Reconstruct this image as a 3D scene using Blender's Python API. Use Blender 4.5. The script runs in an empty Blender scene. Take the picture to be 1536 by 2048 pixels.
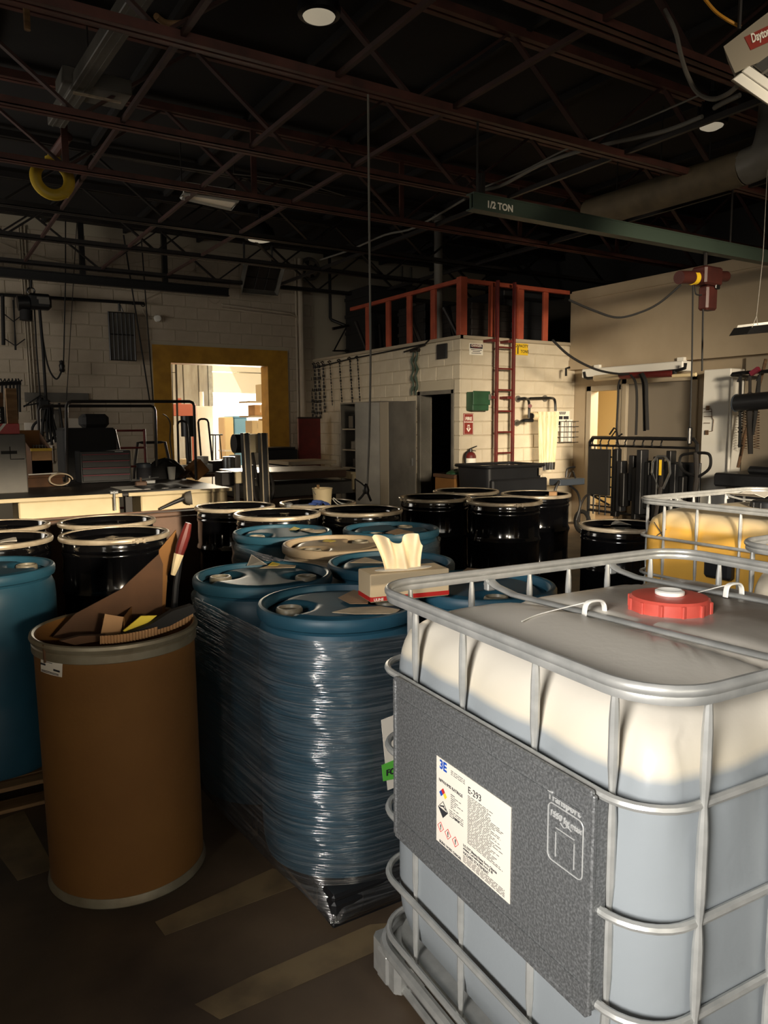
import bpy, bmesh, math, random
from math import sin, cos, pi, radians, sqrt
from mathutils import Vector as V, Matrix as M

random.seed(7)
C = bpy.context.scene.collection
SC = bpy.context.scene

# ------------------------------------------------------------------ camera
W_, H_, FPX = 1536, 2048, 1509.5
YAW, PITCH, ROLL, EYE = radians(31.94), radians(6.69), radians(-0.35), 1.604
fw = V((sin(YAW)*cos(PITCH), cos(YAW)*cos(PITCH), -sin(PITCH)))
rt0 = V((cos(YAW), -sin(YAW), 0)); up0 = rt0.cross(fw)
rt = rt0*cos(ROLL) + up0*sin(ROLL); up = up0*cos(ROLL) - rt0*sin(ROLL)
CAM = V((0, 0, EYE))
cd = bpy.data.cameras.new('camera'); cd.sensor_width = 36; cd.lens = FPX/H_*36
cd.clip_start = 0.02; cd.clip_end = 200
cam = bpy.data.objects.new('camera', cd); C.objects.link(cam)
cam.matrix_world = M(((rt.x, up.x, -fw.x, CAM.x), (rt.y, up.y, -fw.y, CAM.y), (rt.z, up.z, -fw.z, CAM.z), (0, 0, 0, 1)))
SC.camera = cam

# survey helpers: a pixel of the photograph met with a known plane of the building
def ray(x, y): return fw + rt*((x-W_/2)/FPX) - up*((y-H_/2)/FPX)
def ax(x, y, X): d = ray(x, y); return CAM + d*((X-CAM.x)/d.x)
def ay(x, y, Y): d = ray(x, y); return CAM + d*((Y-CAM.y)/d.y)
def az(x, y, Z): d = ray(x, y); return CAM + d*((Z-CAM.z)/d.z)

# ------------------------------------------------------------------ world, lights, exposure
SC.view_settings.view_transform = 'Standard'; SC.view_settings.look = 'None'
SC.view_settings.exposure = 0.0; SC.view_settings.gamma = 1.0
SC.view_settings.use_curve_mapping = False
wd = bpy.data.worlds.new('world'); SC.world = wd; wd.use_nodes = True
bg = wd.node_tree.nodes['Background']; bg.inputs[0].default_value = (1.0, 0.93, 0.80, 1); bg.inputs[1].default_value = 2.3

def area(name, loc, target, sx, sy, power, col, spread=180):
    l = bpy.data.lights.new(name, 'AREA'); l.shape = 'RECTANGLE'; l.size = sx; l.size_y = sy
    l.energy = power; l.color = col; l.spread = radians(spread)
    o = bpy.data.objects.new(name, l); C.objects.link(o); o.location = loc
    o.rotation_euler = (V(target)-V(loc)).to_track_quat('-Z', 'Y').to_euler(); return o
WARM = (1.0, 0.84, 0.62)
# daylight through the side window left of the camera, on the near tote
area('window_daylight_near', (-2.5, -0.75, 2.2), (1.15, 1.0, 0.88), 1.3, 1.2, 14.2, (1.0, 0.96, 0.91), 30)
# low sun through the high window band of the back wall: block storeroom and bulkhead
area('low_sun_far', (0.6, -5.6, 3.1), (8.25, 8.4, 1.35), 2.2, 1.2, 60, WARM, 20)
# the same low sun on the benches and drum tops, and on the yellow tote
area('low_sun_bench', (1.0, -5.6, 2.65), (1.4, 7.4, 0.66), 2.4, 0.4, 10.5, WARM, 6.4)
area('low_sun_tote', (-1.6, -5.6, 2.7), (3.9, 2.6, 1.08), 1.2, 0.4, 4.6, (1.0, 0.88, 0.72), 7)
# fill light added to lift the far wall and benches; no window known
area('added_fill_rear', (-2.5, 9.6, 2.4), (3.5, 11.2, 2.2), 2.4, 1.8, 46, (1.0, 0.93, 0.84), 170)
# far room: sun and sky
area('far_room_daylight', (7.6, 19.0, 2.6), (4.4, 13.4, 1.0), 2.4, 2.0, 1300, (1.0, 0.88, 0.68), 150)
area('office_lamp', (10.3, 7.5, 2.5), (9.9, 8.2, 0.0), 0.9, 0.9, 170, (1.0, 0.84, 0.58), 180)

# ------------------------------------------------------------------ materials
def lin(c): return tuple(((v/255)/12.92 if v/255 <= .04045 else ((v/255+.055)/1.055)**2.4) for v in c)
MT = {}
def mat(name, rgb, rough=.6, metal=0., nz=None, bump=None, coat=0., rgb2=None, emit=0., trans=None, spec=.5, aniso=None):
    m = bpy.data.materials.new(name); m.use_nodes = True; nt = m.node_tree; b = nt.nodes['Principled BSDF']
    b.inputs['Base Color'].default_value = (*lin(rgb), 1); b.inputs['Roughness'].default_value = rough
    b.inputs['Metallic'].default_value = metal; b.inputs['Coat Weight'].default_value = coat
    b.inputs['Specular IOR Level'].default_value = spec
    tc = None
    def tex(scale, st=(1, 1, 1), detail=6):
        nonlocal tc
        if tc is None: tc = nt.nodes.new('ShaderNodeTexCoord')
        mp = nt.nodes.new('ShaderNodeMapping'); mp.inputs['Scale'].default_value = st
        n = nt.nodes.new('ShaderNodeTexNoise'); n.inputs['Scale'].default_value = scale; n.inputs['Detail'].default_value = detail
        nt.links.new(tc.outputs['Object'], mp.inputs[0]); nt.links.new(mp.outputs[0], n.inputs['Vector']); return n
    if nz or rgb2:
        sc, lo, hi = (nz or (5, .35, .65))[:3]; st = nz[3] if nz and len(nz) > 3 else (1, 1, 1)
        n = tex(sc, st); r = nt.nodes.new('ShaderNodeValToRGB')
        r.color_ramp.elements[0].position = lo; r.color_ramp.elements[1].position = hi
        c2 = rgb2 or tuple(v*.75 for v in rgb)
        r.color_ramp.elements[0].color = (*lin(c2), 1); r.color_ramp.elements[1].color = (*lin(rgb), 1)
        nt.links.new(n.outputs[0], r.inputs[0]); nt.links.new(r.outputs[0], b.inputs['Base Color'])
    if bump:
        n = tex(bump[0], bump[2] if len(bump) > 2 else (1, 1, 1)); bp = nt.nodes.new('ShaderNodeBump')
        bp.inputs['Strength'].default_value = bump[1]; bp.inputs['Distance'].default_value = .01
        nt.links.new(n.outputs[0], bp.inputs['Height']); nt.links.new(bp.outputs[0], b.inputs['Normal'])
    if emit:
        b.inputs['Emission Color'].default_value = (*lin(rgb), 1); b.inputs['Emission Strength'].default_value = emit
    MT[name] = m; return m
mat('floor', (112, 94, 74), .55, nz=(1.5, .38, .66), rgb2=(66, 55, 46), bump=(9, .25))
mat('floor_paint', (140, 120, 88), .6, nz=(5, .35, .62), rgb2=(100, 84, 64))
mat('floor_patch', (140, 128, 106), .6, nz=(3, .35, .6), rgb2=(100, 90, 74))
mat('block', (206, 196, 176), .75, nz=(3, .3, .7), rgb2=(188, 176, 154), bump=(60, .25))
mat('mortar', (176, 166, 146), .9)
mat('block_far', (190, 178, 160), .75, nz=(2, .3, .7), rgb2=(168, 154, 134), bump=(60, .25))
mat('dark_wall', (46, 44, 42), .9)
mat('ceiling', (34, 31, 30), .9, nz=(2, .3, .7))
mat('rust_steel', (104, 62, 52), .6, nz=(5, .3, .7), rgb2=(70, 44, 38))
mat('rust_dark', (74, 46, 40), .7, nz=(5, .3, .7), rgb2=(54, 36, 32))
mat('sign_red', (134, 48, 40), .6)
mat('heater_body', (138, 130, 116), .6)
mat('dark_steel', (48, 44, 42), .5, .3, nz=(4, .3, .7))
mat('black_paint', (20, 20, 21), .4)
mat('black_gloss', (10, 10, 12), .12, coat=.6)
mat('black_matte', (22, 21, 21), .8)
mat('black_plastic', (30, 31, 34), .45, nz=(3, .3, .7))
mat('ring', (206, 192, 168), .32, .35, nz=(14, .3, .6), rgb2=(176, 158, 132))
mat('steel_bright', (206, 207, 205), .35, .4)
mat('steel', (178, 180, 180), .3, .9, nz=(8, .3, .7), rgb2=(142, 144, 145))
mat('galv', (198, 198, 194), .36, .5, nz=(18, .35, .65), rgb2=(176, 177, 174), bump=(40, .05))
mat('zinc_plate', (150, 152, 153), .42, .55, nz=(190, .42, .66), rgb2=(112, 114, 115), bump=(160, .2))
mat('blue_drum', (44, 90, 111), .45, nz=(5, .3, .7), rgb2=(34, 74, 93), bump=(18, .05))
mat('white_drum', (196, 176, 146), .4, nz=(5, .3, .7), rgb2=(170, 150, 122))
mat('bung', (150, 142, 122), .4, nz=(20, .3, .7))
mat('kraft', (128, 87, 37), .8, nz=(3, .3, .7), rgb2=(114, 75, 30), bump=(80, .1))
mat('kraft_dark', (92, 62, 38), .85, nz=(6, .3, .7))
mat('card', (186, 146, 104), .8, nz=(9, .3, .7), rgb2=(170, 130, 90))
mat('fiber_ring', (158, 150, 130), .45, .4, nz=(8, .3, .7), rgb2=(116, 104, 82))
mat('paper', (228, 220, 206), .8)
mat('paper_warm', (224, 204, 172), .8, nz=(8, .3, .7))
mat('brown_paper', (150, 122, 92), .8)
mat('tissue', (240, 224, 192), .9, nz=(12, .3, .7), rgb2=(228, 208, 170), bump=(30, .15))
mat('carton', (204, 184, 150), .7)
mat('red', (186, 30, 28), .45)
mat('red_cap', (206, 88, 74), .4, nz=(12, .3, .7), rgb2=(188, 74, 62))
mat('red_dark', (110, 34, 30), .5, nz=(7, .3, .7))
mat('orange_rail', (178, 84, 58), .6, nz=(5, .3, .7), rgb2=(150, 66, 46))
mat('white', (232, 230, 222), .5)
mat('white_plastic', (236, 234, 226), .35)
mat('cream', (226, 208, 168), .55, nz=(4, .3, .7), rgb2=(210, 190, 148))
mat('beige_box', (196, 178, 146), .6)
mat('wall_panel', (176, 160, 136), .7, nz=(2, .3, .7), rgb2=(166, 150, 126))
mat('peg', (150, 138, 120), .8, nz=(40, .4, .6), rgb2=(120, 108, 92))
mat('door_grey', (118, 110, 98), .6)
mat('cab_grey', (112, 108, 100), .5, nz=(3, .3, .7))
mat('trim', (170, 158, 138), .6)
mat('yellow_frame', (190, 142, 44), .6, nz=(5, .3, .7), rgb2=(160, 116, 34))
mat('yellow', (226, 186, 40), .5)
mat('yellow_ring', (196, 164, 46), .45)
mat('green', (44, 84, 56), .5, nz=(5, .3, .7))
mat('green_beam', (62, 76, 66), .55)
mat('sticker_green', (96, 190, 70), .6)
mat('blue_rag', (60, 84, 150), .9)
mat('blue_steel', (58, 65, 74), .5)
mat('brown_steel', (112, 84, 66), .6, nz=(5, .3, .7))
mat('wood', (150, 118, 80), .8, nz=(4, .3, .7, (1, 8, 8)), rgb2=(112, 84, 54))
mat('wood_old', (112, 84, 60), .85, nz=(4, .3, .7, (1, 8, 8)), rgb2=(76, 56, 40))
mat('rubber', (18, 18, 18), .7)
mat('cable_grey', (120, 116, 108), .6)
mat('cable_orange', (196, 138, 40), .6)
mat('ink', (40, 40, 46), .8)
mat('ink_blue', (24, 74, 176), .6)
mat('ink_red', (196, 42, 40), .6)
mat('ink_yellow', (232, 206, 60), .6)
mat('ink_white', (236, 232, 220), .6)
mat('lens', (222, 214, 196), .35)
mat('lamp_lens', (226, 212, 184), .35, emit=.34)
mat('chest_black', (12, 12, 13), .5)
mat('far_red', (206, 120, 104), .6)
mat('hoist_red', (74, 34, 29), .5, nz=(7, .3, .7))
mat('duct_tan', (96, 84, 64), .7, nz=(5, .3, .7))
mat('reflector', (198, 198, 196), .22, .9)
mat('film', (236, 220, 184), .5, nz=(6, .3, .7, (6, 6, 1)), rgb2=(214, 192, 148))
mat('far_panel', (170, 164, 152), .8, nz=(3, .3, .7, (3, 3, .6)), rgb2=(140, 132, 120))
mat('far_white', (236, 230, 214), .7)
mat('far_blue', (110, 170, 220), .5)
mat('far_foam', (236, 220, 180), .8)
mat('office_wall', (240, 216, 160), .7)
mat('bag', (214, 216, 214), .35)
mat('purple_red', (120, 30, 50), .5)

def glassy(name, haze=.1, gl=.35, st=(3, 3, 130), strength=1.0):
    m = bpy.data.materials.new(name); m.use_nodes = True; nt = m.node_tree; nt.nodes.clear()
    o = nt.nodes.new('ShaderNodeOutputMaterial'); t = nt.nodes.new('ShaderNodeBsdfTransparent')
    g = nt.nodes.new('ShaderNodeBsdfGlossy'); g.inputs['Roughness'].default_value = .16; g.inputs['Color'].default_value = (.95, .93, .9, 1)
    d = nt.nodes.new('ShaderNodeBsdfDiffuse'); d.inputs['Color'].default_value = (.6, .62, .64, 1)
    tc = nt.nodes.new('ShaderNodeTexCoord'); mp = nt.nodes.new('ShaderNodeMapping'); mp.inputs['Scale'].default_value = st
    n = nt.nodes.new('ShaderNodeTexNoise'); n.inputs['Scale'].default_value = 1.0; n.inputs['Detail'].default_value = 3; n.inputs['Distortion'].default_value = 1.2
    bp = nt.nodes.new('ShaderNodeBump'); bp.inputs['Strength'].default_value = strength; bp.inputs['Distance'].default_value = .006
    nt.links.new(tc.outputs['Object'], mp.inputs[0]); nt.links.new(mp.outputs[0], n.inputs['Vector'])
    nt.links.new(n.outputs[0], bp.inputs['Height']); nt.links.new(bp.outputs[0], g.inputs['Normal'])
    m1 = nt.nodes.new('ShaderNodeMixShader'); m2 = nt.nodes.new('ShaderNodeMixShader')
    lw = nt.nodes.new('ShaderNodeLayerWeight'); lw.inputs[0].default_value = gl; nt.links.new(bp.outputs[0], lw.inputs['Normal'])
    ma = nt.nodes.new('ShaderNodeMath'); ma.operation = 'MULTIPLY_ADD'; ma.inputs[1].default_value = .7; ma.inputs[2].default_value = .10
    nt.links.new(lw.outputs['Fresnel'], ma.inputs[0])
    r = nt.nodes.new('ShaderNodeValToRGB'); r.color_ramp.elements[0].position = .45; r.color_ramp.elements[1].position = .75
    r.color_ramp.elements[0].color = (haze*.4,)*3 + (1,); r.color_ramp.elements[1].color = (haze*2.2,)*3 + (1,)
    nt.links.new(n.outputs[0], r.inputs[0])
    nt.links.new(r.outputs[0], m1.inputs[0]); nt.links.new(t.outputs[0], m1.inputs[1]); nt.links.new(d.outputs[0], m1.inputs[2])
    nt.links.new(ma.outputs[0], m2.inputs[0]); nt.links.new(m1.outputs[0], m2.inputs[1]); nt.links.new(g.outputs[0], m2.inputs[2])
    nt.links.new(m2.outputs[0], o.inputs[0]); MT[name] = m; return m
glassy('stretch_wrap', .08, .34, (2.2, 2.2, 105), 1.0)
glassy('thin_film', .25, .3, (20, 20, 20), .6)

def tank_mat(name, top, liquid, level, dirt, band=(206, 197, 178)):
    """milky plastic: the liquid shows through below its level; grime on the top deck"""
    m = bpy.data.materials.new(name); m.use_nodes = True; nt = m.node_tree; b = nt.nodes['Principled BSDF']
    b.inputs['Roughness'].default_value = .34; b.inputs['Subsurface Weight'].default_value = .0
    tc = nt.nodes.new('ShaderNodeTexCoord'); sx = nt.nodes.new('ShaderNodeSeparateXYZ'); nt.links.new(tc.outputs['Object'], sx.inputs[0])
    n = nt.nodes.new('ShaderNodeTexNoise'); n.inputs['Scale'].default_value = 3; n.inputs['Detail'].default_value = 5
    nt.links.new(tc.outputs['Object'], n.inputs['Vector'])
    a = nt.nodes.new('ShaderNodeMath'); a.operation = 'MULTIPLY_ADD'; a.inputs[1].default_value = .008; nt.links.new(n.outputs[0], a.inputs[0]); nt.links.new(sx.outputs[2], a.inputs[2])
    r = nt.nodes.new('ShaderNodeValToRGB'); e = r.color_ramp.elements
    L = level+.004
    e[0].position = (L-.012)/2; e[0].color = (*lin(liquid), 1); e[1].position = (L+.11)/2; e[1].color = (*lin(top), 1)
    k = e.new((L+.008)/2); k.color = (*lin(band), 1)
    hf = nt.nodes.new('ShaderNodeMath'); hf.operation = 'MULTIPLY'; hf.inputs[1].default_value = .5; nt.links.new(a.outputs[0], hf.inputs[0]); nt.links.new(hf.outputs[0], r.inputs[0])
    # grime: up-facing deck away from the front bay, plus smears
    geo = nt.nodes.new('ShaderNodeNewGeometry'); sn = nt.nodes.new('ShaderNodeSeparateXYZ'); nt.links.new(geo.outputs['Normal'], sn.inputs[0])
    n2 = nt.nodes.new('ShaderNodeTexNoise'); n2.inputs['Scale'].default_value = 6; n2.inputs['Detail'].default_value = 8
    mp = nt.nodes.new('ShaderNodeMapping'); mp.inputs['Scale'].default_value = (1, .35, 1); nt.links.new(tc.outputs['Object'], mp.inputs[0]); nt.links.new(mp.outputs[0], n2.inputs['Vector'])
    xx = nt.nodes.new('ShaderNodeMath'); xx.operation = 'MULTIPLY_ADD'; xx.inputs[1].default_value = .35; nt.links.new(n2.outputs[0], xx.inputs[0]); nt.links.new(sx.outputs[0], xx.inputs[2])
    mr = nt.nodes.new('ShaderNodeMapRange'); mr.inputs[1].default_value = .64; mr.inputs[2].default_value = .90; nt.links.new(xx.outputs[0], mr.inputs[0])
    mz = nt.nodes.new('ShaderNodeMapRange'); mz.inputs[1].default_value = .55; mz.inputs[2].default_value = .9; nt.links.new(sn.outputs[2], mz.inputs[0])
    mm = nt.nodes.new('ShaderNodeMath'); mm.operation = 'MULTIPLY'; nt.links.new(mr.outputs[0], mm.inputs[0]); nt.links.new(mz.outputs[0], mm.inputs[1])
    ms = nt.nodes.new('ShaderNodeMath'); ms.operation = 'MULTIPLY'; ms.inputs[1].default_value = dirt; nt.links.new(mm.outputs[0], ms.inputs[0])
    mx = nt.nodes.new('ShaderNodeMixRGB'); nt.links.new(ms.outputs[0], mx.inputs[0]); nt.links.new(r.outputs[0], mx.inputs[1])
    mx.inputs[2].default_value = (*lin((108, 97, 86)), 1)
    nt.links.new(mx.outputs[0], b.inputs['Base Color'])
    n3 = nt.nodes.new('ShaderNodeTexNoise'); n3.inputs['Scale'].default_value = 45; nt.links.new(tc.outputs['Object'], n3.inputs['Vector'])
    bp = nt.nodes.new('ShaderNodeBump'); bp.inputs['Strength'].default_value = .06; bp.inputs['Distance'].default_value = .01
    nt.links.new(n3.outputs[0], bp.inputs['Height']); nt.links.new(bp.outputs[0], b.inputs['Normal'])
    MT[name] = m
tank_mat('tank_grey', (212, 206, 195), (142, 148, 152), .985, .92)
tank_mat('tank_yellow', (210, 196, 168), (214, 164, 72), 1.012, .1, (218, 184, 120))
tank_mat('tank_plain', (206, 196, 176), (190, 182, 164), .6, .4)

# ------------------------------------------------------------------ mesh helpers
ROOT = {}
class MB:
    def __init__(s): s.v = []; s.f = []
    def add(s, vs, fs):
        o = len(s.v); s.v += [V(p) for p in vs]; s.f += [tuple(i+o for i in f) for f in fs]; return s
    def box(s, lo, hi, b=0., R=None):
        lo = V(lo); hi = V(hi); c = (lo+hi)/2; h = (hi-lo)/2; h = V((abs(h.x), abs(h.y), abs(h.z)))
        vs = []; fs = []
        if b <= 0:
            vs = [V((x*h.x, y*h.y, z*h.z)) for x in (-1, 1) for y in (-1, 1) for z in (-1, 1)]
            fs = [(0, 1, 3, 2), (4, 6, 7, 5), (0, 4, 5, 1), (2, 3, 7, 6), (0, 2, 6, 4), (1, 5, 7, 3)]
        else:
            b = min(b, h.x*.9, h.y*.9, h.z*.9); ix = {}
            for x in (-1, 1):
                for y in (-1, 1):
                    for z in (-1, 1):
                        for k in range(3):
                            p = [x*(h.x-b), y*(h.y-b), z*(h.z-b)]; p[k] += (x, y, z)[k]*b
                            ix[x, y, z, k] = len(vs); vs.append(V(p))
            for k in range(3):
                a, c2 = [i for i in range(3) if i != k]
                for sg in (-1, 1):
                    q = []
                    for (u, w) in ((-1, -1), (1, -1), (1, 1), (-1, 1)):
                        t = [0, 0, 0]; t[k] = sg; t[a] = u; t[c2] = w; q.append(ix[(*t, k)])
                    if (sg > 0) == (k == 1): q.reverse()
                    fs.append(tuple(q))
                    for sg2 in (-1, 1):
                        pass
            for k in range(3):      # edge chamfers along axis k
                a, c2 = [i for i in range(3) if i != k]
                for u in (-1, 1):
                    for w in (-1, 1):
                        t0 = [0, 0, 0]; t0[k] = -1; t0[a] = u; t0[c2] = w; t1 = list(t0); t1[k] = 1
                        fs.append((ix[(*t0, a)], ix[(*t1, a)], ix[(*t1, c2)], ix[(*t0, c2)]))
            for x in (-1, 1):
                for y in (-1, 1):
                    for z in (-1, 1): fs.append((ix[x, y, z, 0], ix[x, y, z, 1], ix[x, y, z, 2]))
        if R is not None: vs = [R @ p for p in vs]
        return s.add([p+c for p in vs], fs)
    def bar(s, p, q, w, h, upv=(0, 0, 1), b=0):
        """rectangular bar from p to q, w wide, h high"""
        p = V(p); q = V(q); d = q-p; L = d.length; d.normalize(); u = V(upv)
        if abs(d.dot(u)) > .99: u = V((1, 0, 0))
        x = d.cross(u).normalized(); z = x.cross(d)
        R = M((x, d, z)).transposed(); k = MB().box((-w/2, -L/2, -h/2), (w/2, L/2, h/2), b)
        return s.add([R @ v+(p+q)/2 for v in k.v], k.f)
    def tube(s, path, r, n=8, closed=False, flat=None):
        P = [V(p) for p in path]; N = len(P); rr = r if isinstance(r, (list, tuple)) else [r]*N
        vs = []; fs = []; prev = None
        for i in range(N):
            if closed: t = (P[(i+1) % N]-P[i-1])
            else: t = P[min(i+1, N-1)]-P[max(i-1, 0)]
            t.normalize()
            if prev is None:
                a = V((0, 0, 1)) if abs(t.z) < .9 else V((1, 0, 0)); x = t.cross(a).normalized()
            else: x = (prev-t*prev.dot(t)).normalized()
            prev = x; y = t.cross(x)
            for k in range(n):
                an = 2*pi*k/n
                if flat: vs.append(P[i]+x*cos(an)*flat[0]+y*sin(an)*flat[1])
                else: vs.append(P[i]+(x*cos(an)+y*sin(an))*rr[i])
        for i in range(N if closed else N-1):
            j = (i+1) % N
            for k in range(n):
                l = (k+1) % n; fs.append((i*n+k, i*n+l, j*n+l, j*n+k))
        if not closed: fs.append(tuple(range(n))[::-1]); fs.append(tuple((N-1)*n+k for k in range(n)))
        return s.add(vs, fs)
    def lathe(s, prof, c=(0, 0, 0), n=40, Rm=None, close=True):
        vs = []; fs = []; rows = []
        for (r, z) in prof:
            if r < 1e-6: rows.append([len(vs)]); vs.append(V((0, 0, z)))
            else:
                rows.append(list(range(len(vs), len(vs)+n)))
                vs += [V((r*cos(2*pi*k/n), r*sin(2*pi*k/n), z)) for k in range(n)]
        for a, b in zip(rows, rows[1:]):
            for k in range(n):
                l = (k+1) % n
                if len(a) == 1 and len(b) == 1: continue
                if len(a) == 1: fs.append((a[0], b[l], b[k]))
                elif len(b) == 1: fs.append((a[k], a[l], b[0]))
                else: fs.append((a[k], a[l], b[l], b[k]))
        if Rm is not None: vs = [Rm @ v for v in vs]
        return s.add([v+V(c) for v in vs], fs)
    def cyl(s, p, q, r, n=16, r2=None):
        p = V(p); q = V(q); d = q-p; Rm = d.to_track_quat('Z', 'Y').to_matrix(); r2 = r if r2 is None else r2
        return s.lathe([(0, 0), (r, 0), (r2, d.length), (0, d.length)], p, n, Rm)
    def prism(s, pts, h):
        """polygon (3d points, planar) pushed by vector h"""
        n = len(pts); P = [V(p) for p in pts]; h = V(h)
        return s.add(P+[p+h for p in P], [tuple(range(n))[::-1], tuple(range(n, 2*n))]+[(i, (i+1) % n, n+(i+1) % n, n+i) for i in range(n)])
    def sheet(s, fn, nu, nv, th):
        """thin sheet with thickness: fn(u,v)->point, offset along local normal"""
        P = [[V(fn(i/nu, j/nv)) for j in range(nv+1)] for i in range(nu+1)]; vs = []; fs = []
        def nrm(i, j):
            a = P[min(i+1, nu)][j]-P[max(i-1, 0)][j]; b = P[i][min(j+1, nv)]-P[i][max(j-1, 0)]
            n = a.cross(b); return n.normalized() if n.length > 0 else V((0, 0, 1))
        for sd in (0, 1):
            for i in range(nu+1):
                for j in range(nv+1): vs.append(P[i][j]+nrm(i, j)*th*sd)
        k = (nu+1)*(nv+1); ID = lambda sd, i, j: sd*k+i*(nv+1)+j
        for i in range(nu):
            for j in range(nv):
                fs.append((ID(1, i, j), ID(1, i+1, j), ID(1, i+1, j+1), ID(1, i, j+1)))
                fs.append((ID(0, i, j), ID(0, i, j+1), ID(0, i+1, j+1), ID(0, i+1, j)))
        for i in range(nu):
            fs.append((ID(0, i, 0), ID(0, i+1, 0), ID(1, i+1, 0), ID(1, i, 0))); fs.append((ID(0, i+1, nv), ID(0, i, nv), ID(1, i, nv), ID(1, i+1, nv)))
        for j in range(nv):
            fs.append((ID(0, 0, j+1), ID(0, 0, j), ID(1, 0, j), ID(1, 0, j+1))); fs.append((ID(0, nu, j), ID(0, nu, j+1), ID(1, nu, j+1), ID(1, nu, j)))
        return s.add(vs, fs)
    def mesh(s, name, Mi=None, fix=True, ang=35):
        me = bpy.data.meshes.new(name); vs = s.v if Mi is None else [Mi @ v for v in s.v]
        me.from_pydata([tuple(v) for v in vs], [], s.f)
        if fix:
            bm = bmesh.new(); bm.from_mesh(me); bmesh.ops.recalc_face_normals(bm, faces=bm.faces); bm.to_mesh(me); bm.free()
        me.polygons.foreach_set('use_smooth', [True]*len(me.polygons)); me.set_sharp_from_angle(angle=radians(ang)); me.update(); return me

def thing(name, label, cat, loc=(0, 0, 0), rz=0, group=None):
    o = bpy.data.objects.new(name, None); C.objects.link(o); o.empty_display_size = .1
    o.location = loc; o.rotation_euler = (0, 0, rz); o['label'] = label; o['category'] = cat
    if group: o['group'] = group
    ROOT[o] = M.LocRotScale(V(loc), M.Rotation(rz, 3, 'Z'), None); return o
def part(name, mb, m, parent, local=False, label=None, ang=35, stuff=False):
    """a part mesh; given in world coordinates unless local (nested parts use the root's frame)"""
    r = parent
    while r.parent: r = r.parent
    Mi = None if local or r not in ROOT else ROOT[r].inverted()
    me = mb.mesh(name, Mi, ang=ang); me.materials.append(MT[m]); o = bpy.data.objects.new(name, me); C.objects.link(o); o.parent = parent
    if label: o['label'] = label
    if stuff: o['kind'] = 'stuff'
    return o
def solo(name, mb, m, label, cat, loc=None, group=None, ang=35, stuff=False):
    if loc is None:
        z = min(v.z for v in mb.v); loc = (sum(v.x for v in mb.v)/len(mb.v), sum(v.y for v in mb.v)/len(mb.v), z)
    me = mb.mesh(name, M.Translation(-V(loc)), ang=ang); me.materials.append(MT[m]); o = bpy.data.objects.new(name, me); C.objects.link(o)
    o.location = loc; ROOT[o] = M.Translation(V(loc)); o['label'] = label; o['category'] = cat
    if group: o['group'] = group
    if stuff: o['kind'] = 'stuff'
    return o
def struct(name, mb, m, parent=None):
    me = mb.mesh(name); me.materials.append(MT[m]); o = bpy.data.objects.new(name, me); C.objects.link(o)
    if parent: o.parent = parent
    else: o['kind'] = 'structure'
    return o
def copy_tree(o, parent=None):
    c = o.copy(); C.objects.link(c)
    if parent: c.parent = parent
    for ch in list(o.children): copy_tree(ch, c)
    return c
def text(name, s, size, m, parent, org, xd, yd, off=0., align='LEFT', ext=.0006, squeeze=1.):
    cu = bpy.data.curves.new(name, 'FONT'); cu.body = s; cu.size = size; cu.extrude = ext; cu.offset = off; cu.align_x = align; cu.resolution_u = 3
    t = bpy.data.objects.new(name, cu); C.objects.link(t); dg = bpy.context.evaluated_depsgraph_get()
    me = bpy.data.meshes.new_from_object(t.evaluated_get(dg)); bpy.data.objects.remove(t); bpy.data.curves.remove(cu)
    xd = V(xd).normalized(); yd = V(yd).normalized(); zd = xd.cross(yd)
    T = M(((xd.x*squeeze, yd.x, zd.x, org[0]), (xd.y*squeeze, yd.y, zd.y, org[1]), (xd.z*squeeze, yd.z, zd.z, org[2]), (0, 0, 0, 1)))
    r = parent
    while r.parent: r = r.parent
    me.transform(ROOT[r].inverted() @ T if r in ROOT else T); me.materials.clear(); me.materials.append(MT[m]); me.name = name
    o = bpy.data.objects.new(name, me); C.objects.link(o); o.parent = parent; return o
def arc(c, r, a0, a1, n, ux, uy): return [V(c)+V(ux)*r*cos(a0+(a1-a0)*i/n)+V(uy)*r*sin(a0+(a1-a0)*i/n) for i in range(n+1)]
def sag(p, q, d, n=14): p = V(p); q = V(q); return [p.lerp(q, i/n)-V((0, 0, d*4*(i/n)*(1-i/n))) for i in range(n+1)]
def rrect(x0, y0, x1, y1, r, z, n=8):
    o = []
    for (cx, cy, a) in ((x1-r, y1-r, 0), (x0+r, y1-r, pi/2), (x0+r, y0+r, pi), (x1-r, y0+r, 1.5*pi)):
        o += [V((cx+r*cos(a+pi/2*i/n), cy+r*sin(a+pi/2*i/n), z)) for i in range(n+1)]
    return o
def smooth(pts, k=6):
    """Catmull-Rom through the points"""
    P = [V(p) for p in pts]; o = []
    for i in range(len(P)-1):
        a, b, c, d = P[max(i-1, 0)], P[i], P[i+1], P[min(i+2, len(P)-1)]
        for j in range(k):
            t = j/k; o.append(.5*((2*b)+(c-a)*t+(2*a-5*b+4*c-d)*t*t+(3*b-a-3*c+d)*t**3))
    return o+[P[-1]]
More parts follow.
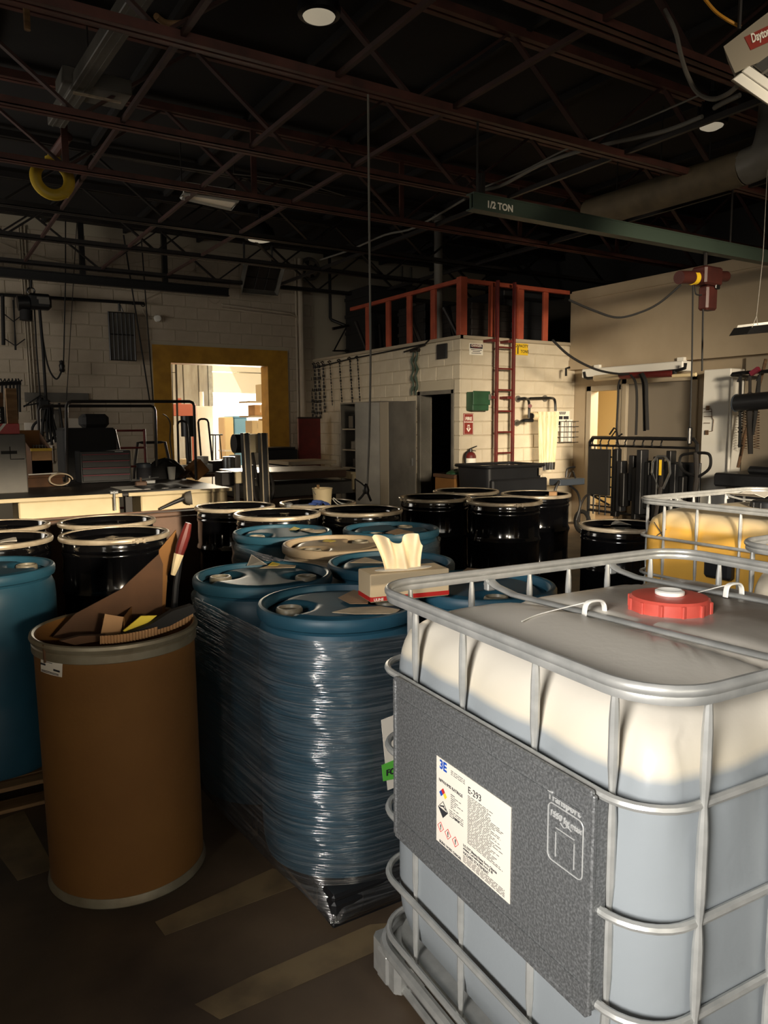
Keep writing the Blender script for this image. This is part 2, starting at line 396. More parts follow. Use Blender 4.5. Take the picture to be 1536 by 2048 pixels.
# ------------------------------------------------------------------ pegboard holes
def pegmat():
    m = MT['peg']; nt = m.node_tree; b = nt.nodes['Principled BSDF']
    tc = nt.nodes.new('ShaderNodeTexCoord'); v = nt.nodes.new('ShaderNodeTexVoronoi'); v.inputs['Scale'].default_value = 36; v.inputs['Randomness'].default_value = 0
    nt.links.new(tc.outputs['Object'], v.inputs['Vector']); r = nt.nodes.new('ShaderNodeValToRGB')
    r.color_ramp.elements[0].position = .22; r.color_ramp.elements[1].position = .3
    r.color_ramp.elements[0].color = (*lin((60, 52, 44)), 1); r.color_ramp.elements[1].color = (*lin((152, 140, 122)), 1)
    nt.links.new(v.outputs['Distance'], r.inputs[0]); nt.links.new(r.outputs[0], b.inputs['Base Color'])
pegmat()

# ------------------------------------------------------------------ setting
YF, XM, YM, XR = 13.35, 6.742, 8.726, 9.03
ZC = 4.85
fl = MB().box((-5, -6, -.12), (14, 24, 0)); floor = struct('floor', fl, 'floor')
struct('ceiling', MB().box((-5, -6, ZC), (12, YF+.25, ZC+.15)), 'ceiling')
wl_ = MB()
for lo, hi in (((-2.9, -6, 0), (-2.7, -1.45, ZC)), ((-2.9, -.05, 0), (-2.7, 8.3, ZC)), ((-2.9, 10.9, 0), (-2.7, 13.6, ZC)), ((-2.9, 8.3, 0), (-2.7, 10.9, 1.4)), ((-2.9, 8.3, 3.4), (-2.7, 10.9, ZC)), ((-2.9, -1.45, 0), (-2.7, -.05, 1.5)), ((-2.9, -1.45, 2.9), (-2.7, -.05, ZC))): wl_.box(lo, hi)
struct('wall_left', wl_, 'block_far')
struct('added_window', MB().tube([(-2.8, 8.32, 1.42), (-2.8, 10.88, 1.42), (-2.8, 10.88, 3.38), (-2.8, 8.32, 3.38)], .03, 4, True).box((-2.82, 9.58, 1.42), (-2.78, 9.62, 3.38)), 'trim')  # unseen opening and frame, added to house the rear fill light
struct('window_1', MB().tube([(-2.8, -1.43, 1.52), (-2.8, -.07, 1.52), (-2.8, -.07, 2.88), (-2.8, -1.43, 2.88)], .03, 4, True).box((-2.82, -.77, 1.52), (-2.78, -.73, 2.88)), 'trim')
# back wall with a door opening and a band of high windows (behind the camera)
wb = MB()
for lo, hi in (((-5, -6.2, 0), (-2.6, -6, ZC)), ((.2, -6.2, 0), (12, -6, 1.6)), ((.2, -6.2, 3.6), (12, -6, ZC)), ((-2.6, -6.2, 3.3), (.2, -6, ZC)), ((3.2, -6.2, 1.6), (12, -6, 3.6))): wb.box(lo, hi)
struct('wall_back', wb, 'block_far')
# far wall with the bay opening
OX0, OX1, OZ = 3.92, 5.78, 2.70
wf = MB()
for lo, hi in (((-5, YF, 0), (OX0, YF+.3, ZC)), ((OX1, YF, 0), (11.2, YF+.3, ZC)), ((OX0, YF, OZ), (OX1, YF+.3, ZC))): wf.box(lo, hi)
wall_far = struct('wall_far', wf, 'mortar')
wl = MB().box((XM, YM+.2, 0), (XM+.2, 8.92, 2.80)).box((XM, 9.71, 0), (XM+.2, YF, 2.80)).box((XM, 8.92, 2.03), (XM+.2, 9.71, 2.80))
wall_sl = struct('wall_storeroom_left', wl, 'mortar')
wall_sr = struct('wall_storeroom_right', MB().box((XM, YM, 0), (XR+.1, YM+.2, 2.80)), 'mortar')
BR = {}
def block(parent, m, w, h, loc, rz):
    key = (m, round(w, 3), round(h, 3))
    if key not in BR:
        b = .006; d = .012
        vs = [(0, 0, 0), (w, 0, 0), (w, 0, h), (0, 0, h), (b, -d, b), (w-b, -d, b), (w-b, -d, h-b), (b, -d, h-b)]
        me = MB().add(vs, [(4, 5, 6, 7), (0, 1, 5, 4), (1, 2, 6, 5), (2, 3, 7, 6), (3, 0, 4, 7)]).mesh('brick', fix=False); me.materials.append(MT[m]); BR[key] = me
    o = bpy.data.objects.new('brick', BR[key]); C.objects.link(o); o.parent = parent; o.location = loc; o.rotation_euler = (0, 0, rz)
def courses(parent, m, org, rz, width, z0, z1, holes=()):
    """running bond of blocks on the face through org; local x runs along the wall, the face looks to local -y"""
    H, L, J = .203, .406, .008
    d = V((cos(rz), sin(rz), 0)); k = int(round(z0/H)); z = k*H
    while z < z1-.02:
        h = min(H, z1-z); u = 0 if k % 2 else -L/2
        while u < width-.01:
            a, e = max(u, 0), min(u+L, width); segs = [(a, e)]
            for (h0, h1, hz0, hz1) in holes:
                if z+h > hz0+.02 and z < hz1-.02:
                    ns = []
                    for (p, q) in segs:
                        if q <= h0 or p >= h1: ns.append((p, q))
                        else:
                            if p < h0: ns.append((p, h0))
                            if q > h1: ns.append((h1, q))
                    segs = ns
            for (p, q) in segs:
                if q-p > .03: block(parent, m, q-p-J, h-J, tuple(V(org)+d*(p+J/2)+V((0, 0, z+J/2))), rz)
            u += L
        z += H; k += 1
courses(wall_sr, 'block', (XM, YM, 0), 0, XR-XM, .6, 2.80)
courses(wall_sl, 'block', (XM, YF, 0), -pi/2, YF-YM+.012, .8, 2.80, ((YF-9.80, YF-8.86, 0, 2.10),))
courses(wall_far, 'block_far', (1.2, YF, 0), 0, XM-1.2, 1.0, 4.68, ((3.60-1.2, 6.20-1.2, 0, 2.985),))
# slab of the storeroom roof, with its pale edge board
struct('trim_1', MB().box((XM-.03, YM-.04, 2.80), (11, YM+.02, 2.845)).box((XM-.04, YM-.04, 2.80), (XM+.02, YF, 2.845)).box((XM+.02, YM+.02, 2.80), (11, YF, 2.84)), 'trim')
# yellow steel frame of the bay opening
struct('trim_2', MB().box((3.63, YF-.03, 0), (OX0, YF+.0, 2.98)).box((OX0, YF-.03, OZ), (OX1, YF, 2.98)).box((OX1, YF-.03, 0), (6.17, YF, 2.98)).box((OX1-.02, YF-.03, 0), (OX1, YF+.3, OZ)).box((OX0, YF-.03, 0), (OX0+.02, YF+.3, OZ)).box((OX0, YF-.03, OZ-.02), (OX1, YF+.3, OZ)), 'yellow_frame')
# right wall: doorway to a lit office, shut door, panelling; upper bulkhead
wr = MB()
for lo, hi in (((XR, 2, 0), (XR+.12, 6.50, 2.46)), ((XR, 7.72, 0), (XR+.12, 7.84, 2.46)), ((XR, 8.36, 0), (XR+.12, YM+.2, 2.46)), ((XR, 6.50, 2.2), (XR+.12, 7.72, 2.46)), ((XR, 7.84, 2.1), (XR+.12, 8.36, 2.46)), ((XR, -6, 0), (XR+.2, 2, ZC))): wr.box(lo, hi)
struct('wall_right', wr, 'wall_panel')
struct('wall_bulkhead', MB().box((8.89, 2, 2.46), (9.0, YM-.02, 3.58), .004), 'wall_panel')
struct('trim_3', MB().box((8.87, 2, 3.47), (8.889, YM-.02, 3.59)).box((8.875, 2, 2.42), (8.889, YM-.02, 2.57)).box((8.89, 2, 3.585), (12, YM-.04, 3.62)), 'wall_panel')
struct('wall_loft', MB().box((11, -6, 2.8), (11.2, YF, ZC)), 'dark_wall')
# office behind the doorway
struct('wall_office', MB().box((11.6, 6.4, 0), (11.7, 12.2, 2.8)).box((XR+.2, 12.1, 0), (11.7, 12.2, 2.8)).box((XR+.2, 6.3, 0), (11.7, 6.4, 2.8)).box((XR+.2, 6.3, 2.7), (11.7, 12.2, 2.8)), 'office_wall')
d2 = struct('door_2', MB().box((XR-.03, 7.76, 0), (XR+.14, 7.84, 2.16), .005).box((XR-.03, 8.345, 0), (XR+.14, 8.44, 2.16), .005).box((XR-.03, 7.76, 2.08), (XR+.14, 8.44, 2.16), .005), 'trim')
d3 = struct('door_3', MB().box((XR+.02, 6.56, .01), (XR+.07, 7.66, 2.16), .004), 'door_grey')
part('door_frame', MB().box((XR-.03, 6.47, 0), (XR+.12, 6.56, 2.24), .005).box((XR-.03, 7.66, 0), (XR+.12, 7.75, 2.24), .005).box((XR-.03, 6.47, 2.16), (XR+.12, 7.75, 2.24), .005), 'trim', d3)
part('door_handle', MB().cyl((XR+.02, 7.56, 1.0), (XR-.04, 7.56, 1.0), .012).box((XR-.05, 7.44, .985), (XR-.035, 7.57, 1.015), .004), 'steel', d3)
# storeroom door and dark inside
struct('door_4', MB().box((XM-.02, 8.86, 0), (XM+.2, 8.92, 2.09), .004).box((XM-.02, 9.71, 0), (XM+.2, 9.79, 2.09), .004).box((XM-.02, 8.86, 2.03), (XM+.2, 9.79, 2.09), .004), 'cab_grey')
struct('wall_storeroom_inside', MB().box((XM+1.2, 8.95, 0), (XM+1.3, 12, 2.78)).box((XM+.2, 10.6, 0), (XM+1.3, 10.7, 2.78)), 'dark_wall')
# painted and patched floor markings
fp = MB()
def fquad(px, m=None):
    P = [az(x, y, 0) for x, y in px]; fp.prism([(p.x, p.y, .0015) for p in P], (0, 0, .0008))
fquad([(310, 1845), (330, 1872), (640, 1755), (545, 1738)])
fquad([(390, 2010), (440, 2040), (760, 1900), (800, 1845), (740, 1850), (500, 1955)])
fquad([(0, 1640), (48, 1622), (100, 1720), (105, 1740), (35, 1762), (0, 1715)])
solo('floor_marking', fp, 'floor_paint', 'worn pale paint stripes and stencil on the dark concrete floor', 'floor marking')

# ------------------------------------------------------------------ roof trusses
def truss(y, label, x0=-3.0, x1=11.0, zb=4.0, zt=4.72, verts=False, m='rust_steel', ph=0.):
    t = thing('roof_truss', label, 'truss', (x0, y, zb), 0, 'steel roof trusses')
    part('bottom_chord', MB().box((x0, y-.055, zb), (x1, y-.045, zb+.06)).box((x0, y-.055, zb), (x1, y-.012, zb+.01)).box((x0, y+.045, zb), (x1, y+.055, zb+.06)).box((x0, y+.012, zb), (x1, y+.055, zb+.01)), m, t)
    part('top_chord', MB().box((x0, y-.06, zt), (x1, y-.012, zt+.07)).box((x0, y+.012, zt), (x1, y+.06, zt+.07)), m, t)
    me = None; x = x0+ph; n = 0; step = .95
    while x < x1-step:
        a, b = (x, zb+.03), (x+step, zt+.03)
        if n % 2: a, b = (x, zt+.03), (x+step, zb+.03)
        part('web', MB().bar((a[0], y, a[1]), (b[0], y, b[1]), .022, .05, (0, 1, 0)), 'rust_dark' if m == 'rust_steel' else m, t)
        if verts and n % 2 == 0: part('web_post', MB().box((x-.03, y-.012, zb+.01), (x+.03, y+.012, zt+.03)), m, t)
        x += step; n += 1
for i, (y, lb, vt, mm, ph) in enumerate(((2.0, 'steel roof truss nearest the camera, above the frame', False, 'rust_steel', .3), (3.5, 'rust red roof truss behind the white heater, top right', False, 'rust_steel', .1),
        (5.0, 'rust red roof truss crossing above the half ton beam', False, 'rust_steel', .7), (6.6, 'dim roof truss between the two rust red lower chords', False, 'rust_steel', .5),
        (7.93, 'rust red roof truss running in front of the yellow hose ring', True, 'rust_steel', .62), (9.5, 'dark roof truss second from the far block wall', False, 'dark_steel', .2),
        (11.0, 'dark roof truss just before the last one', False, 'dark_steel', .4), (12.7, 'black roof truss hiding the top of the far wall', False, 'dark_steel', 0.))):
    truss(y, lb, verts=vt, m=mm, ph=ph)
for x, lb in ((1.62, 'rusty pipe brace linking trusses at upper left'), (2.72, 'thin brace linking trusses near the round lamp'), (3.75, 'brace linking trusses in the middle of the ceiling'), (5.7, 'brace linking trusses above the green beam'), (7.6, 'brace linking trusses near the hanging dome lamp')):
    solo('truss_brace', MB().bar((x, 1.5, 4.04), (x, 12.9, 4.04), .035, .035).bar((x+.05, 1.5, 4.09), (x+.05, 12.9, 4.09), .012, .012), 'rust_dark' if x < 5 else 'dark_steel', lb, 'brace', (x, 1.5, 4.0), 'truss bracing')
# roof purlins under the deck
for k in range(9):
    x = -.5+k*1.25
    struct('trim_%d' % (10+k), MB().bar((x, -5.9, 4.81), (x, YF-.01, 4.81), .05, .07), 'ceiling')
# ------------------------------------------------------------------ totes (caged tanks)
def perim(u, W, D, r, inset):
    """point and outward normal at parameter u (0..1) of a rounded rectangle W x D"""
    W2, D2 = W-2*r, D-2*r; L = 2*(W2+D2)+2*pi*r; s = (u % 1)*L; x0, y0, x1, y1 = r, r, W-r, D-r
    for (kind, a, b, ln) in (('l', (x0, 0), (1, 0), W2), ('c', (x1, y0), -pi/2, pi*r/2), ('l', (W, y0), (0, 1), D2), ('c', (x1, y1), 0, pi*r/2), ('l', (x1, D), (-1, 0), W2), ('c', (x0, y1), pi/2, pi*r/2), ('l', (0, y1), (0, -1), D2), ('c', (x0, y0), pi, pi*r/2)):
        if s <= ln+1e-9:
            if kind == 'l':
                nx, ny = b[1], -b[0]; return a[0]+b[0]*s, a[1]+b[1]*s, nx, ny
            an = b+s/r; return a[0]+r*cos(an), a[1]+r*sin(an), cos(an), sin(an)
        s -= ln
    return x0, 0, 0, -1
PX = [.118, .33, .55, .71, .88, 1.082]      # post places along the long sides
PY = [.118, .332, .588, .80]                # and along the short sides
def sst(a, b, x): t = max(0, min(1, (x-a)/(b-a))); return t*t*(3-2*t)
def make_tote(label, cat, loc, rz, tank, capm='red_cap', placard=True, group=None, capins=True, hooks=True):
    W, D, ZT = 1.2, 1.0, 1.157
    t = thing('caged_tote', label, cat, loc, rz, group)
    # plastic tank: dense rounded shell, pillowed between the posts
    NU = 200; rows = []; vs = []; fs = []; B = .020
    prof = [(.085, .17), (.045, .18), (.018, .205), (.004, .26)]+[(0, .3+.04*i) for i in range(16)]+[(0, .93), (.002, .96), (.007, .99), (.015, 1.015), (.027, 1.04), (.044, 1.062), (.068, 1.08), (.10, 1.092), (.14, 1.099), (.18, 1.102), (.24, 1.104), (.30, 1.105), (.36, 1.106), (.42, 1.107), (.45, 1.107)]
    for (ins, z) in prof:
        row = []
        for k in range(NU):
            x, y, nx, ny = perim(k/NU, W-2*B, D-2*B, .12, 0)
            gx = min([abs(x+B-p) for p in PX])/.055 if abs(ny) > .9 else (min([abs(y+B-p) for p in PY])/.055 if abs(nx) > .9 else 9)
            g = math.exp(-gx*gx*.8)*.011*sst(.75, .97, z)*(1-sst(1.05, 1.09, z))
            # inward offset of the cap rings: pull towards the centre line
            cx, cy = (W-2*B)/2, (D-2*B)/2
            k2 = 1 if ins <= .001 else max(0., 1-ins/.468)
            if z > 1.05 or z < .27: qx = cx+(x-cx)*(1-ins/cx if ins < cx else 0); qy = cy+(y-cy)*max(0, 1-ins/cy)
            else: qx, qy = x-nx*ins, y-ny*ins
            zz = z
            if z > 1.05:        # channels for the two cross bars, shallow dome and filler dish
                X = qx+B; S = X-.13*(1-(qy+B)*0-(qy+B)); zz -= .024*(math.exp(-((S-.40)/.04)**2)+math.exp(-((S-.90)/.04)**2))*sst(1.05, 1.095, z)
                dd = ((X-.68)**2+(qy+B-.57)**2)**.5; zz -= .012*(1-sst(.13, .2, dd))
                zz += .012*sst(.05, .3, ins)*(1 if X < .4 else .4)
            row.append(len(vs)); vs.append((qx+B-nx*g, qy+B-ny*g, zz))
        rows.append(row)
    for a, b in zip(rows, rows[1:]):
        for k in range(NU): l = (k+1) % NU; fs.append((a[k], a[l], b[l], b[k]))
    fs.append(tuple(rows[0])[::-1]); fs.append(tuple(rows[-1]))
    part('tank', MB().add(vs, fs), tank, t, local=True, ang=80)
    # cage
    rail = rrect(-.004, -.004, W+.004, D+.004, .13, ZT, 8)
    mb = MB().tube(rail, .011, 10, True, flat=(.010, .011)); mb.tube([p-V((0, 0, .017)) for p in rail], .008, 6, True, flat=(.005, .010))
    part('top_rail', mb, 'galv', t, local=True)
    for z in (.945, .725, .54, .35, .175): part('hoop', MB().tube(rrect(-.006, .010, W+.006, D-.010, .11, z, 8), .009, 8, True), 'galv', t, local=True)
    def post(x, y, nx, ny, off):
        P = []; R = []
        for z in (1.135, 1.11, 1.08, 1.05, 1.0, .975, .945, .915, .89, .77, .75, .725, .70, .68, .585, .565, .54, .515, .495, .395, .375, .35, .325, .305, .2, .175, .15):
            near = min(abs(z-h) for h in (.945, .725, .54, .35, .175, 1.14)); f = .62 if near < .012 else (.85 if near < .035 else 1)
            P.append((x+nx*off, y+ny*off, z)); R.append(.0098*f)
        return MB().tube(P, R, 8)
    for p in PX:
        part('post', post(p, 0, 0, -1, -.004), 'galv', t, local=True); part('post', post(p, D, 0, 1, -.004), 'galv', t, local=True)
    for p in PY:
        part('post', post(0, p, -1, 0, -.017), 'galv', t, local=True); part('post', post(W, p, 1, 0, -.017), 'galv', t, local=True)
    for x in (.40, .90):
        sl = lambda y: x+.13*(1-y)
        bar = [(sl(0), .0, 1.13), (sl(.03), .03, 1.116), (sl(.1), .10, 1.106)]+[(sl(.1+.08*i), .1+.08*i, 1.104) for i in range(1, 11)]+[(sl(.97), .97, 1.116), (x, D, 1.13)]
        part('cross_bar', MB().tube(bar, .02, 10, flat=(.018, .007)), 'galv', t, local=True)
        for y in (.0, D): part('bracket', MB().box((sl(y)-.016, y-.012, 1.10), (sl(y)+.016, y+.012, 1.135), .004).cyl((sl(y), y+(.02 if y else -.02), 1.117), (sl(y), y, 1.117), .009, 8), 'galv', t, local=True)
    if hooks:
        for x, y in ((.465, .63), (.965, .585)):
            part('tie_hook', MB().tube(smooth([(x-.035, y, 1.10), (x-.03, y, 1.128), (x-.012, y, 1.136), (x+.02, y, 1.134), (x+.034, y, 1.122), (x+.038, y, 1.10)], 4), .006, 8, flat=(.009, .004)), 'white_plastic', t, local=True, label='white plastic tie hook over the cross bar')
            part('cord', MB().tube(smooth([(x, y, 1.137), (x-.08, y+.02, 1.124), (x-.18, y+.015, 1.118), (x-.25, y-.01, 1.116)], 5), .0015, 5), 'white_plastic', t, local=True)
    # screw cap
    cx, cy, zc = .68, .57, 1.084; cp = MB().lathe([(0, 0), (.112, 0), (.116, .004), (.116, .010), (.104, .013), (.104, .046), (.098, .053), (.06, .056), (.034, .056), (0, .054)], (cx, cy, zc), 48)
    cap = part('cap', cp, capm, t, local=True)
    for k in range(12):
        a = 2*pi*k/12; part('cap_rib', MB().box((cx+.103*cos(a)-.006, cy+.103*sin(a)-.006, zc+.012), (cx+.103*cos(a)+.006, cy+.103*sin(a)+.006, zc+.047), .002), capm, cap, local=True)
    if capins: part('vent_plug', MB().lathe([(0, .05), (.03, .05), (.038, .058), (.038, .066), (.032, .069), (.024, .066), (.012, .063), (0, .063)], (cx, cy, zc), 28), 'white_plastic', cap, local=True)
    part('neck_ring', MB().lathe([(.118, -.01), (.126, -.008), (.122, .006), (.112, .004)], (cx, cy, zc), 40), tank, t, local=True)
    # pallet base
    pl = part('pallet_frame', MB().tube(rrect(-.01, -.01, W+.01, D+.01, .12, .128, 8), .016, 8, True).tube(rrect(.02, .02, W-.02, D-.02, .12, .03, 8), .013, 8, True), 'galv', t, local=True)
    part('pallet_tray', MB().prism([tuple(p) for p in rrect(.02, .02, W-.02, D-.02, .13, .115, 8)], (0, 0, .05)), 'galv', pl, local=True)
    for x in (.065, .6, 1.135):
        for y in (.065, .5, .935):
            part('foot', MB().prism([(x+px*.075, y+py*.075, .02) for px, py in ((-.8, -1), (.8, -1), (1, -.8), (1, .8), (.8, 1), (-.8, 1), (-1, .8), (-1, -.8))], (0, 0, .10)).box((x-.03, y-.082, .02), (x+.03, y+.082, .112), .006).box((x-.082, y-.03, .02), (x+.082, y+.03, .112), .006), 'galv', pl, local=True)
    for y in (.065, .5, .935): part('runner', MB().box((.0, y-.05, 0), (W, y+.05, .02), .005), 'galv', pl, local=True)
    if placard:
        # galvanised plate on the short side
        u0, u1, z0, z1, xo = .122, .832, .522, .948, -.024
        pf = MB().box((xo-.002, u0, z0), (xo+.002, u1, z1))
        for (a, b) in (((u0, z0), (u1, z0)), ((u0, z1), (u1, z1)), ((u0, z0), (u0, z1)), ((u1, z0), (u1, z1))): pf.bar((xo, a[0], a[1]), (xo, b[0], b[1]), .014, .012, (1, 0, 0), .003)
        pf.bar((xo-.002, u0+.02, z1-.045), (xo-.002, u1-.015, z1-.045), .004, .005, (1, 0, 0)); pf.bar((xo-.002, u0+.02, z0+.05), (xo-.002, u1-.015, z0+.05), .004, .005, (1, 0, 0))
        # fold hooked round the hoops at the near edge
        pf.box((xo, u0-.006, z0+.01), (xo+.03, u0, z1-.01)).box((xo, u1, z0+.01), (xo+.03, u1+.006, z1-.01))
        plate = part('placard_plate', pf, 'zinc_plate', t, local=True)
        em = MB(); xo2 = xo-.003
        e0, e1, ez0, ez1 = .142, .236, .772, .886
        ring_ = []
        for p in rrect(e0, ez0, e1, ez1, .012, 0, 4): ring_.append((xo2, p.x, p.y))
        em.tube(ring_, .0014, 5, True)
        em.tube([(xo2, e0+.022, ez0+.012), (xo2, e0+.022, ez0+.062), (xo2, e1-.022, ez0+.062), (xo2, e1-.022, ez0+.012)], .0012, 5)
        em.tube([(xo2, e0+.022, ez0+.070), (xo2, e1-.022, ez0+.070)], .0012, 5)
        em.tube(smooth([(xo2, e0+.03, ez0+.082), (xo2, e0+.04, ez0+.086), (xo2, e0+.05, ez0+.08), (xo2, e0+.06, ez0+.085)], 3), .0012, 5)
        part('embossing', em, 'steel_bright', plate, local=True)
        Lw = lambda u, z: ROOT[t] @ V((xo2, u, z)); ud = ROOT[t].to_3x3() @ V((0, -1, 0))
        text('embossed_text', 'Transport', .0215, 'steel_bright', plate, Lw(.238, .892), ud, (0, 0, 1), .0006, ext=.001)
        text('embossed_text', '1550 kg max', .0165, 'steel_bright', plate, Lw(.231, .861), ud, (0, 0, 1), .0005, ext=.001)
        # paper label
        a0, a1, b0, b1 = .348, .630, .607, .82; xl = xo-.0036
        lab = part('label', MB().box((xl-.0004, a0, b0), (xl+.001, a1, b1)), 'paper', plate, local=True, label='white paper hazard label')
        xt = xl-.0009; Lt = lambda f, g: ROOT[t] @ V((xt, a1-f*(a1-a0), b1-g*(b1-b0)))
        def tx(s, f, g, size, m='ink', off=0, sq=1.): text('print', s, size, m, plate, Lt(f, g), ud, (0, 0, 1), off, ext=.0003, squeeze=sq)
        tx('3E', .05, .115, .030, 'ink_blue', .001); tx('E-293', .46, .165, .022)
        tx('NFPA/HMIS RATINGS', .04, .27, .0105); tx('SIGNAL WORD: DANGER', .05, .985, .0088, sq=.9)
        tx('U.S. DOT Shipping Name: Ferric Chloride', .40, .80, .0085, sq=.86); tx('solution, Corrosive liquid, n.o.s., 8, III', .40, .835, .0085, sq=.86); tx('HAZARD STATEMENT', .40, .885, .0098, sq=1.)
        tx('DANGER', .26, .58, .006)
        ln = MB()
        def line(f0, f1, g, h=.0011):
            x = f0
            while x < f1:
                w = min(random.uniform(.02, .07), f1-x)
                p = [(xt, a1-x*(a1-a0), b1-g*(b1-b0)), (xt, a1-(x+w)*(a1-a0), b1-g*(b1-b0)), (xt, a1-(x+w)*(a1-a0), b1-g*(b1-b0)+h), (xt, a1-x*(a1-a0), b1-g*(b1-b0)+h)]
                ln.prism(p, (-.0002, 0, 0)); x += w+.012
        for k in range(30): line(.46, .46+.36+.10*random.uniform(-1, 1), .20+k*.018)
        for k in range(5): line(.40, .94, .905+k*.017)
        for k in range(3): line(.22, .42, .06+k*.02, .0012)
        for k in range(8): line(.22, .22+.16*random.random()+.04, .33+k*.022, .0012)
        for k in range(4): line(.20, .40, .52+k*.022, .0012)
        part('printed_lines', ln, 'ink', plate, local=True, stuff=True)
        sy = MB(); col = {}
        def dia(f, g, s, m, inner=None):
            c = V((xt-.0002, a1-f*(a1-a0), b1-g*(b1-b0)))
            q = [c+V((0, 0, s)), c+V((0, -s, 0)), c-V((0, 0, s)), c+V((0, s, 0))]
            k = MB()
            if inner is None: k.prism(q, (-.0002, 0, 0))
            else: k.tube(q, .0009, 4, True)
            part('symbol', k, m, plate, local=True)
        for (df, dg, m) in ((0, -.038, 'ink_red'), (-.03, 0, 'ink_blue'), (.03, 0, 'ink_yellow')): dia(.105+df, .40+dg, .0078, m)
        dia(.105, .575, .020, 'ink', 1)
        c = V((xt-.0002, a1-.105*(a1-a0), b1-.575*(b1-b0)))
        part('symbol', MB().prism([c+V((0, .019, 0)), c+V((0, -.019, 0)), c+V((0, 0, -.019))], (-.0002, 0, 0)), 'ink', plate, local=True)
        part('symbol', MB().tube([c+V((0, .012, .004)), c+V((0, -.004, .010))], .0016, 4).tube([c+V((0, -.012, .004)), c+V((0, .002, .008))], .0012, 4), 'ink', plate, local=True)
        for f, g in ((.07, .80), (.18, .815), (.29, .83)):
            dia(f, g, .0125, 'ink_red', 1); c2 = V((xt-.0002, a1-f*(a1-a0), b1-g*(b1-b0)))
            part('symbol', MB().box(c2+V((0, -.0016, -.002)), c2+V((-.0003, .0016, .006))).box(c2+V((0, -.0016, -.006)), c2+V((-.0003, .0016, -.0035))), 'ink', plate, local=True)
    return t
tote = make_tote('grey-blue liquid tank in a galvanised cage with a white hazard label, largest in front', 'tote', (1.002, .760, 0), -.057, 'tank_grey')
ytote = make_tote('caged tote half full of yellow liquid with an X mark', 'tote', (3.60, 1.98, 0), 0.0, 'tank_yellow', 'black_plastic', False, capins=False, hooks=False)
part('ink_mark', MB().tube([ax(1308, 1044, 3.625), ax(1320, 1062, 3.625), ax(1327, 1077, 3.625)], .0025, 5).tube([ax(1332, 1058, 3.625), ax(1310, 1074, 3.625)], .0025, 5), 'ink', ytote, label='hand drawn X')
vb = ax(1436, 1139, 3.56)
part('valve_cover', MB().box(vb-V((.02, .08, .05)), vb+V((.03, .08, .05)), .015), 'black_plastic', ytote)
p3 = az(1450, 1083, 1.157)
make_tote('empty pale caged tote cut off by the right edge of the photo', 'tote', (2.56, .66, 0), 0.0, 'tank_plain', 'black_plastic', False, capins=False)
# things lying on the yellow tote
wp = az(1478, 1003, 1.10)
solo('folded_paper', MB().sheet(lambda u, v: (wp.x+.0+.22*u, wp.y-.1+.2*v, 1.125+.03*abs(u-.5)*2*(1-.3*v)), 6, 4, .002), 'paper', 'folded white paper lying on top of the yellow tote', 'paper')

# ------------------------------------------------------------------ pallets
def wood_pallet(label, x0, y0, x1, y1, h=.11, m='wood_old', rz=0):
    t = thing('wooden_pallet', label, 'pallet', (x0, y0, 0)); n = 7; w = (y1-y0)/n
    for k in range(n): part('deck_board', MB().box((x0, y0+k*w+.012, h-.018), (x1, y0+(k+1)*w-.012, h), .003), m, t)
    for x in (x0+.02, (x0+x1)/2, x1-.02): part('stringer', MB().box((x-.02, y0+.02, .016), (x+.02, y1-.02, h-.018), .003), m, t)
    for y in (y0+.06, (y0+y1)/2, y1-.06): part('bottom_board', MB().box((x0, y-.05, 0), (x1, y+.05, .016), .003), m, t)
    return t
HP = .11
# ------------------------------------------------------------------ drums
def make_black():
    t = thing('steel_drum', '', 'drum')
    pr = [(0, .012), (.268, .012), (.275, 0), (.286, .006), (.286, .018), (.281, .03)]
    for zc in (.30, .585): pr += [(.281, zc-.035), (.288, zc-.018), (.294, zc), (.288, zc+.018), (.281, zc+.035)]
    pr += [(.281, .775), (.286, .785), (.286, .795), (.281, .805), (.286, .815), (.286, .825), (.281, .835), (.281, .862), (.290, .868)]
    part('body', MB().lathe(pr, n=56), 'black_gloss', t, local=True)
    part('lid', MB().lathe([(0, .849), (.10, .850), (.19, .847), (.20, .843), (.235, .843), (.245, .848), (.262, .846), (.268, .868), (.276, .880), (.290, .880), (.292, .868)], n=56), 'black_gloss', t, local=True)
    part('clamp_ring', MB().lathe([(.283, .861), (.298, .860), (.3015, .868), (.3015, .876), (.297, .885), (.286, .888), (.279, .886), (.277, .879)], n=64), 'ring', t, local=True)
    part('ring_bolt', MB().box((.300, -.028, .858), (.318, -.012, .884), .004).box((.300, .012, .858), (.318, .028, .884), .004).cyl((.310, -.045, .871), (.310, .045, .871), .005, 8), 'ring', t, local=True)
    part('bung', MB().lathe([(.028, .846), (.030, .856), (.022, .858), (0, .857)], (.17, .06, 0), 20), 'black_gloss', t, local=True)
    return t
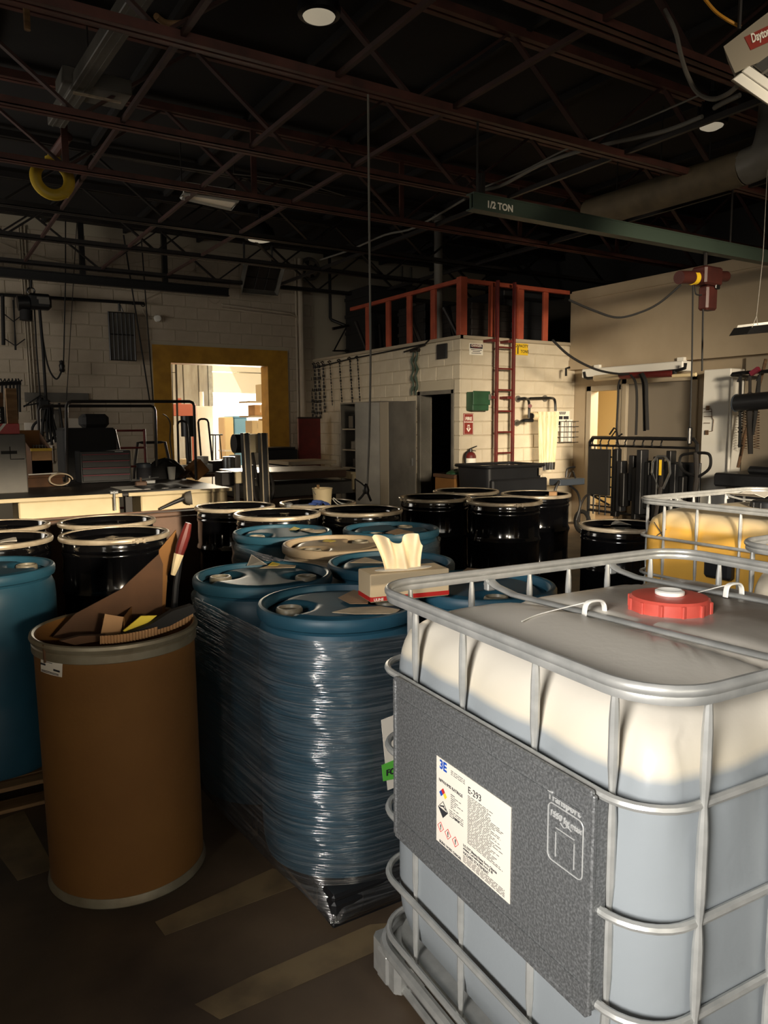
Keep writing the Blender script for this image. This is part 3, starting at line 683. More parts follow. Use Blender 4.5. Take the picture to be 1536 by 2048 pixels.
def make_poly(m):
    t = thing('plastic_drum', '', 'drum')
    pr = [(0, .02), (.24, .02), (.258, 0), (.272, .008), (.280, .04), (.2845, .12), (.2845, .30), (.281, .32), (.2845, .34), (.2845, .55), (.281, .57), (.2845, .59), (.2845, .74), (.281, .79), (.272, .812), (.268, .822), (.272, .832), (.284, .838), (.287, .848), (.287, .868), (.281, .878), (.271, .880), (.263, .876), (.258, .862), (.252, .848)]
    part('body', MB().lathe(pr, n=56), m, t, local=True)
    NR, NA = 14, 64; vs = [(0, 0, .862)]; fs = []
    for i in range(1, NR+1):
        rr = .2525*i/NR
        for k in range(NA):
            a = 2*pi*k/NA; x, y = rr*cos(a), rr*sin(a)
            d = min(((x-.178)**2+y*y)**.5, ((x+.178)**2+y*y)**.5)
            z = .842+.026*sst(.062, .1, d)*(1-sst(.20, .238, rr)); vs.append((x, y, z))
    for i in range(1, NR+1):
        for k in range(NA):
            l = (k+1) % NA
            if i == 1: fs.append((0, 1+k, 1+l))
            else: fs.append((1+(i-2)*NA+k, 1+(i-1)*NA+k, 1+(i-1)*NA+l, 1+(i-2)*NA+l))
    vs[0] = (0, 0, .868)
    part('top', MB().add(vs, fs), m, t, local=True, ang=60)
    for s in (-1, 1): part('bung', MB().lathe([(.046, .838), (.046, .862), (.042, .868), (.036, .868), (.033, .858), (.012, .856), (.010, .862), (0, .862)], (.178*s, 0, 0), 28), 'bung' if s < 0 or m != 'blue_drum' else 'bung', t, local=True)
    return t
used = {}
def place(kind, x, y, z, rz, label, group, sc=1.):
    first = used.get(kind)
    if first is None:
        o = used[kind] = make_black() if kind == 'black' else make_poly('blue_drum' if kind == 'blue' else 'white_drum')
    else: o = copy_tree(first)
    o.location = (x, y, z); o.rotation_euler = (0, 0, rz); o.scale = (1, 1, 1); o['label'] = label; o['group'] = group; return o
GB, GL = 'black open head steel drums', 'blue plastic drums'
dz = HP
place('blue', 1.24, 2.29, dz, 2.9, 'nearest blue plastic drum under shiny stretch wrap, tissue box on it', GL)
place('blue', 1.205, 2.885, dz, -.56, 'blue plastic drum left of the tissue drum, white and yellow slips on top', GL)
place('blue', 1.83, 2.23, dz, 1.2, 'blue plastic drum half hidden behind the near tote rail', GL)
place('blue', 1.80, 2.83, dz, .6, 'blue plastic drum directly behind the tissue', GL)
place('white', 1.85, 3.43, dz, .3, 'beige plastic drum among the blue ones', 'plastic drums')
place('blue', 1.80, 4.005, dz, .2, 'blue plastic drum back left, beside the black drums', GL)
place('blue', 2.39, 3.755, dz, .5, 'blue plastic drum back right, with a paper sheet on top', GL)
place('blue', .235, 3.70, dz, .2, 'blue plastic drum cut by the left edge, catching light', GL)
place('black', .95, 4.42, dz, -1.35, 'black drum behind the fiber drum, ring bolt facing us', GB)
place('black', 1.045, 5.06, dz, .5, 'black drum second row left, touching the brown bin', GB)
place('black', .345, 4.58, dz, 2.2, 'black drum front row cut by left edge, paper on lid', GB)
place('black', .42, 5.20, dz, 1.0, 'black drum second row cut by the left edge', GB)
place('black', 2.12, 4.80, dz, 2.0, 'black drum in front of the white bucket group, left of centre', GB)
place('black', 2.05, 5.42, dz, 1.4, 'black drum behind, foot of the twin steel masts', GB)
place('black', 2.71, 4.66, dz, -.05, 'black drum with bright ring bolt on its right, near the white bucket', GB)
place('black', 2.68, 5.28, dz, 1.4, 'black drum carrying the white bucket', GB)
place('black', 3.97, 4.56, dz, -1.9, 'front black drum of the middle cluster with a bright vertical glint', GB)
place('black', 3.68, 5.10, dz, 3.1, 'left black drum of the middle cluster', GB)
place('black', 4.26, 5.42, dz, 1.4, 'rear black drum of the middle cluster', GB)
place('black', 4.57, 4.84, dz, -.2, 'right black drum of the middle cluster, scrap on its lid', GB)
place('black', 4.23, 3.60, 0, 1.0, 'single black drum left of the yellow tote, white scrap on lid', GB)
wood_pallet('old wooden pallet under the black drums at left', .02, 4.12, 1.30, 5.5)
wood_pallet('old wooden pallet under the black drums at centre', 1.80, 4.38, 3.02, 5.72)
wood_pallet('old wooden pallet under the middle cluster of black drums', 3.40, 4.28, 4.88, 5.72)
wood_pallet('wooden pallet under the second row of blue drums', 1.53, 3.18, 2.66, 4.26)
wood_pallet('wooden pallet with reddish boards below the left blue drum', -.55, 3.35, .55, 4.0, m='wood')
# plastic pallet of the wrapped load
pp = thing('plastic_pallet', 'black plastic pallet under the stretch wrapped blue drums', 'pallet', (1.04, 1.99, 0))
part('deck', MB().box((1.04, 1.99, .085), (2.10, 3.14, HP), .008), 'black_plastic', pp)
for x in (1.10, 1.57, 2.04):
    for y in (2.05, 2.56, 3.08): part('foot', MB().box((x-.06, y-.06, .015), (x+.06, y+.06, .086), .012), 'black_plastic', pp)
for y in (2.05, 2.56, 3.08): part('runner', MB().box((1.04, y-.06, 0), (2.10, y+.06, .016), .004), 'black_plastic', pp)
for y in (2.13, 2.66): part('side_panel', MB().box((1.042, y, .022), (1.052, y+.33, .086)), 'black_plastic', pp)

# stretch wrap hull: convex round the drums above, tucked to the pallet below
def wrap(label, circles, pal, z0, z1, r=.292, name='stretch_wrap'):
    NA, NZ = 180, 46; rows = []; vs = []; fs = []
    for j in range(NZ+1):
        z = z0+(z1-z0)*j/NZ; row = []
        w = sst(.02, .125, z)                     # 0 pallet .. 1 drums
        for k in range(NA):
            a = 2*pi*k/NA; nx, ny = cos(a), sin(a)
            b = max(range(len(circles)), key=lambda i: circles[i][0]*nx+circles[i][1]*ny); cx, cy = circles[b]
            d1 = V((cx+nx*r, cy+ny*r))
            px = pal[0]+.02 if nx < 0 else pal[2]-.02; py = pal[1]+.02 if ny < 0 else pal[3]-.02
            d0 = V((px+nx*.03, py+ny*.03))
            p = d0.lerp(d1, w); wob = .0025*sin(z*95+5*sin(a*3))+.002*sin(z*47+a*7)
            row.append(len(vs)); vs.append((p.x+nx*wob, p.y+ny*wob, z+.012*sin(a*2+1)*(1-abs(2*j/NZ-1))))
        rows.append(row)
    # split long straight spans so the film keeps even quads
    for a_, b_ in zip(rows, rows[1:]):
        for k in range(NA): l = (k+1) % NA; fs.append((a_[k], a_[l], b_[l], b_[k]))
    return solo(name, MB().add(vs, fs), 'stretch_wrap', label, 'film', (circles[0][0], circles[0][1], z0), ang=70)
wrap('clear stretch wrap wound round the nearest blue drums and their pallet', [(1.24, 2.29), (1.205, 2.885), (1.83, 2.23), (1.80, 2.83)], (1.04, 1.99, 2.10, 3.14), .02, .925)
wrap('clear stretch wrap round the rear blue drums', [(1.85, 3.43), (1.80, 4.005), (2.39, 3.755)], (1.53, 3.18, 2.66, 4.26), .10, .925)
# stickers on the wrapped load
sk = thing('sticker_sheet', 'green and white sticker on the wrapped drum beside the near tote', 'sticker', (1.60, 1.935, .62))
def rsheet(px, Y, th=.002): return MB().prism([ay(x, y, Y) for x, y in px], (0, -th, 0))
part('white_sheet', rsheet([(762, 1440), (800, 1425), (800, 1570), (775, 1580)], 1.945), 'paper', sk)
part('green_label', rsheet([(763, 1530), (800, 1515), (800, 1555), (766, 1562)], 1.94), 'sticker_green', sk)
g0 = ay(772, 1552, 1.936); text('print', 'FOR', .028, 'ink', sk, g0, (1, 0, 0), (0, 0, 1), .0006)
# ------------------------------------------------------------------ fiber drum used as a waste bin
fd = thing('fiber_drum', 'tall brown fiberboard drum full of scrap cardboard', 'bin', (.59, 2.745, 0))
FC = V((.575, 2.715, 0))
def fl_(pr): return MB().lathe([(r, z) for r, z in pr], (0, 0, 0), 72)
sh = MB().lathe([(.262, .012), (.266, .03), (.268, .875), (.270, .90), (.262, .90), (.260, .87), (.257, .05), (.0, .045)], (.575, 2.715, 0), 72)
for i, v in enumerate(sh.v): v.x += -.012*(v.z-.45); v.y += -.012*(v.z-.45)
part('shell', sh, 'kraft', fd)
tr = MB().lathe([(r_-.0155, z_) for r_, z_ in ((.285, .845), (.290, .848), (.2905, .872), (.287, .876), (.292, .882), (.297, .893), (.294, .903), (.286, .906), (.279, .902), (.278, .895), (.282, .885), (.283, .85))], (.575-.005, 2.715-.005, 0), 72)
part('top_ring', tr, 'fiber_ring', fd)
part('bottom_ring', MB().lathe([(.258, .0), (.270, .0), (.275, .006), (.273, .018), (.268, .034), (.264, .034)], (.580, 2.720, 0), 72), 'fiber_ring', fd)
q = V((.570, 2.710, 0)); an = math.atan2(az(155, 1290, .87).y-q.y, az(155, 1290, .87).x-q.x)
d_ = V((cos(an), sin(an), 0)); part('ring_seam', MB().bar(q+d_*.277+V((0, 0, .842)), q+d_*.277+V((0, 0, .903)), .006, .006, d_), 'kraft_dark', fd)
def on_shell(px, py):
    """point of the photograph on the shell"""
    d = ray(px, py); a = CAM.x-.575; b = CAM.y-2.715; A = d.x*d.x+d.y*d.y; B = a*d.x+b*d.y; R = .2755; Cc = a*a+b*b-R*R
    t = (-B-sqrt(max(B*B-A*Cc, 0)))/A; return CAM+d*t
c4 = [on_shell(x, y) for x, y in ((84, 1312), (127, 1326), (126, 1354), (84, 1342))]
out = V((c4[0].x-.575, c4[0].y-2.715, 0)).normalized()
lb_ = part('label', MB().sheet(lambda u, v: c4[0].lerp(c4[1], u).lerp(c4[3].lerp(c4[2], u), v)+out*(.004+.004*sin(pi*u)), 6, 2, .001), 'paper', fd, label='small white shipping label')
mk = MB()
for (u0, u1, v) in ((.05, .28, .42), (.66, .95, .6), (.3, .6, .2), (.1, .9, .82), (.1, .9, .9)):
    a = c4[0].lerp(c4[1], u0).lerp(c4[3].lerp(c4[2], u0), v)+out*.0085; b = c4[0].lerp(c4[1], u1).lerp(c4[3].lerp(c4[2], u1), v)+out*.0085
    mk.bar(a, b, .001, .006 if v < .7 and v > .3 else .0015)
part('print', mk, 'ink', fd)
# scrap sticking out
P = lambda x, y, Y: ay(x, y, Y)
def slab(pts, th, Y): return MB().prism([P(x, y, Y if not isinstance(Y, (list, tuple)) else Y[i]) for i, (x, y) in enumerate(pts)], (0, th, 0))
def scrap(name, pts, Y, th, m, label, cat): 
    mb = slab(pts, th, Y); return solo(name, mb, m, label, cat)
scrap('cardboard_flap', [(105, 1275), (150, 1228), (240, 1180), (318, 1108), (326, 1128), (324, 1248), (180, 1282)], [2.80, 2.80, 2.80, 2.80, 2.80, 2.80, 2.80], .006, 'kraft_dark', 'large torn cardboard flap rising diagonally from the fiber drum', 'cardboard')
scrap('cardboard_sheet', [(318, 1100), (352, 1060), (356, 1090), (335, 1150), (330, 1230), (318, 1240)], 2.84, .006, 'kraft', 'narrow cardboard sheet standing upright at the right of the fiber drum', 'cardboard')
bx = thing('small_carton', 'small brown carton corner inside the fiber drum', 'box', tuple(P(230, 1275, 2.66)))
part('front_panel', slab([(210, 1228), (247, 1234), (240, 1276), (200, 1276)], .004, 2.66), 'card', bx)
part('side_panel', MB().prism([P(247, 1234, 2.66), P(247, 1276, 2.66), P(247, 1276, 2.66)+V((.06, .14, 0)), P(247, 1234, 2.66)+V((.06, .14, 0))], (.003, 0, 0)), 'kraft', bx)
part('back_panel', slab([(205, 1236), (262, 1238), (262, 1276), (205, 1276)], .004, 2.74), 'kraft', bx)
scrap('yellow_packet', [(246, 1262), (282, 1232), (314, 1231), (300, 1243), (262, 1268)], 2.60, .006, 'ink_yellow', 'yellow printed packet lying in the fiber drum', 'packet')
scrap('black_bag', [(232, 1276), (300, 1250), (345, 1222), (385, 1210), (392, 1224), (340, 1252), (270, 1272)], 2.56, .03, 'black_matte', 'crumpled black plastic bag in the fiber drum', 'bag')
cg = MB(); N = 60
rowA = []
def corr(u, v):
    px = 200+(386-200)*u; t = u; py0 = 1272-4*t-42*t*t
    p = P(px, py0+(v*16), 2.49+.09*u*u*2); return p+V((0, -.003*sin(u*N*pi), 0))
solo('corrugated_strip', MB().sheet(corr, 120, 1, .003), 'card', 'corrugated cardboard strip curled along the front rim of the fiber drum', 'cardboard', ang=60)
scrap('cardboard_scrap', [(120, 1282), (160, 1272), (212, 1270), (214, 1280), (150, 1290)], 2.58, .02, 'kraft_dark', 'flat cardboard scrap at the left inside the fiber drum', 'cardboard')
br = thing('scraper', 'red and white handled tool leaning in the fiber drum', 'tool', tuple(P(345, 1235, 2.78)))
part('shaft', MB().tube([P(347, 1235, 2.78), P(352, 1170, 2.78), P(360, 1115, 2.77)], .012, 8), 'black_plastic', br)
part('grip', MB().tube([P(355, 1120, 2.77), P(362, 1095, 2.768), P(370, 1070, 2.765), P(377, 1046, 2.76)], [.014, .02, .02, .012], 10), 'red_dark', br)
part('label_band', MB().tube([P(346, 1150, 2.772), P(352, 1130, 2.77), P(358, 1108, 2.77)], [.009, .015, .019], 8), 'cream', br)

# ------------------------------------------------------------------ tissue box and papers on the drums
TB = az(741, 1210, .985); Rz = math.atan2((az(878, 1182, .985)-TB).y, (az(878, 1182, .985)-TB).x)
tb = thing('tissue_box', 'beige and red tissue box with a tissue sticking up, on the wrapped drum', 'box', (TB.x, TB.y, .992), Rz-.33)
tl, td, th = .300, .125, .098
part('carton', MB().box((0, 0, 0), (tl, td, th), .003), 'carton', tb, local=True)
part('red_band', MB().box((-.0008, -.0008, .002), (tl+.0008, td+.0008, .020), .002), 'red', tb, local=True, label='red band along the bottom')
part('end_flap', MB().box((tl+.0005, .01, .022), (tl+.004, td-.01, th-.004), .001), 'paper_warm', tb, local=True)
part('slot', MB().prism([(tl/2+.11*cos(a*pi/10), td/2+.035*sin(a*pi/10), th) for a in range(20)], (0, 0, .001)), 'white', tb, local=True)
xd = ROOT[tb].to_3x3() @ V((1, 0, 0)); text('print', 'ULINE', .013, 'ink_white', tb, ROOT[tb] @ V((.012, -.0012, .005)), xd, (0, 0, 1), .0004)
def tis(u, v):
    x = tl/2-.066+.132*u; sp = (u-.5)*(.01+.05*v*v)
    top = .112+.017*cos(2*pi*(u-.12)*1.45)-.03*sst(.86, 1, u)
    return (x+sp-.012*v, td/2+.014*sin(u*21)*(.4+.8*v)+.012*sin(u*9+v*2)+.02*v*v, th-.006+top*v)
part('tissue', MB().sheet(tis, 44, 14, .0012), 'tissue', tb, local=True, ang=80)
def paper(px, z, m, label, name='paper_sheet', lift=0.004, cat='paper'):
    pts = [az(x, y, z) for x, y in px]; n = len(pts)
    return solo(name, MB().prism([(p.x, p.y, z+lift*(i % 2)) for i, p in enumerate(pts)], (0, 0, .0015)), m, label, cat)
paper([(676, 1196), (708, 1182), (738, 1192), (736, 1210), (700, 1208)], .984, 'brown_paper', 'brown paper tag on the drum just left of the tissue box')
paper([(664, 1225), (700, 1218), (760, 1213), (800, 1222), (790, 1228), (710, 1231)], .982, 'paper_warm', 'cream paper sheet lying at the front of the tissue drum')
paper([(494, 1132), (503, 1122), (535, 1130), (524, 1137)], .980, 'paper', 'folded white slip sticking up on the left blue drum', lift=.03)
paper([(520, 1137), (548, 1129), (592, 1131), (590, 1137)], .980, 'paper_warm', 'white label stuck on the left blue drum', lift=.003)
paper([(536, 1131), (545, 1126), (560, 1128), (556, 1133)], .985, 'ink_yellow', 'yellow tag on the left blue drum')
paper([(578, 1060), (588, 1055), (600, 1057), (592, 1062)], .982, 'ink_yellow', 'yellow tag on the back left blue drum')
paper([(597, 1060), (650, 1061), (655, 1067), (620, 1066)], .980, 'paper_warm', 'cream label on the back left blue drum')
paper([(770, 1066), (795, 1059), (808, 1060), (828, 1066), (790, 1070)], .988, 'brown_paper', 'tan paper on the back right blue drum')
paper([(700, 1126), (730, 1118), (770, 1126), (760, 1130)], .984, 'paper_warm', 'crumpled cream label on the drum behind the tissue', lift=.008)
paper([(645, 1083), (652, 1080), (672, 1082), (660, 1086)], .988, 'ink_yellow', 'yellow tag on the beige drum')
paper([(905, 1156), (935, 1138), (1010, 1143), (985, 1152)], .992, 'brown_paper', 'tan cardboard sheet on the wrapped drum behind the tote rail')
paper([(0, 1081), (32, 1075), (34, 1081), (0, 1086)], .957, 'paper', 'pale paper label on the lid of the front left black drum')
paper([(200, 1078), (225, 1073), (245, 1075), (220, 1082)], .957, 'paper_warm', 'paper slip on the lid of the black drum with the facing bolt')
paper([(552, 1026), (575, 1021), (592, 1024), (570, 1029)], .957, 'paper_warm', 'paper slip on the black drum beside the masts')
paper([(1222, 1050), (1228, 1044), (1262, 1050), (1240, 1053)], .852, 'paper', 'white scrap on the single black drum lid', lift=.03)
pc_ = az(1108, 986, .99); solo('paper_scrap', MB().prism([(pc_.x+.05*cos(a), pc_.y+.05*sin(a), HP+.846) for a in (.2, 1.5, 2.9, 4.4)], (.01, .01, .045)), 'card', 'tan scrap on the right black drum of the middle cluster', 'paper')

# white bucket and rag on a drum
bk = V((2.70, 5.24, HP+.86)); bt = thing('bucket', 'small white bucket standing on a black drum near the long table', 'bucket', tuple(bk))
part('pail', MB().lathe([(0, 0), (.066, 0), (.078, .13), (.082, .134), (.078, .138), (.074, .13), (.063, .008), (0, .008)], bk, 32), 'cream', bt)
part('bail', MB().tube([bk+V((.08*cos(a*pi/10), -.05*sin(a*pi/10), .12-.06*sin(a*pi/10))) for a in range(11)], .0025, 5), 'steel', bt)
for s in (0, 1): part('brush_handle', MB().tube([bk+V((-.02-.02*s, 0, .03)), bk+V((-.055-.035*s+.05*s, -.02, .165))], .006, 6), 'wood', bt)
rg = MB(); 
def rag(u, v): return (bk.x-.09+.13*(u-.5)+.02*sin(v*9), bk.y-.1+.12*(v-.5), bk.z+.006+.032*abs(sin(u*8+v*3))*(1-(2*u-1)**2)+.02*(1-(2*v-1)**2))
solo('rag', MB().sheet(rag, 18, 14, .003), 'blue_rag', 'crumpled blue shop rag beside the white bucket', 'rag', ang=80)
def rag2(u, v): return (bk.x+.13+.16*(u-.5)+.01*sin(v*9), bk.y-.12+.06*(v-.5), bk.z+.004+.02*abs(sin(u*9+v*2)))
solo('string_tangle', MB().tube(smooth([(bk.x+.06, bk.y-.06, bk.z+.05), (bk.x+.09, bk.y-.09, bk.z+.01), (bk.x+.16, bk.y-.1, bk.z+.008), (bk.x+.2, bk.y-.13, bk.z+.012)], 6), .004, 5).tube(smooth([(bk.x+.07, bk.y-.05, bk.z+.06), (bk.x+.13, bk.y-.07, bk.z+.015), (bk.x+.22, bk.y-.09, bk.z+.008)], 6), .004, 5), 'white_plastic', 'white cord ends trailing right of the bucket', 'cord')
solo('pipe_wrench', MB().tube([bk+V((-.3, -.05, .02)), bk+V((-.12, -.12, .02))], .011, 8).box(bk+V((-.34, -.06, .0)), bk+V((-.28, -.02, .04)), .006), 'steel', 'small steel tool lying left of the blue rag', 'tool')
# ------------------------------------------------------------------ benches at left
Pz = lambda x, y, z: az(x, y, z)
bn = thing('workbench', 'long dark topped bench with cream steel front boxes at left', 'bench', (1.5, 8.2, 0))
part('bench_top', MB().box((.1, 7.44, .925), (2.78, 9.35, .955), .004), 'dark_steel', bn)
for a, b in ((-.1, .36), (.40, 1.68), (1.74, 2.78)): part('front_edge', MB().box((a, 7.42, .922), (b, 7.44, .957), .003), 'cream', bn)
for a, b in ((.78, 1.66), (1.86, 2.74)): part('front_box', MB().box((a, 7.45, .55), (b, 7.95, .92), .012), 'cream', bn, label='cream painted steel front box')
for x in (.2, 1.76, 2.7):
    for y in (7.55, 9.25): part('leg', MB().box((x-.035, y-.035, 0), (x+.035, y+.035, .925), .004), 'dark_steel', bn)
part('vise_clamp', MB().cyl((1.60, 7.40, .80), (1.60, 7.40, .985), .012, 10).box((1.56, 7.39, .955), (1.64, 7.46, .985), .006).cyl((1.56, 7.40, .985), (1.64, 7.40, .985), .006, 8), 'steel', bn)
# bell shaped lamp head lying on the front of the bench box
lh = P(368, 997, 7.37); lt = thing('trouble_lamp', 'bell shaped lamp head in front of the cream bench box', 'lamp', tuple(lh))
part('shade', MB().lathe([(.02, 0), (.05, .015), (.068, .05), (.07, .075), (.066, .075), (.045, .02), (.0, .008)], lh, 24, V((1, -.35, .1)).to_track_quat('Z', 'Y').to_matrix()), 'cab_grey', lt)
part('handle', MB().tube([lh, lh+V((-.10, 0, -.035)), lh+V((-.24, 0, -.09))], [.022, .018, .012], 10), 'black_plastic', lt)
# brown trough in front of the bench
tg = thing('steel_trough', 'long brown topped steel trough between the bench and the black drums', 'trough', (1.2, 6.0, 0))
part('rim', MB().bar((-.6, 5.86, .895), (2.28, 5.98, .905), .10, .035, (0, 0, 1), .008), 'brown_steel', tg)
part('front_panel', MB().bar((-.6, 5.88, .45), (2.28, 6.0, .45), .02, .85, (0, 0, 1), .004), 'brown_steel', tg)
part('end_panel', MB().box((2.24, 5.99, .02), (2.28, 6.5, .88), .004), 'brown_steel', tg)
part('back_panel', MB().bar((-.6, 6.4, .45), (2.28, 6.52, .45), .02, .85, (0, 0, 1), .004), 'brown_steel', tg)
part('base', MB().box((-.6, 5.9, 0), (2.28, 6.5, .03), .004), 'brown_steel', tg)

BT = .955
# tool chest
x0, x1, yc = 1.585, 2.14, 8.95
tc_ = thing('tool_chest', 'black tool chest with red drawer trims on the bench', 'tool chest', (1.86, 8.95, BT))
part('body', MB().box((x0, yc, BT), (x1, yc+.32, BT+.36), .008), 'chest_black', tc_)
for k in range(4):
    d = part('drawer', MB().box((x0+.02, yc-.012, BT+.02+.078*k), (x1-.02, yc, BT+.09+.078*k), .004), 'chest_black', tc_)
    part('drawer_trim', MB().box((x0+.02, yc-.02, BT+.082+.078*k), (x1-.02, yc-.012, BT+.093+.078*k), .002), 'purple_red', d)
part('badge', MB().box((x0+.38, yc-.006, BT+.345), (x0+.47, yc, BT+.352)), 'steel', tc_)
solo('machine_cover', MB().box((1.47, 9.25, BT), (2.06, 9.75, BT+.62), .03).box((1.70, 9.3, BT+.62), (2.0, 9.6, BT+.78), .04), 'black_matte', 'black covered machine behind the tool chest', 'machine')
# grey cabinet with tape, boxes on top at far left
gx = az(55, 1000, BT)
gc = thing('steel_cabinet', 'grey steel cabinet with dark tape strip at the far left of the bench', 'cabinet', (.62, 8.3, BT))
part('body', MB().box((.15, 8.05, BT), (.94, 8.6, BT+.57), .008), 'cab_grey', gc)
part('tape_strip', MB().box((.72, 8.044, BT+.38), (.86, 8.05, BT+.41)), 'black_matte', gc)
part('tape_outline', MB().tube([(.80, 8.045, BT+.45), (.80, 8.045, BT+.33), (.92, 8.045, BT+.33)], .004, 5), 'black_matte', gc)
zt = BT+.57
rb = thing('carton', 'red, blue and white carton flat on the grey cabinet', 'box', (.6, 8.2, zt))
part('body', MB().box((.2, 8.1, zt), (.90, 8.4, zt+.10), .004), 'red', rb)
part('blue_panel', MB().prism([(.5, 8.098, zt), (.68, 8.098, zt), (.74, 8.098, zt+.06), (.5, 8.098, zt+.06)], (0, .003, 0)), 'ink_blue', rb)
part('white_stripe', MB().prism([(.68, 8.096, zt), (.71, 8.096, zt), (.79, 8.096, zt+.10), (.76, 8.096, zt+.10)], (0, .003, 0)), 'white', rb)
zt += .10
fb = thing('carton', 'black carton lettered FORKS with a white top on the red one', 'box', (.6, 8.2, zt))
part('body', MB().box((.3, 8.12, zt), (.78, 8.4, zt+.16), .003), 'black_matte', fb)
part('red_print', MB().box((.58, 8.117, zt+.01), (.66, 8.12, zt+.15)), 'red', fb)
part('lid', MB().box((.3, 8.10, zt+.16), (.74, 8.42, zt+.30), .02), 'paper', fb)
text('print', 'FORKS', .045, 'ink_white', fb, (.745, 8.116, zt+.01), (0, 0, 1), (-1, 0, 0), .0006)
solo('plywood_board', MB().box((.83, 8.42, BT+.57), (.93, 8.5, BT+1.02), .003), 'wood', 'upright plywood board standing on the grey cabinet', 'board')
solo('plywood_offcut', MB().box((.72, 8.5, BT+.57), (.81, 8.56, BT+.98), .003), 'wood_old', 'darker board leaning behind the plywood board', 'board')
cpz = az(13, 985, BT); solo('paper_cup', MB().lathe([(0, 0), (.022, 0), (.028, .06), (.025, .06), (.02, .004), (0, .004)], (cpz.x, cpz.y, BT), 18), 'sticker_green', 'small pale green cup at the bench edge, far left', 'cup')
# parts box with yellow lip, rolled papers
pb = thing('parts_bin', 'open cardboard parts bin with a yellow front lip', 'box', tuple(V((1.16, 8.85, BT))))
b0 = V((1.07, 8.75, BT+.13)); 
solo('book_stack', MB().box((.98, 8.7, BT), (1.36, 9.05, BT+.10), .004).box((1.02, 8.68, BT+.10), (1.38, 9.0, BT+.13), .004), 'kraft_dark', 'stack of binders under the cardboard parts bin', 'binder')
part('front_panel', MB().box(b0, b0+V((.20, .006, .25)), .002), 'card', pb)
part('yellow_lip', MB().box(b0+V((-.005, -.006, .25)), b0+V((.205, .008, .28)), .003), 'yellow', pb)
part('side_panel', MB().prism([b0, b0+V((0, 0, .26)), b0+V((-.08, .3, .45)), b0+V((-.08, .3, 0))], (.005, 0, 0)), 'kraft_dark', pb)
part('side_panel', MB().prism([b0+V((.2, 0, 0)), b0+V((.2, 0, .26)), b0+V((.13, .3, .45)), b0+V((.13, .3, 0))], (.005, 0, 0)), 'kraft_dark', pb)
part('back_panel', MB().box(b0+V((-.08, .3, 0)), b0+V((.135, .306, .47)), .002), 'kraft', pb)
part('base', MB().box(b0+V((0, 0, 0)), b0+V((.2, .3, .15))), 'kraft_dark', pb)
for k in range(5):
    xk = b0.x+.03+.03*k; solo('bolt', MB().cyl((xk, b0.y+.06, b0.z+.262), (xk+.015, b0.y+.16, b0.z+.30), .007, 6).cyl((xk+.013, b0.y+.155, b0.z+.299), (xk+.017, b0.y+.17, b0.z+.304), .013, 6), 'steel', ('leftmost', 'second', 'middle', 'fourth', 'rightmost')[k]+' shiny bolt standing in the cardboard parts bin', 'bolt', group='bolts in the parts bin')
rp = MB()
def roll(u, v): a = u*2.1*pi; r_ = .085*(1-.25*u); return (1.32+r_*cos(a)*1.5, 8.6+.3*v, BT+.075+r_*sin(a)*.9)
solo('folded_newspaper', MB().sheet(roll, 26, 3, .012), 'paper_warm', 'rolled pale newspaper on the bench next to the tool chest', 'paper', ang=60)
solo('white_pen', MB().tube([(1.02, 8.66, BT+.14), (1.30, 8.66, BT+.145)], .006, 6), 'white', 'thin white stick on the binders under the parts bin', 'stick')
# right part of bench: paper cup, carton, pail, black bag, plate
c_ = az(341, 961, BT); ct = thing('paper_cup', 'white paper cup on the bench below the bay opening', 'cup', (2.62, 9.0, BT))
part('cup', MB().lathe([(0, 0), (.036, 0), (.05, .145), (.053, .15), (.048, .148), (.034, .005), (0, .005)], (2.62, 9.0, BT), 22), 'white', ct)
cb = thing('carton', 'tilted open kraft carton on the bench below the bay opening', 'box', (2.9, 9.0, BT))
Rt = M.Rotation(radians(-38), 3, 'Y')
part('body', MB().box((2.84, 8.9, BT+.02), (3.02, 9.1, BT+.20), .003, Rt), 'kraft', cb)
part('flap', MB().box((2.70, 8.9, BT+.07), (2.90, 9.1, BT+.076), 0, Rt), 'kraft_dark', cb)
solo('tarp_sheet', MB().box((1.75, 7.75, BT), (2.35, 8.25, BT+.004)), 'white', 'white paper sheet lying on the bench top', 'paper', (2.05, 8.0, BT))
def tarp(u, v): return (1.95+.5*u, 7.7+.4*v, BT+.006+.03*sin(pi*u)*sin(pi*v)+.006*sin(u*17))
solo('black_bag', MB().sheet(tarp, 16, 8, .003), 'black_matte', 'flat black plastic bag on the white sheet on the bench', 'bag', ang=70)
pl_ = thing('paint_can', 'dark blue paint can right of the tool chest', 'can', (2.32, 9.1, BT))
part('can', MB().lathe([(0, 0), (.085, 0), (.085, .19), (.09, .195), (.085, .2), (.078, .195), (0, .19)], (2.32, 9.1, BT), 26), 'blue_steel', pl_)
part('label', MB().lathe([(.0855, .03), (.0865, .03), (.0865, .15), (.0855, .15)], (2.32, 9.1, BT), 26), 'ink', pl_)
def lump(u, v):
    a = u*2*pi; h = v; r_ = .20*sqrt(max(0, 1-h*h)); return (2.62+r_*1.3*cos(a), 9.25+r_*.8*sin(a), BT+.22*h*(1+.15*sin(3*a))+.0)
solo('black_jacket', MB().sheet(lump, 22, 8, .002), 'black_matte', 'heap of black cloth on the bench behind the white cup', 'cloth', ang=80)
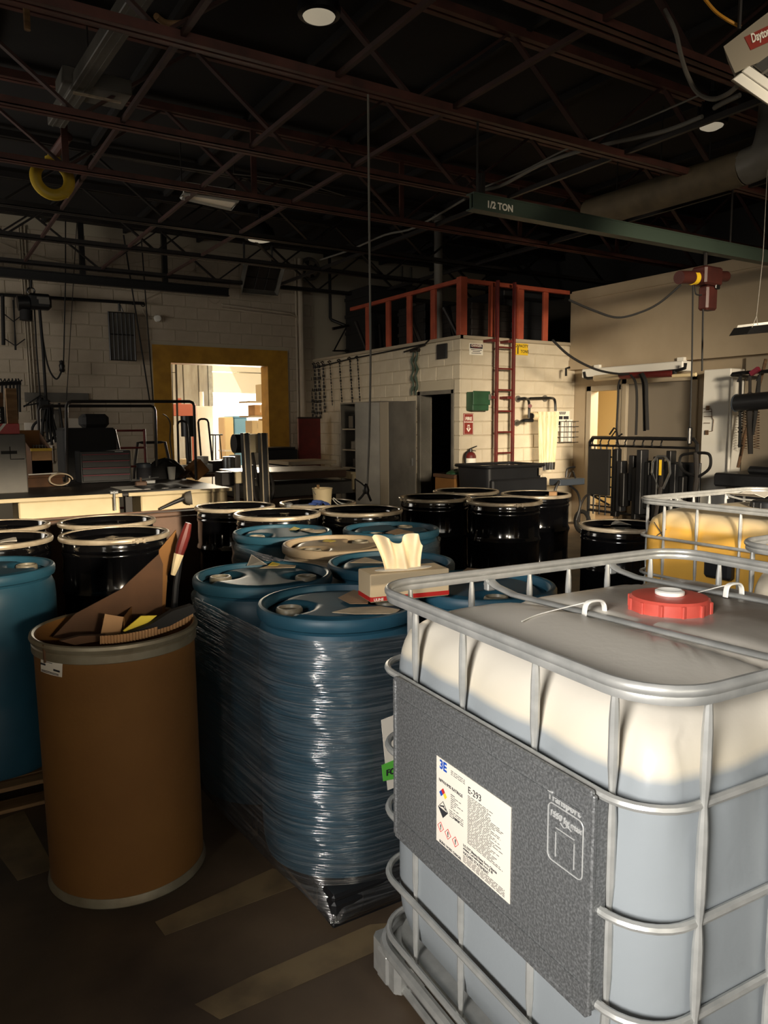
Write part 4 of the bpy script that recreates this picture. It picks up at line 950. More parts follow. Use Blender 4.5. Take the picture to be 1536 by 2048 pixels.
for k, (px, py, m, lb) in enumerate(((300, 968, 'steel', 'small steel clamp on the bench in front of the paint can'), (282, 972, 'brown_steel', 'small brown valve on the bench beside the clamp'))):
    p = az(px, py, BT); t_ = thing('clamp', lb, 'tool', (p.x, p.y, BT))
    part('body', MB().box((p.x-.06, p.y-.03, BT), (p.x+.06, p.y+.03, BT+.05), .01).cyl((p.x, p.y, BT+.04), (p.x, p.y, BT+.09), .012, 8), m, t_); part('screw', MB().cyl((p.x-.1, p.y, BT+.06), (p.x+.1, p.y, BT+.07), .007, 8), 'steel', t_)

# pipe rack frames standing on the bench
def pipe_frame(label, pts, r=.017, m='dark_steel', group=None, extra=()):
    p = MB().tube(smooth(pts, 1) if False else pts, r, 8); b = V(pts[0]); t = thing('pipe_hoop_stand', label, 'stand', tuple(b), 0, group); part('frame', p, m, t)
    for e in extra: part('cross_pipe', MB().tube(e, r*.8, 8), m, t)
    return t
def bent(Y, px, z0=BT):
    """pipe hoop through photograph points in the plane y = Y, feet at z0"""
    pts = [ay(x, y, Y) for x, y in px]; pts[0].z = z0; pts[-1].z = z0; o = [pts[0]]
    for a, b, c in zip(pts, pts[1:], pts[2:]):
        u = (a-b).normalized(); v = (c-b).normalized(); o += [b+u*.05, b+u*.015+v*.015, b+v*.05]
    return o+[pts[-1]]
pipe_frame('tall dark pipe hoop spanning over the tool chest', bent(8.7, [(133, 960), (133, 803), (388, 803), (392, 950)]))
pipe_frame('second pipe hoop behind the tall one, over the red cart', bent(9.2, [(80, 960), (77, 812), (310, 812), (314, 960)]))
h1 = bent(10.6, [(357, 920), (355, 842), (373, 842), (380, 920)]); pipe_frame('left narrow pipe hoop against the bright opening', h1, .016, group='narrow pipe hoops')
h2 = bent(11.4, [(403, 915), (396, 838), (416, 838), (425, 912)]); pipe_frame('right narrow pipe hoop against the bright opening', h2, .016, group='narrow pipe hoops')
# second bench behind, in front of the bay
b2 = thing('workbench', 'low bench crowded with small parts in front of the bay opening', 'bench', (3.6, 10.6, 0))
part('bench_top', MB().box((2.95, 9.9, .90), (5.0, 11.7, .94), .004), 'brown_steel', b2)
for x in (3.05, 4.9):
    for y in (10.0, 11.6): part('leg', MB().box((x-.04, y-.04, 0), (x+.04, y+.04, .90)), 'dark_steel', b2)
kinds = [('box', 'kraft'), ('box', 'white'), ('box', 'dark_steel'), ('can', 'paper'), ('box', 'card'), ('can', 'black_plastic'), ('box', 'red_dark'), ('can', 'steel')]
spots = [(350, 905), (372, 895), (388, 915), (405, 922), (420, 930), (436, 925), (446, 918), (458, 930), (362, 920), (412, 908), (430, 940), (470, 925)]
names = ['brown box at the left end of the parts bench', 'white block on the parts bench beside the brown box', 'dark box by the right pipe hoop', 'pale tin on the parts bench', 'tan box in the middle of the parts bench', 'black jar on the parts bench', 'dark red box at the rear of the parts bench', 'steel tin near the twin masts', 'small kraft box before the left pipe hoop', 'white box between the two narrow hoops', 'dark box at the front edge of the parts bench', 'pale tin at the right end of the parts bench']
for k, ((px, py), lb) in enumerate(zip(spots, names)):
    kd, m = kinds[k % 8]; p = ay(px, py, 10.1+.13*(k % 7)); s_ = .05+.018*(k % 4); zz = .94
    if kd == 'box': solo('small_box', MB().box((p.x-s_, p.y-s_, zz), (p.x+s_, p.y+s_, zz+s_*1.7), .004, None), m, lb, 'box')
    else: solo('tin', MB().lathe([(0, 0), (s_*.8, 0), (s_*.8, s_*2), (s_*.85, s_*2.05), (s_*.7, s_*2.1), (0, s_*2.1)], (p.x, p.y, zz), 16), m, lb, 'tin')
mo = thing('bench_motor', 'dark electric motor silhouetted in the bay opening', 'motor', tuple(ay(385, 905, 11.0)))
mc = ay(388, 862, 11.0); part('casing', MB().cyl(mc+V((-.09, 0, -.08)), mc+V((-.09, 0, .22)), .10, 18), 'black_paint', mo); part('stand', MB().cyl((mc.x-.09, mc.y, .94), mc+V((-.09, 0, -.08)), .04, 12), 'dark_steel', mo)
part('base', MB().box((mc.x-.22, mc.y-.12, .94), (mc.x+.04, mc.y+.12, .98), .006), 'red_dark', mo)

# red two wheel cart / hand truck frame against the wall
rc = thing('hand_truck', 'red hand truck standing behind the black machine', 'hand truck', (2.45, 10.4, 0))
for x in (2.22, 2.68): part('rail', MB().tube([(x, 10.4, .1), (x, 10.4, 1.55)], .018, 8), 'red_dark', rc)
for z in (.5, .8, 1.05, 1.3, 1.53): part('rung', MB().tube([(2.22, 10.4, z), (2.68, 10.4, z)], .014, 8), 'red_dark', rc)
part('toe_plate', MB().box((2.2, 10.2, .06), (2.7, 10.42, .075)), 'red_dark', rc)
for x in (2.17, 2.73): part('wheel', MB().cyl((x-.025, 10.5, .13), (x+.025, 10.5, .13), .13, 20), 'rubber', rc)
# bent strap hanging near the frame
solo('steel_strap', MB().tube(smooth([ay(326, 828, 11.5), ay(335, 835, 11.5), ay(341, 850, 11.5), ay(340, 880, 11.5), ay(345, 925, 11.5), V((ay(346, 925, 11.5).x+.02, 11.5, .004))], 5), .02, 6, flat=(.035, .005)), 'black_paint', 'curved black strap leaning beside the yellow frame', 'strap')
solo('hose_loop', MB().tube([V((2.0, 10.05, .02))+V((.34*cos(a*pi/14), .02*sin(a), 1.52*min(1, sin(a*pi/14)*1.3))) for a in range(15)], .02, 8), 'dark_steel', 'dark arched hose behind the tool chest, left one', 'hose')
solo('hose_loop', MB().tube([V((2.85, 10.7, .02))+V((.3*cos(a*pi/14), 0, 1.34*min(1, sin(a*pi/14)*1.3))) for a in range(15)], .02, 8), 'dark_steel', 'dark arched hose behind the red hand truck, right one', 'hose')
# things hanging / on the wall at left
ub = struct('trim_4', MB().box((1.58, YF-.05, 1.98), (2.55, YF-.02, 2.13), .004), 'cab_grey')
wp_ = thing('wall_board', 'pale pink paper board on the wall behind the hanging straps', 'board', (1.9, YF-.06, 1.3))
for (a, b, z0, z1) in ((1.55, 1.82, 1.30, 1.65), (1.88, 2.02, 1.32, 1.62), (2.12, 2.50, 1.02, 1.72), (2.54, 2.72, 1.05, 1.7), (1.66, 1.95, 1.0, 1.28)):
    part('sheet', MB().box((a, YF-.045, z0), (b, YF-.025, z1), .003), 'paper', wp_)
eb = thing('switch_box', 'grey electrical switch box on the far wall at left', 'switch box', (1.92, YF-.05, 1.55))
part('body', MB().box((1.80, YF-.17, 1.50), (2.06, YF-.02, 1.86), .008), 'cab_grey', eb); part('plate', MB().box((1.90, YF-.178, 1.70), (1.98, YF-.17, 1.78)), 'paper', eb)
# ------------------------------------------------------------------ far wall fixtures
mr_ = thing('monorail_beam', 'black monorail beam on drop posts along the far wall', 'beam', (2.5, 12.9, 3.9))
YB = 12.9
z_b = ay(200, 562, YB).z; xe = ay(457, 583, YB).x
part('beam', MB().box((-2, YB-.05, z_b-.07), (xe, YB+.05, z_b-.055)).box((-2, YB-.05, z_b+.055), (xe, YB+.05, z_b+.07)).box((-2, YB-.008, z_b-.06), (xe, YB+.008, z_b+.06)), 'black_paint', mr_)
for px in (163, 328): x = ay(px, 500, YB).x; part('drop_post', MB().box((x-.04, YB-.04, z_b+.06), (x+.04, YB+.04, 4.75)), 'black_paint', mr_)
x = -.9; part('drop_post', MB().box((x-.04, YB-.04, z_b+.06), (x+.04, YB+.04, 4.75)), 'black_paint', mr_)
ho = thing('chain_hoist', 'black electric chain hoist hanging from the monorail at far left', 'hoist', tuple(ay(62, 600, YB)))
hp = lambda x, y: ay(x, y, YB)
part('hook', MB().tube(arc(hp(62, 582), .05, -pi/2, pi*1.2, 14, (1, 0, 0), (0, 0, 1)), .014, 6).cyl(hp(62, 576), hp(62, 560), .02, 8), 'black_paint', ho)
part('motor', MB().cyl(hp(35, 606), hp(58, 606), .115, 18), 'black_paint', ho)
part('gear_case', MB().box(hp(56, 618)+V((0, -.1, 0)), hp(101, 590)+V((0, .1, 0)), .04), 'black_paint', ho)
part('name_plate', MB().box(hp(76, 609)+V((0, -.105, 0)), hp(97, 602)+V((0, -.1, 0))), 'cab_grey', ho)
part('name_plate', MB().box(hp(72, 600)+V((0, -.105, 0)), hp(96, 597)+V((0, -.1, 0))), 'cab_grey', ho)
part('chain_bag', MB().cyl(hp(52, 641)+V((0, 0, 0)), hp(52, 620), .09, 14), 'black_matte', ho)
part('chain', MB().tube([hp(69, 618), hp(73, 700), hp(80, 790), hp(81, 812)], .012, 5), 'black_matte', ho)
part('control_cable', MB().tube(smooth([hp(80, 618), hp(86, 680), hp(97, 735), hp(112, 758), hp(122, 745), hp(124, 735)], 6), .014, 6), 'black_matte', ho)
part('power_cable', MB().tube([hp(79, 618), hp(86, 700), hp(92, 800), hp(96, 850)], .024, 6), 'black_matte', ho)
part('hook_block', MB().cyl(hp(80, 795), hp(81, 820), .05, 12), 'black_matte', ho)
pd = hp(124, 738); part('pendant', MB().lathe([(0, 0), (.03, 0), (.045, .03), (.035, .06), (.045, .10), (.03, .14), (.04, .17), (0, .19)], pd-V((0, 0, .05)), 14), 'black_paint', ho)
part('drop_cord', MB().tube([hp(131, 400), hp(131, 560), hp(127, 728)], .010, 5), 'black_matte', ho)
# slings hanging off the hook
sl = thing('sling_hanger', 'triangular hanger with black straps below the chain hoist', 'sling', tuple(hp(84, 845)))
YS = 12.84; sp = lambda x, y: ay(x, y, YS)
part('triangle', MB().tube([sp(47, 814), sp(81, 790), sp(100, 802), sp(47, 812)], .012, 5), 'black_matte', sl)
for (a, b, w) in (((92, 808), (83, 885), .05), ((96, 808), (95, 880), .05), ((98, 806), (104, 890), .05), ((99, 810), (112, 885), .03), ((104, 808), (110, 860), .02), ((118, 806), (135, 900), .02), ((106, 840), (128, 905), .018)): part('strap', MB().tube([sp(*a), sp((a[0]+b[0])/2-2, (a[1]+b[1])/2), sp(*b)], w, 6, flat=(w, .02)), 'black_matte', sl)
part('loop', MB().tube(arc(sp(88, 862), .17, 0, 2*pi, 20, (1, 0, 0), (0, 0, 1)), .022, 6), 'black_matte', sl)
part('top_bar', MB().box(sp(78, 820)+V((0, -.05, 0)), sp(98, 800)+V((0, .05, 0)), .02), 'black_matte', sl)
# tools rack at extreme left
tr_ = thing('tool_rack', 'black rail with hanging long tools at the far left edge', 'rack', tuple(sp(15, 765)))
part('rail', MB().tube([sp(-20, 768), sp(42, 766)], .03, 8), 'black_paint', tr_)
for px, h in ((4, 95), (12, 90), (20, 98), (27, 80), (34, 75), (39, 60)):
    part('tool_bar', MB().tube([sp(px, 764), sp(px+1, 764+h)], .018, 6), 'black_matte', tr_); part('hook', MB().tube([sp(px-3, 757), sp(px, 764), sp(px+5, 760)], .012, 5), 'black_matte', tr_)
# pipe rail with hanging items on the wall
YW = YF-.16; wq = lambda x, y: ay(x, y, YW)
pr_ = thing('pipe_rail', 'long thin black pipe on the far wall holding the grid', 'pipe', tuple(wq(150, 598)))
part('pipe', MB().tube([wq(-20, 588), wq(288, 607)], .026, 8), 'black_paint', pr_)
part('end_ring', MB().tube(arc(wq(286, 609), .03, 0, 2*pi, 12, (1, 0, 0), (0, 0, 1)), .01, 5), 'black_paint', pr_)
for px in (20, 150, 270): y = 588+19*px/290; part('wall_bracket', MB().bar(wq(px, y), wq(px, y)+V((0, .15, 0)), .03, .03), 'black_paint', pr_)
gr = thing('wire_grid', 'black barred grid panel hanging on the wall beside the yellow frame', 'grid', tuple(wq(243, 720)))
g00, g10, g01, g11 = wq(216, 624), wq(264, 625), wq(220, 720), wq(270, 720)
gx0, gx1, gz0, gz1 = g00.x, g10.x+.02, g01.z, g00.z; yg = YW-.03
part('frame', MB().tube([(gx0, yg, gz0), (gx0, yg, gz1), (gx1, yg, gz1), (gx1, yg, gz0)], .018, 6, True), 'black_paint', gr)
for k in range(1, 6): x = gx0+(gx1-gx0)*k/6; part('bar', MB().tube([(x, yg, gz0), (x, yg, gz1)], .011, 6), 'black_paint', gr)
part('cross_bar', MB().tube([(gx0, yg, (gz0+gz1)/2+.03), (gx1, yg, (gz0+gz1)/2+.03)], .012, 6), 'black_paint', gr)
part('mesh_backing', MB().box((gx0, yg+.02, gz0), (gx1, yg+.03, gz1)), 'cab_grey', gr)
part('hanger', MB().tube([wq(238, 605), wq(239, 622)], .02, 6).tube([wq(240, 610), wq(246, 624)], .012, 5), 'black_paint', gr)
# hanging ropes, rods, conduits on the wall
for k, (a, b, r_, lb) in enumerate((((247, 470), (299, 800), .013, 'thin dark rope slanting down from the roof past the grid'), ((282, 470), (306, 800), .011, 'thin dark rope right of the grid, ending behind the pipe hoop'), ((154, 440), (133, 800), .006, 'thin cord slanting left of the drop post'), ((28, 589), (30, 700), .008, 'thin hooked rod hanging at far left'))):
    ya = YW-.25 if k < 3 else YW; solo('rope', MB().tube([ay(a[0], a[1], ya), ay((a[0]+b[0])/2, (a[1]+b[1])/2, ya), ay(b[0], b[1], ya)], r_, 5), 'black_matte', lb, 'rope')
solo('hook_rod', MB().tube([wq(5, 590), wq(7, 690)], .03, 6).tube([wq(26, 600), wq(32, 700)], .01, 5).tube([wq(8, 628), wq(27, 643), wq(42, 632)], .009, 5).tube([wq(10, 678), wq(31, 692), wq(50, 678)], .009, 5), 'black_matte', 'barbed rod and wire hooks hanging at the far left of the wall', 'hook')
for px, pb in ((36, 50), (41, 58), (48, 64)): x1, x2 = ay(px, 440, YF-.03), ay(pb+6, 840, YF-.03); solo('conduit', MB().tube([(x1.x, YF-.03, 4.7), ((x1.x+.02), YF-.03, 1.7)], .014, 6), 'trim', {36: 'left', 41: 'middle', 48: 'right'}[px]+' one of three thin painted conduits on the far wall at left', 'conduit', group='far wall conduits')
for k, px in enumerate((592, 598, 607)):
    x1 = ay(px, 600, YF-.03); pts = [(x1.x, YF-.03, .3), (x1.x, YF-.03, 3.55-.06*k), (x1.x-.06, YF-.03, 3.68-.06*k), (x1.x-.18, YF-.03, 3.74-.06*k), (4.9, YF-.03, 3.80-.06*k)] if k else [(x1.x, YF-.03, .3), (x1.x, YF-.03, 4.7)]
    solo('conduit', MB().tube(pts, .02, 8), 'block_far', ('painted conduit running straight up beside the storeroom corner', 'painted conduit bending over the bay opening, outer one', 'painted conduit bending over the bay opening, inner one')[k], 'conduit')
solo('wall_pipe', MB().tube([(6.45, YF-.07, .2), (6.45, YF-.07, 4.7)], .055, 10), 'block_far', 'thick painted pipe in the corner where storeroom meets far wall', 'pipe')
cm = thing('security_camera', 'small dome camera on the far wall above the yellow frame', 'camera', tuple(ay(315, 637, YF)))
cc = ay(315, 637, YF-.06); part('housing', MB().lathe([(0, -.06), (.05, -.045), (.065, 0), (.05, .05), (0, .06)], cc, 16, M.Rotation(pi/2, 3, 'X')), 'white', cm); part('lens', MB().lathe([(0, -.07), (.03, -.06), (.045, -.02), (.04, 0)], cc+V((.02, -.02, 0)), 14, M.Rotation(pi/2, 3, 'X')), 'black_gloss', cm); part('cable', MB().tube(smooth([cc, cc+V((-.15, 0, -.02)), cc+V((-.25, .03, .15))], 5), .008, 5), 'trim', cm)
for a, b, d, lb in (((0, 485), (378, 490), .35, 'thin wire sagging across the far wall at left'), ((285, 600), (400, 530), .05, 'thin wire rising right across the far wall'), ((400, 560), (440, 600), .2, 'loose thin cable left of the unit heater')): solo('wire', MB().tube(sag(ay(*a, YF-.04), ay(*b, YF-.04), d), .006, 5), 'trim', lb, 'wire')
fn = thing('wall_fan', 'round exhaust vent high on the far wall right of the heater', 'vent', tuple(ay(620, 537, YF)))
fc = ay(620, 538, YF-.04); part('rim', MB().tube(arc(fc, .19, 0, 2*pi, 28, (1, 0, 0), (0, 0, 1)), .03, 8), 'cab_grey', fn); part('hub', MB().cyl(fc+V((0, .02, 0)), fc+V((0, -.04, 0)), .07, 16), 'dark_steel', fn)
for k in range(4): a = k*pi/2+.4; part('blade', MB().prism([fc+V((.06*cos(a), .01, .06*sin(a))), fc+V((.17*cos(a-.35), .0, .17*sin(a-.35))), fc+V((.17*cos(a+.35), .02, .17*sin(a+.35)))], (0, .006, 0)), 'dark_steel', fn)

# ------------------------------------------------------------------ unit heaters
def heater(label, org, yaw, pitch, w, h, d, grid=True, rods=True, rodz=4.7):
    """gas infrared heater box: org centre; opening looks along local -z"""
    t = thing('unit_heater', label, 'heater', org); R = M.Rotation(yaw, 3, 'Z') @ M.Rotation(pitch, 3, 'X')
    def tp(mb): mb.v = [R @ v+V(org) for v in mb.v]; return mb
    part('housing', tp(MB().box((-w/2, -h/2, 0), (w/2, h/2, d*.6), .012).prism([(-w/2, -h/2, 0), (w/2, -h/2, 0), (w/2+.03, -h/2-.03, -d*.4), (-w/2-.03, -h/2-.03, -d*.4)], (0, .008, 0)).prism([(-w/2, h/2, 0), (w/2, h/2, 0), (w/2+.03, h/2+.03, -d*.4), (-w/2-.03, h/2+.03, -d*.4)], (0, -.008, 0)).prism([(-w/2, -h/2, 0), (-w/2, h/2, 0), (-w/2-.03, h/2+.03, -d*.4), (-w/2-.03, -h/2-.03, -d*.4)], (.008, 0, 0)).prism([(w/2, -h/2, 0), (w/2, h/2, 0), (w/2+.03, h/2+.03, -d*.4), (w/2+.03, -h/2-.03, -d*.4)], (-.008, 0, 0))), 'cab_grey', t)
    part('reflector', tp(MB().box((-w/2-.03, h/2, -d*.45), (w/2+.03, h/2+.05, -d*.4), .006).box((-w/2-.03, -h/2-.05, -d*.45), (w/2+.03, -h/2, -d*.4), .006)), 'reflector', t)
    for k in range(3):
        for j in range(2): part('burner_tile', tp(MB().box((-w/2+.02+k*(w-.04)/3, -h/2+.02+j*(h-.04)/2, -.03), (-w/2+.01+(k+1)*(w-.04)/3, -h/2+.01+(j+1)*(h-.04)/2, -.005), .006)), 'dark_steel', t)
    if rods:
        for s in (-1, 1): a = R @ V((s*w*.42, 0, d*.6))+V(org); part('hanger_rod', MB().box((a.x-.015, a.y-.015, a.z-.02), (a.x+.015, a.y+.015, rodz)), 'steel', t)
    return t, R
hx = ay(523, 555, 12.55); heater('grey infrared heater hung near the far wall above the bay opening', tuple(hx), 0, radians(-52), .62, .50, .26, rodz=4.9 if False else 4.8)
# the near heater, top right
# ------------------------------------------------------------------ bay opening: room beyond
struct('wall_beyond_back', MB().box((3.0, 19.3, 0), (6.75, 19.5, 5)).box((6.75, 19.3, 2.5), (9.0, 19.5, 5)).box((9.0, 19.3, 0), (14, 19.5, 5)), 'far_panel')
struct('wall_beyond_left', MB().box((2.8, YF+.3, 0), (3.0, 19.5, 5)), 'far_panel')
struct('wall_beyond_right', MB().box((10.4, YF+.3, 0), (10.6, 19.3, 5)), 'far_panel')
struct('ceiling_beyond', MB().box((2.8, YF+.3, 5), (14, 19.5, 5.1)), 'far_white')
fpn = thing('board_cladding', 'grey vertical wall panels seen through the bay opening', 'panel', (5.5, 19.25, 0))
for k in range(8): part('panel', MB().box((3.6+.40*k, 19.22, .0), (3.97+.40*k, 19.298, 4.6), .012), 'far_panel', fpn)
od = thing('overhead_door', 'white half raised overhead door in the room beyond the bay', 'door', (7.8, 19.1, 2.4))
for k in range(4): part('panel', MB().box((6.72, 19.1, 2.42+.55*k), (9.0, 19.16, 2.95+.55*k), .012), 'far_white', od)
p = ay(485, 850, 16.2); fm = thing('foam_stack', 'pale foam wrapped bale beside the blue bin beyond the bay', 'bale', (p.x-.1, 16.2, 0))
q0, q1 = ay(448, 834, 16.2), ay(467, 834, 16.2); q2 = ay(494, 834, 16.2)
part('bale', MB().box((q0.x, 16.2, 0), (q1.x, 16.6, q0.z), .02), 'far_foam', fm)
part('wrap', MB().box((q0.x-.01, 16.19, .2), (q1.x+.01, 16.61, .24)).box((q0.x-.01, 16.19, 1.0), (q1.x+.01, 16.61, 1.04)), 'white', fm)
bb = thing('blue_bin', 'light blue bin standing in the room beyond the bay', 'bin', (q1.x+.2, 16.2, 0)); part('body', MB().box((q1.x+.02, 16.2, 0), (q2.x, 16.8, q0.z-.02), .015), 'far_blue', bb); part('lid', MB().box((q1.x+.0, 16.18, q0.z-.02), (q2.x+.02, 16.82, q0.z+.02), .008), 'far_blue', bb)
for x in (6.66, 9.06): part('track', MB().box((x-.05, 19.1, 0), (x+.05, 19.2, 5.0)), 'steel', od)
# shelves of cartons at the right beyond the bay
shf = thing('storage_shelf', 'shelf rack at the right side of the bay opening', 'shelf', (6.5, 14.8, 0))
sx0 = ay(497, 850, 14.8).x; sx1 = ay(545, 850, 14.8).x+.35
for z in (.15, 1.35, 1.75, 2.05): part('shelf_board', MB().box((sx0, 14.7, z), (sx1, 15.3, z+.03)), 'wall_panel', shf)
for x in (sx0+.6, sx1-.03): part('upright', MB().box((x-.02, 14.7, 0), (x+.02, 14.74, 2.6)), 'wall_panel', shf)
for k, (xx, z, w, h, m, lb) in enumerate(((.05, 1.38, .25, .3, 'carton', 'carton on the lower shelf at the bay edge'), (.34, 1.38, .3, .34, 'beige_box', 'larger carton on the lower shelf at the bay edge'), (.12, 1.78, .26, .22, 'card', 'carton on the middle shelf at the bay edge'), (.42, 1.78, .3, .25, 'carton', 'pale carton on the middle shelf, inner side'), (.3, 2.08, .3, .35, 'beige_box', 'carton on the top shelf at the bay edge'))):
    t_ = thing('carton', lb, 'box', (sx0+xx, 14.8, z)); part('body', MB().box((sx0+xx, 14.74, z), (sx0+xx+w, 15.1, z+h), .006), m, t_); part('tape', MB().box((sx0+xx+w*.45, 14.737, z+h*.3), (sx0+xx+w*.55, 14.74, z+h)), 'paper_warm', t_)
rm = thing('red_machine', 'red machine frame just inside the bay opening', 'machine', tuple(ay(355, 820, 16.0)))
r0, r1 = ay(340, 832, 16), ay(392, 808, 16); part('beam', MB().box((r0.x-.2, 16, r0.z), (r1.x, 16.15, r1.z), .01), 'far_red', rm)
for x in (r0.x-.1, r1.x-.06): part('leg', MB().box((x-.03, 16, 0), (x+.03, 16.1, r0.z)), 'far_red', rm)
part('column', MB().box((r0.x+.2, 16.02, r1.z), (r0.x+.26, 16.08, r1.z+.12)), 'far_red', rm)
wmx = ay(408, 830, 17.0); wm = thing('white_cabinet', 'white cabinet with bright top beyond the bay', 'cabinet', (wmx.x, 17.0, 0)); a_, b_ = ay(392, 812, 17), ay(427, 812, 17); part('body', MB().box((a_.x, 17, 0), (b_.x, 17.5, a_.z), .02), 'white', wm); part('pole', MB().cyl((wmx.x+.02, 17.2, a_.z), (wmx.x+.02, 17.2, a_.z+.33), .05, 12), 'white', wm)
a_ = ay(360, 900, 15.5); solo('floor_clutter_box', MB().box((a_.x-.1, 15.3, 0), (a_.x+.3, 15.7, .62), .01).box((a_.x+.0, 15.35, .62), (a_.x+.2, 15.6, .9), .01), 'paper_warm', 'stacked pale boxes low inside the bay opening', 'box')
st = thing('stool', 'dark stool silhouetted beyond the bay', 'stool', tuple(ay(432, 880, 15.5))); s0 = ay(432, 868, 15.5)
part('seat', MB().cyl(s0+V((0, 0, -.03)), s0, .14, 18), 'black_paint', st)
for a in range(3): part('leg', MB().tube([s0+V((.08*cos(a*2.1), .08*sin(a*2.1), -.03)), V((s0.x+.16*cos(a*2.1), s0.y+.16*sin(a*2.1), .01))], .012, 6), 'black_paint', st)
solo('hanging_wires', MB().tube([V((ay(341, 725, 14).x, 14, 5)), ay(341, 830, 14)], .01, 5).tube([V((ay(346, 725, 14).x, 14, 5)), ay(347, 850, 14)], .008, 5).tube([V((ay(354, 725, 14).x, 14, 5)), ay(356, 890, 14)], .02, 5).tube([ay(341, 745, 14), ay(354, 745, 14)], .006, 4), 'dark_steel', 'dark hanging wires at the left edge of the bay opening', 'wire')

# ------------------------------------------------------------------ twin masts and long sheet table
ms_ = thing('stacker_mast', 'tall twin dark steel masts with bright edges in front of the bay', 'mast', (2.6, 6.3, 0))
def mast(pxt, pxb, w):
    a, b = ay(pxt, 866, 6.3), ay(pxb, 1000, 6.3); dx = (b.x-a.x)/(a.z-b.z); zt_ = a.z
    p0, p1 = V((a.x+dx*zt_, 6.3, 0)), V((a.x, 6.3, zt_)); part('mast_rail', MB().bar(p0, p1, w, .08, (0, 1, 0), .004), 'chest_black', ms_)
    for s in (-1, 1): part('edge_strip', MB().bar(p0+V((s*w/2, -.045, 0)), p1+V((s*w/2, -.045, 0)), .008, .012, (0, 1, 0)), 'ring', ms_)
mast(489, 496, .05); mast(524, 529, .055)
for z in (.25, .8): part('cross_tie', MB().box((2.46, 6.33, z), (2.72, 6.36, z+.06)), 'black_paint', ms_)
part('base', MB().box((2.36, 6.0, .02), (2.82, 6.6, .10), .01), 'dark_steel', ms_)
part('hose', MB().tube(smooth([ay(505, 905, 6.4), ay(512, 945, 6.4), ay(522, 990, 6.4), ay(516, 1004, 6.4), ay(508, 985, 6.4), ay(506, 930, 6.4)], 5), .014, 6).tube(smooth([ay(532, 940, 6.3), ay(542, 955, 6.3), ay(547, 980, 6.3), ay(542, 1000, 6.3)], 5), .016, 6), 'dark_steel', ms_)
part('gauge', MB().cyl(ay(512, 964, 6.5), ay(512, 964, 6.5)+V((0, -.02, 0)), .035, 18), 'white', ms_)
pbx = thing('control_box', 'beige electrical control box between the twin masts', 'control box', (2.6, 6.45, 1.3)); a_, b_ = ay(491, 906, 6.42), ay(515, 868, 6.42)
part('body', MB().box((a_.x, 6.40, a_.z), (b_.x, 6.52, b_.z), .006), 'cream', pbx); part('side_box', MB().box((b_.x, 6.42, a_.z), (b_.x+.07, 6.52, b_.z), .006), 'cab_grey', pbx)
a_, b_ = ay(468, 906, 6.6), ay(484, 868, 6.6); part('motor', MB().cyl((a_.x-.02, 6.55, (a_.z+b_.z)/2), (b_.x+.04, 6.55, (a_.z+b_.z)/2), (b_.z-a_.z)/2, 18), 'black_plastic', pbx)
a_, b_ = ay(463, 966, 6.8), ay(487, 942, 6.8); jb = thing('junction_box', 'cream junction box left of the twin masts', 'control box', tuple(a_)); part('body', MB().box((a_.x, 6.7, a_.z), (b_.x, 6.85, b_.z), .006), 'cream', jb); part('side_panel', MB().box((a_.x-.13, 6.72, a_.z-.02), (a_.x, 6.9, b_.z), .01), 'dark_steel', jb); part('stand', MB().box((a_.x+.02, 6.75, 0), (a_.x+.06, 6.8, a_.z), .003), 'dark_steel', jb)
lt_ = thing('sheet_table', 'long low steel table with overhanging plate behind the white bucket', 'table', (3.6, 7.8, 0))
YT = 7.8; a_, b_ = ay(545, 944, YT), ay(700, 937, YT); zt_ = (a_.z+b_.z)/2
part('top_plate', MB().box((a_.x-.3, YT, zt_-.012), (b_.x, YT+.9, zt_), .003), 'ring', lt_)
c0, c1 = ay(545, 964, YT), ay(706, 948, YT)
part('upper_beam', MB().box((a_.x-.3, YT+.05, zt_-.10), (b_.x-.02, YT+.85, zt_-.014), .005), 'brown_steel', lt_)
e0, e1 = ay(540, 985, YT-.05), ay(706, 962, YT-.05)
part('lower_beam', MB().box((e0.x-.3, YT-.05, e1.z-.14), (e1.x, YT+.8, e1.z), .006), 'cab_grey', lt_)
part('end_stop', MB().box((b_.x, YT-.02, e1.z+.02), (b_.x+.07, YT+.3, zt_-.04), .005), 'cream', lt_)
part('clamp', MB().box((b_.x-.01, YT-.08, e1.z-.1), (b_.x+.015, YT-.05, zt_-.06), .003), 'cream', lt_)
for x in (a_.x-.1, e1.x-.2): part('leg', MB().box((x-.05, YT+.1, 0), (x+.05, YT+.2, e1.z-.14)), 'dark_steel', lt_); part('leg', MB().box((x-.05, YT+.6, 0), (x+.05, YT+.7, e1.z-.14)), 'dark_steel', lt_)
part('cabinet_base', MB().box((e0.x-.3, YT+.0, .05), (e1.x-.5, YT+.7, e1.z-.15), .01), 'brown_steel', lt_)
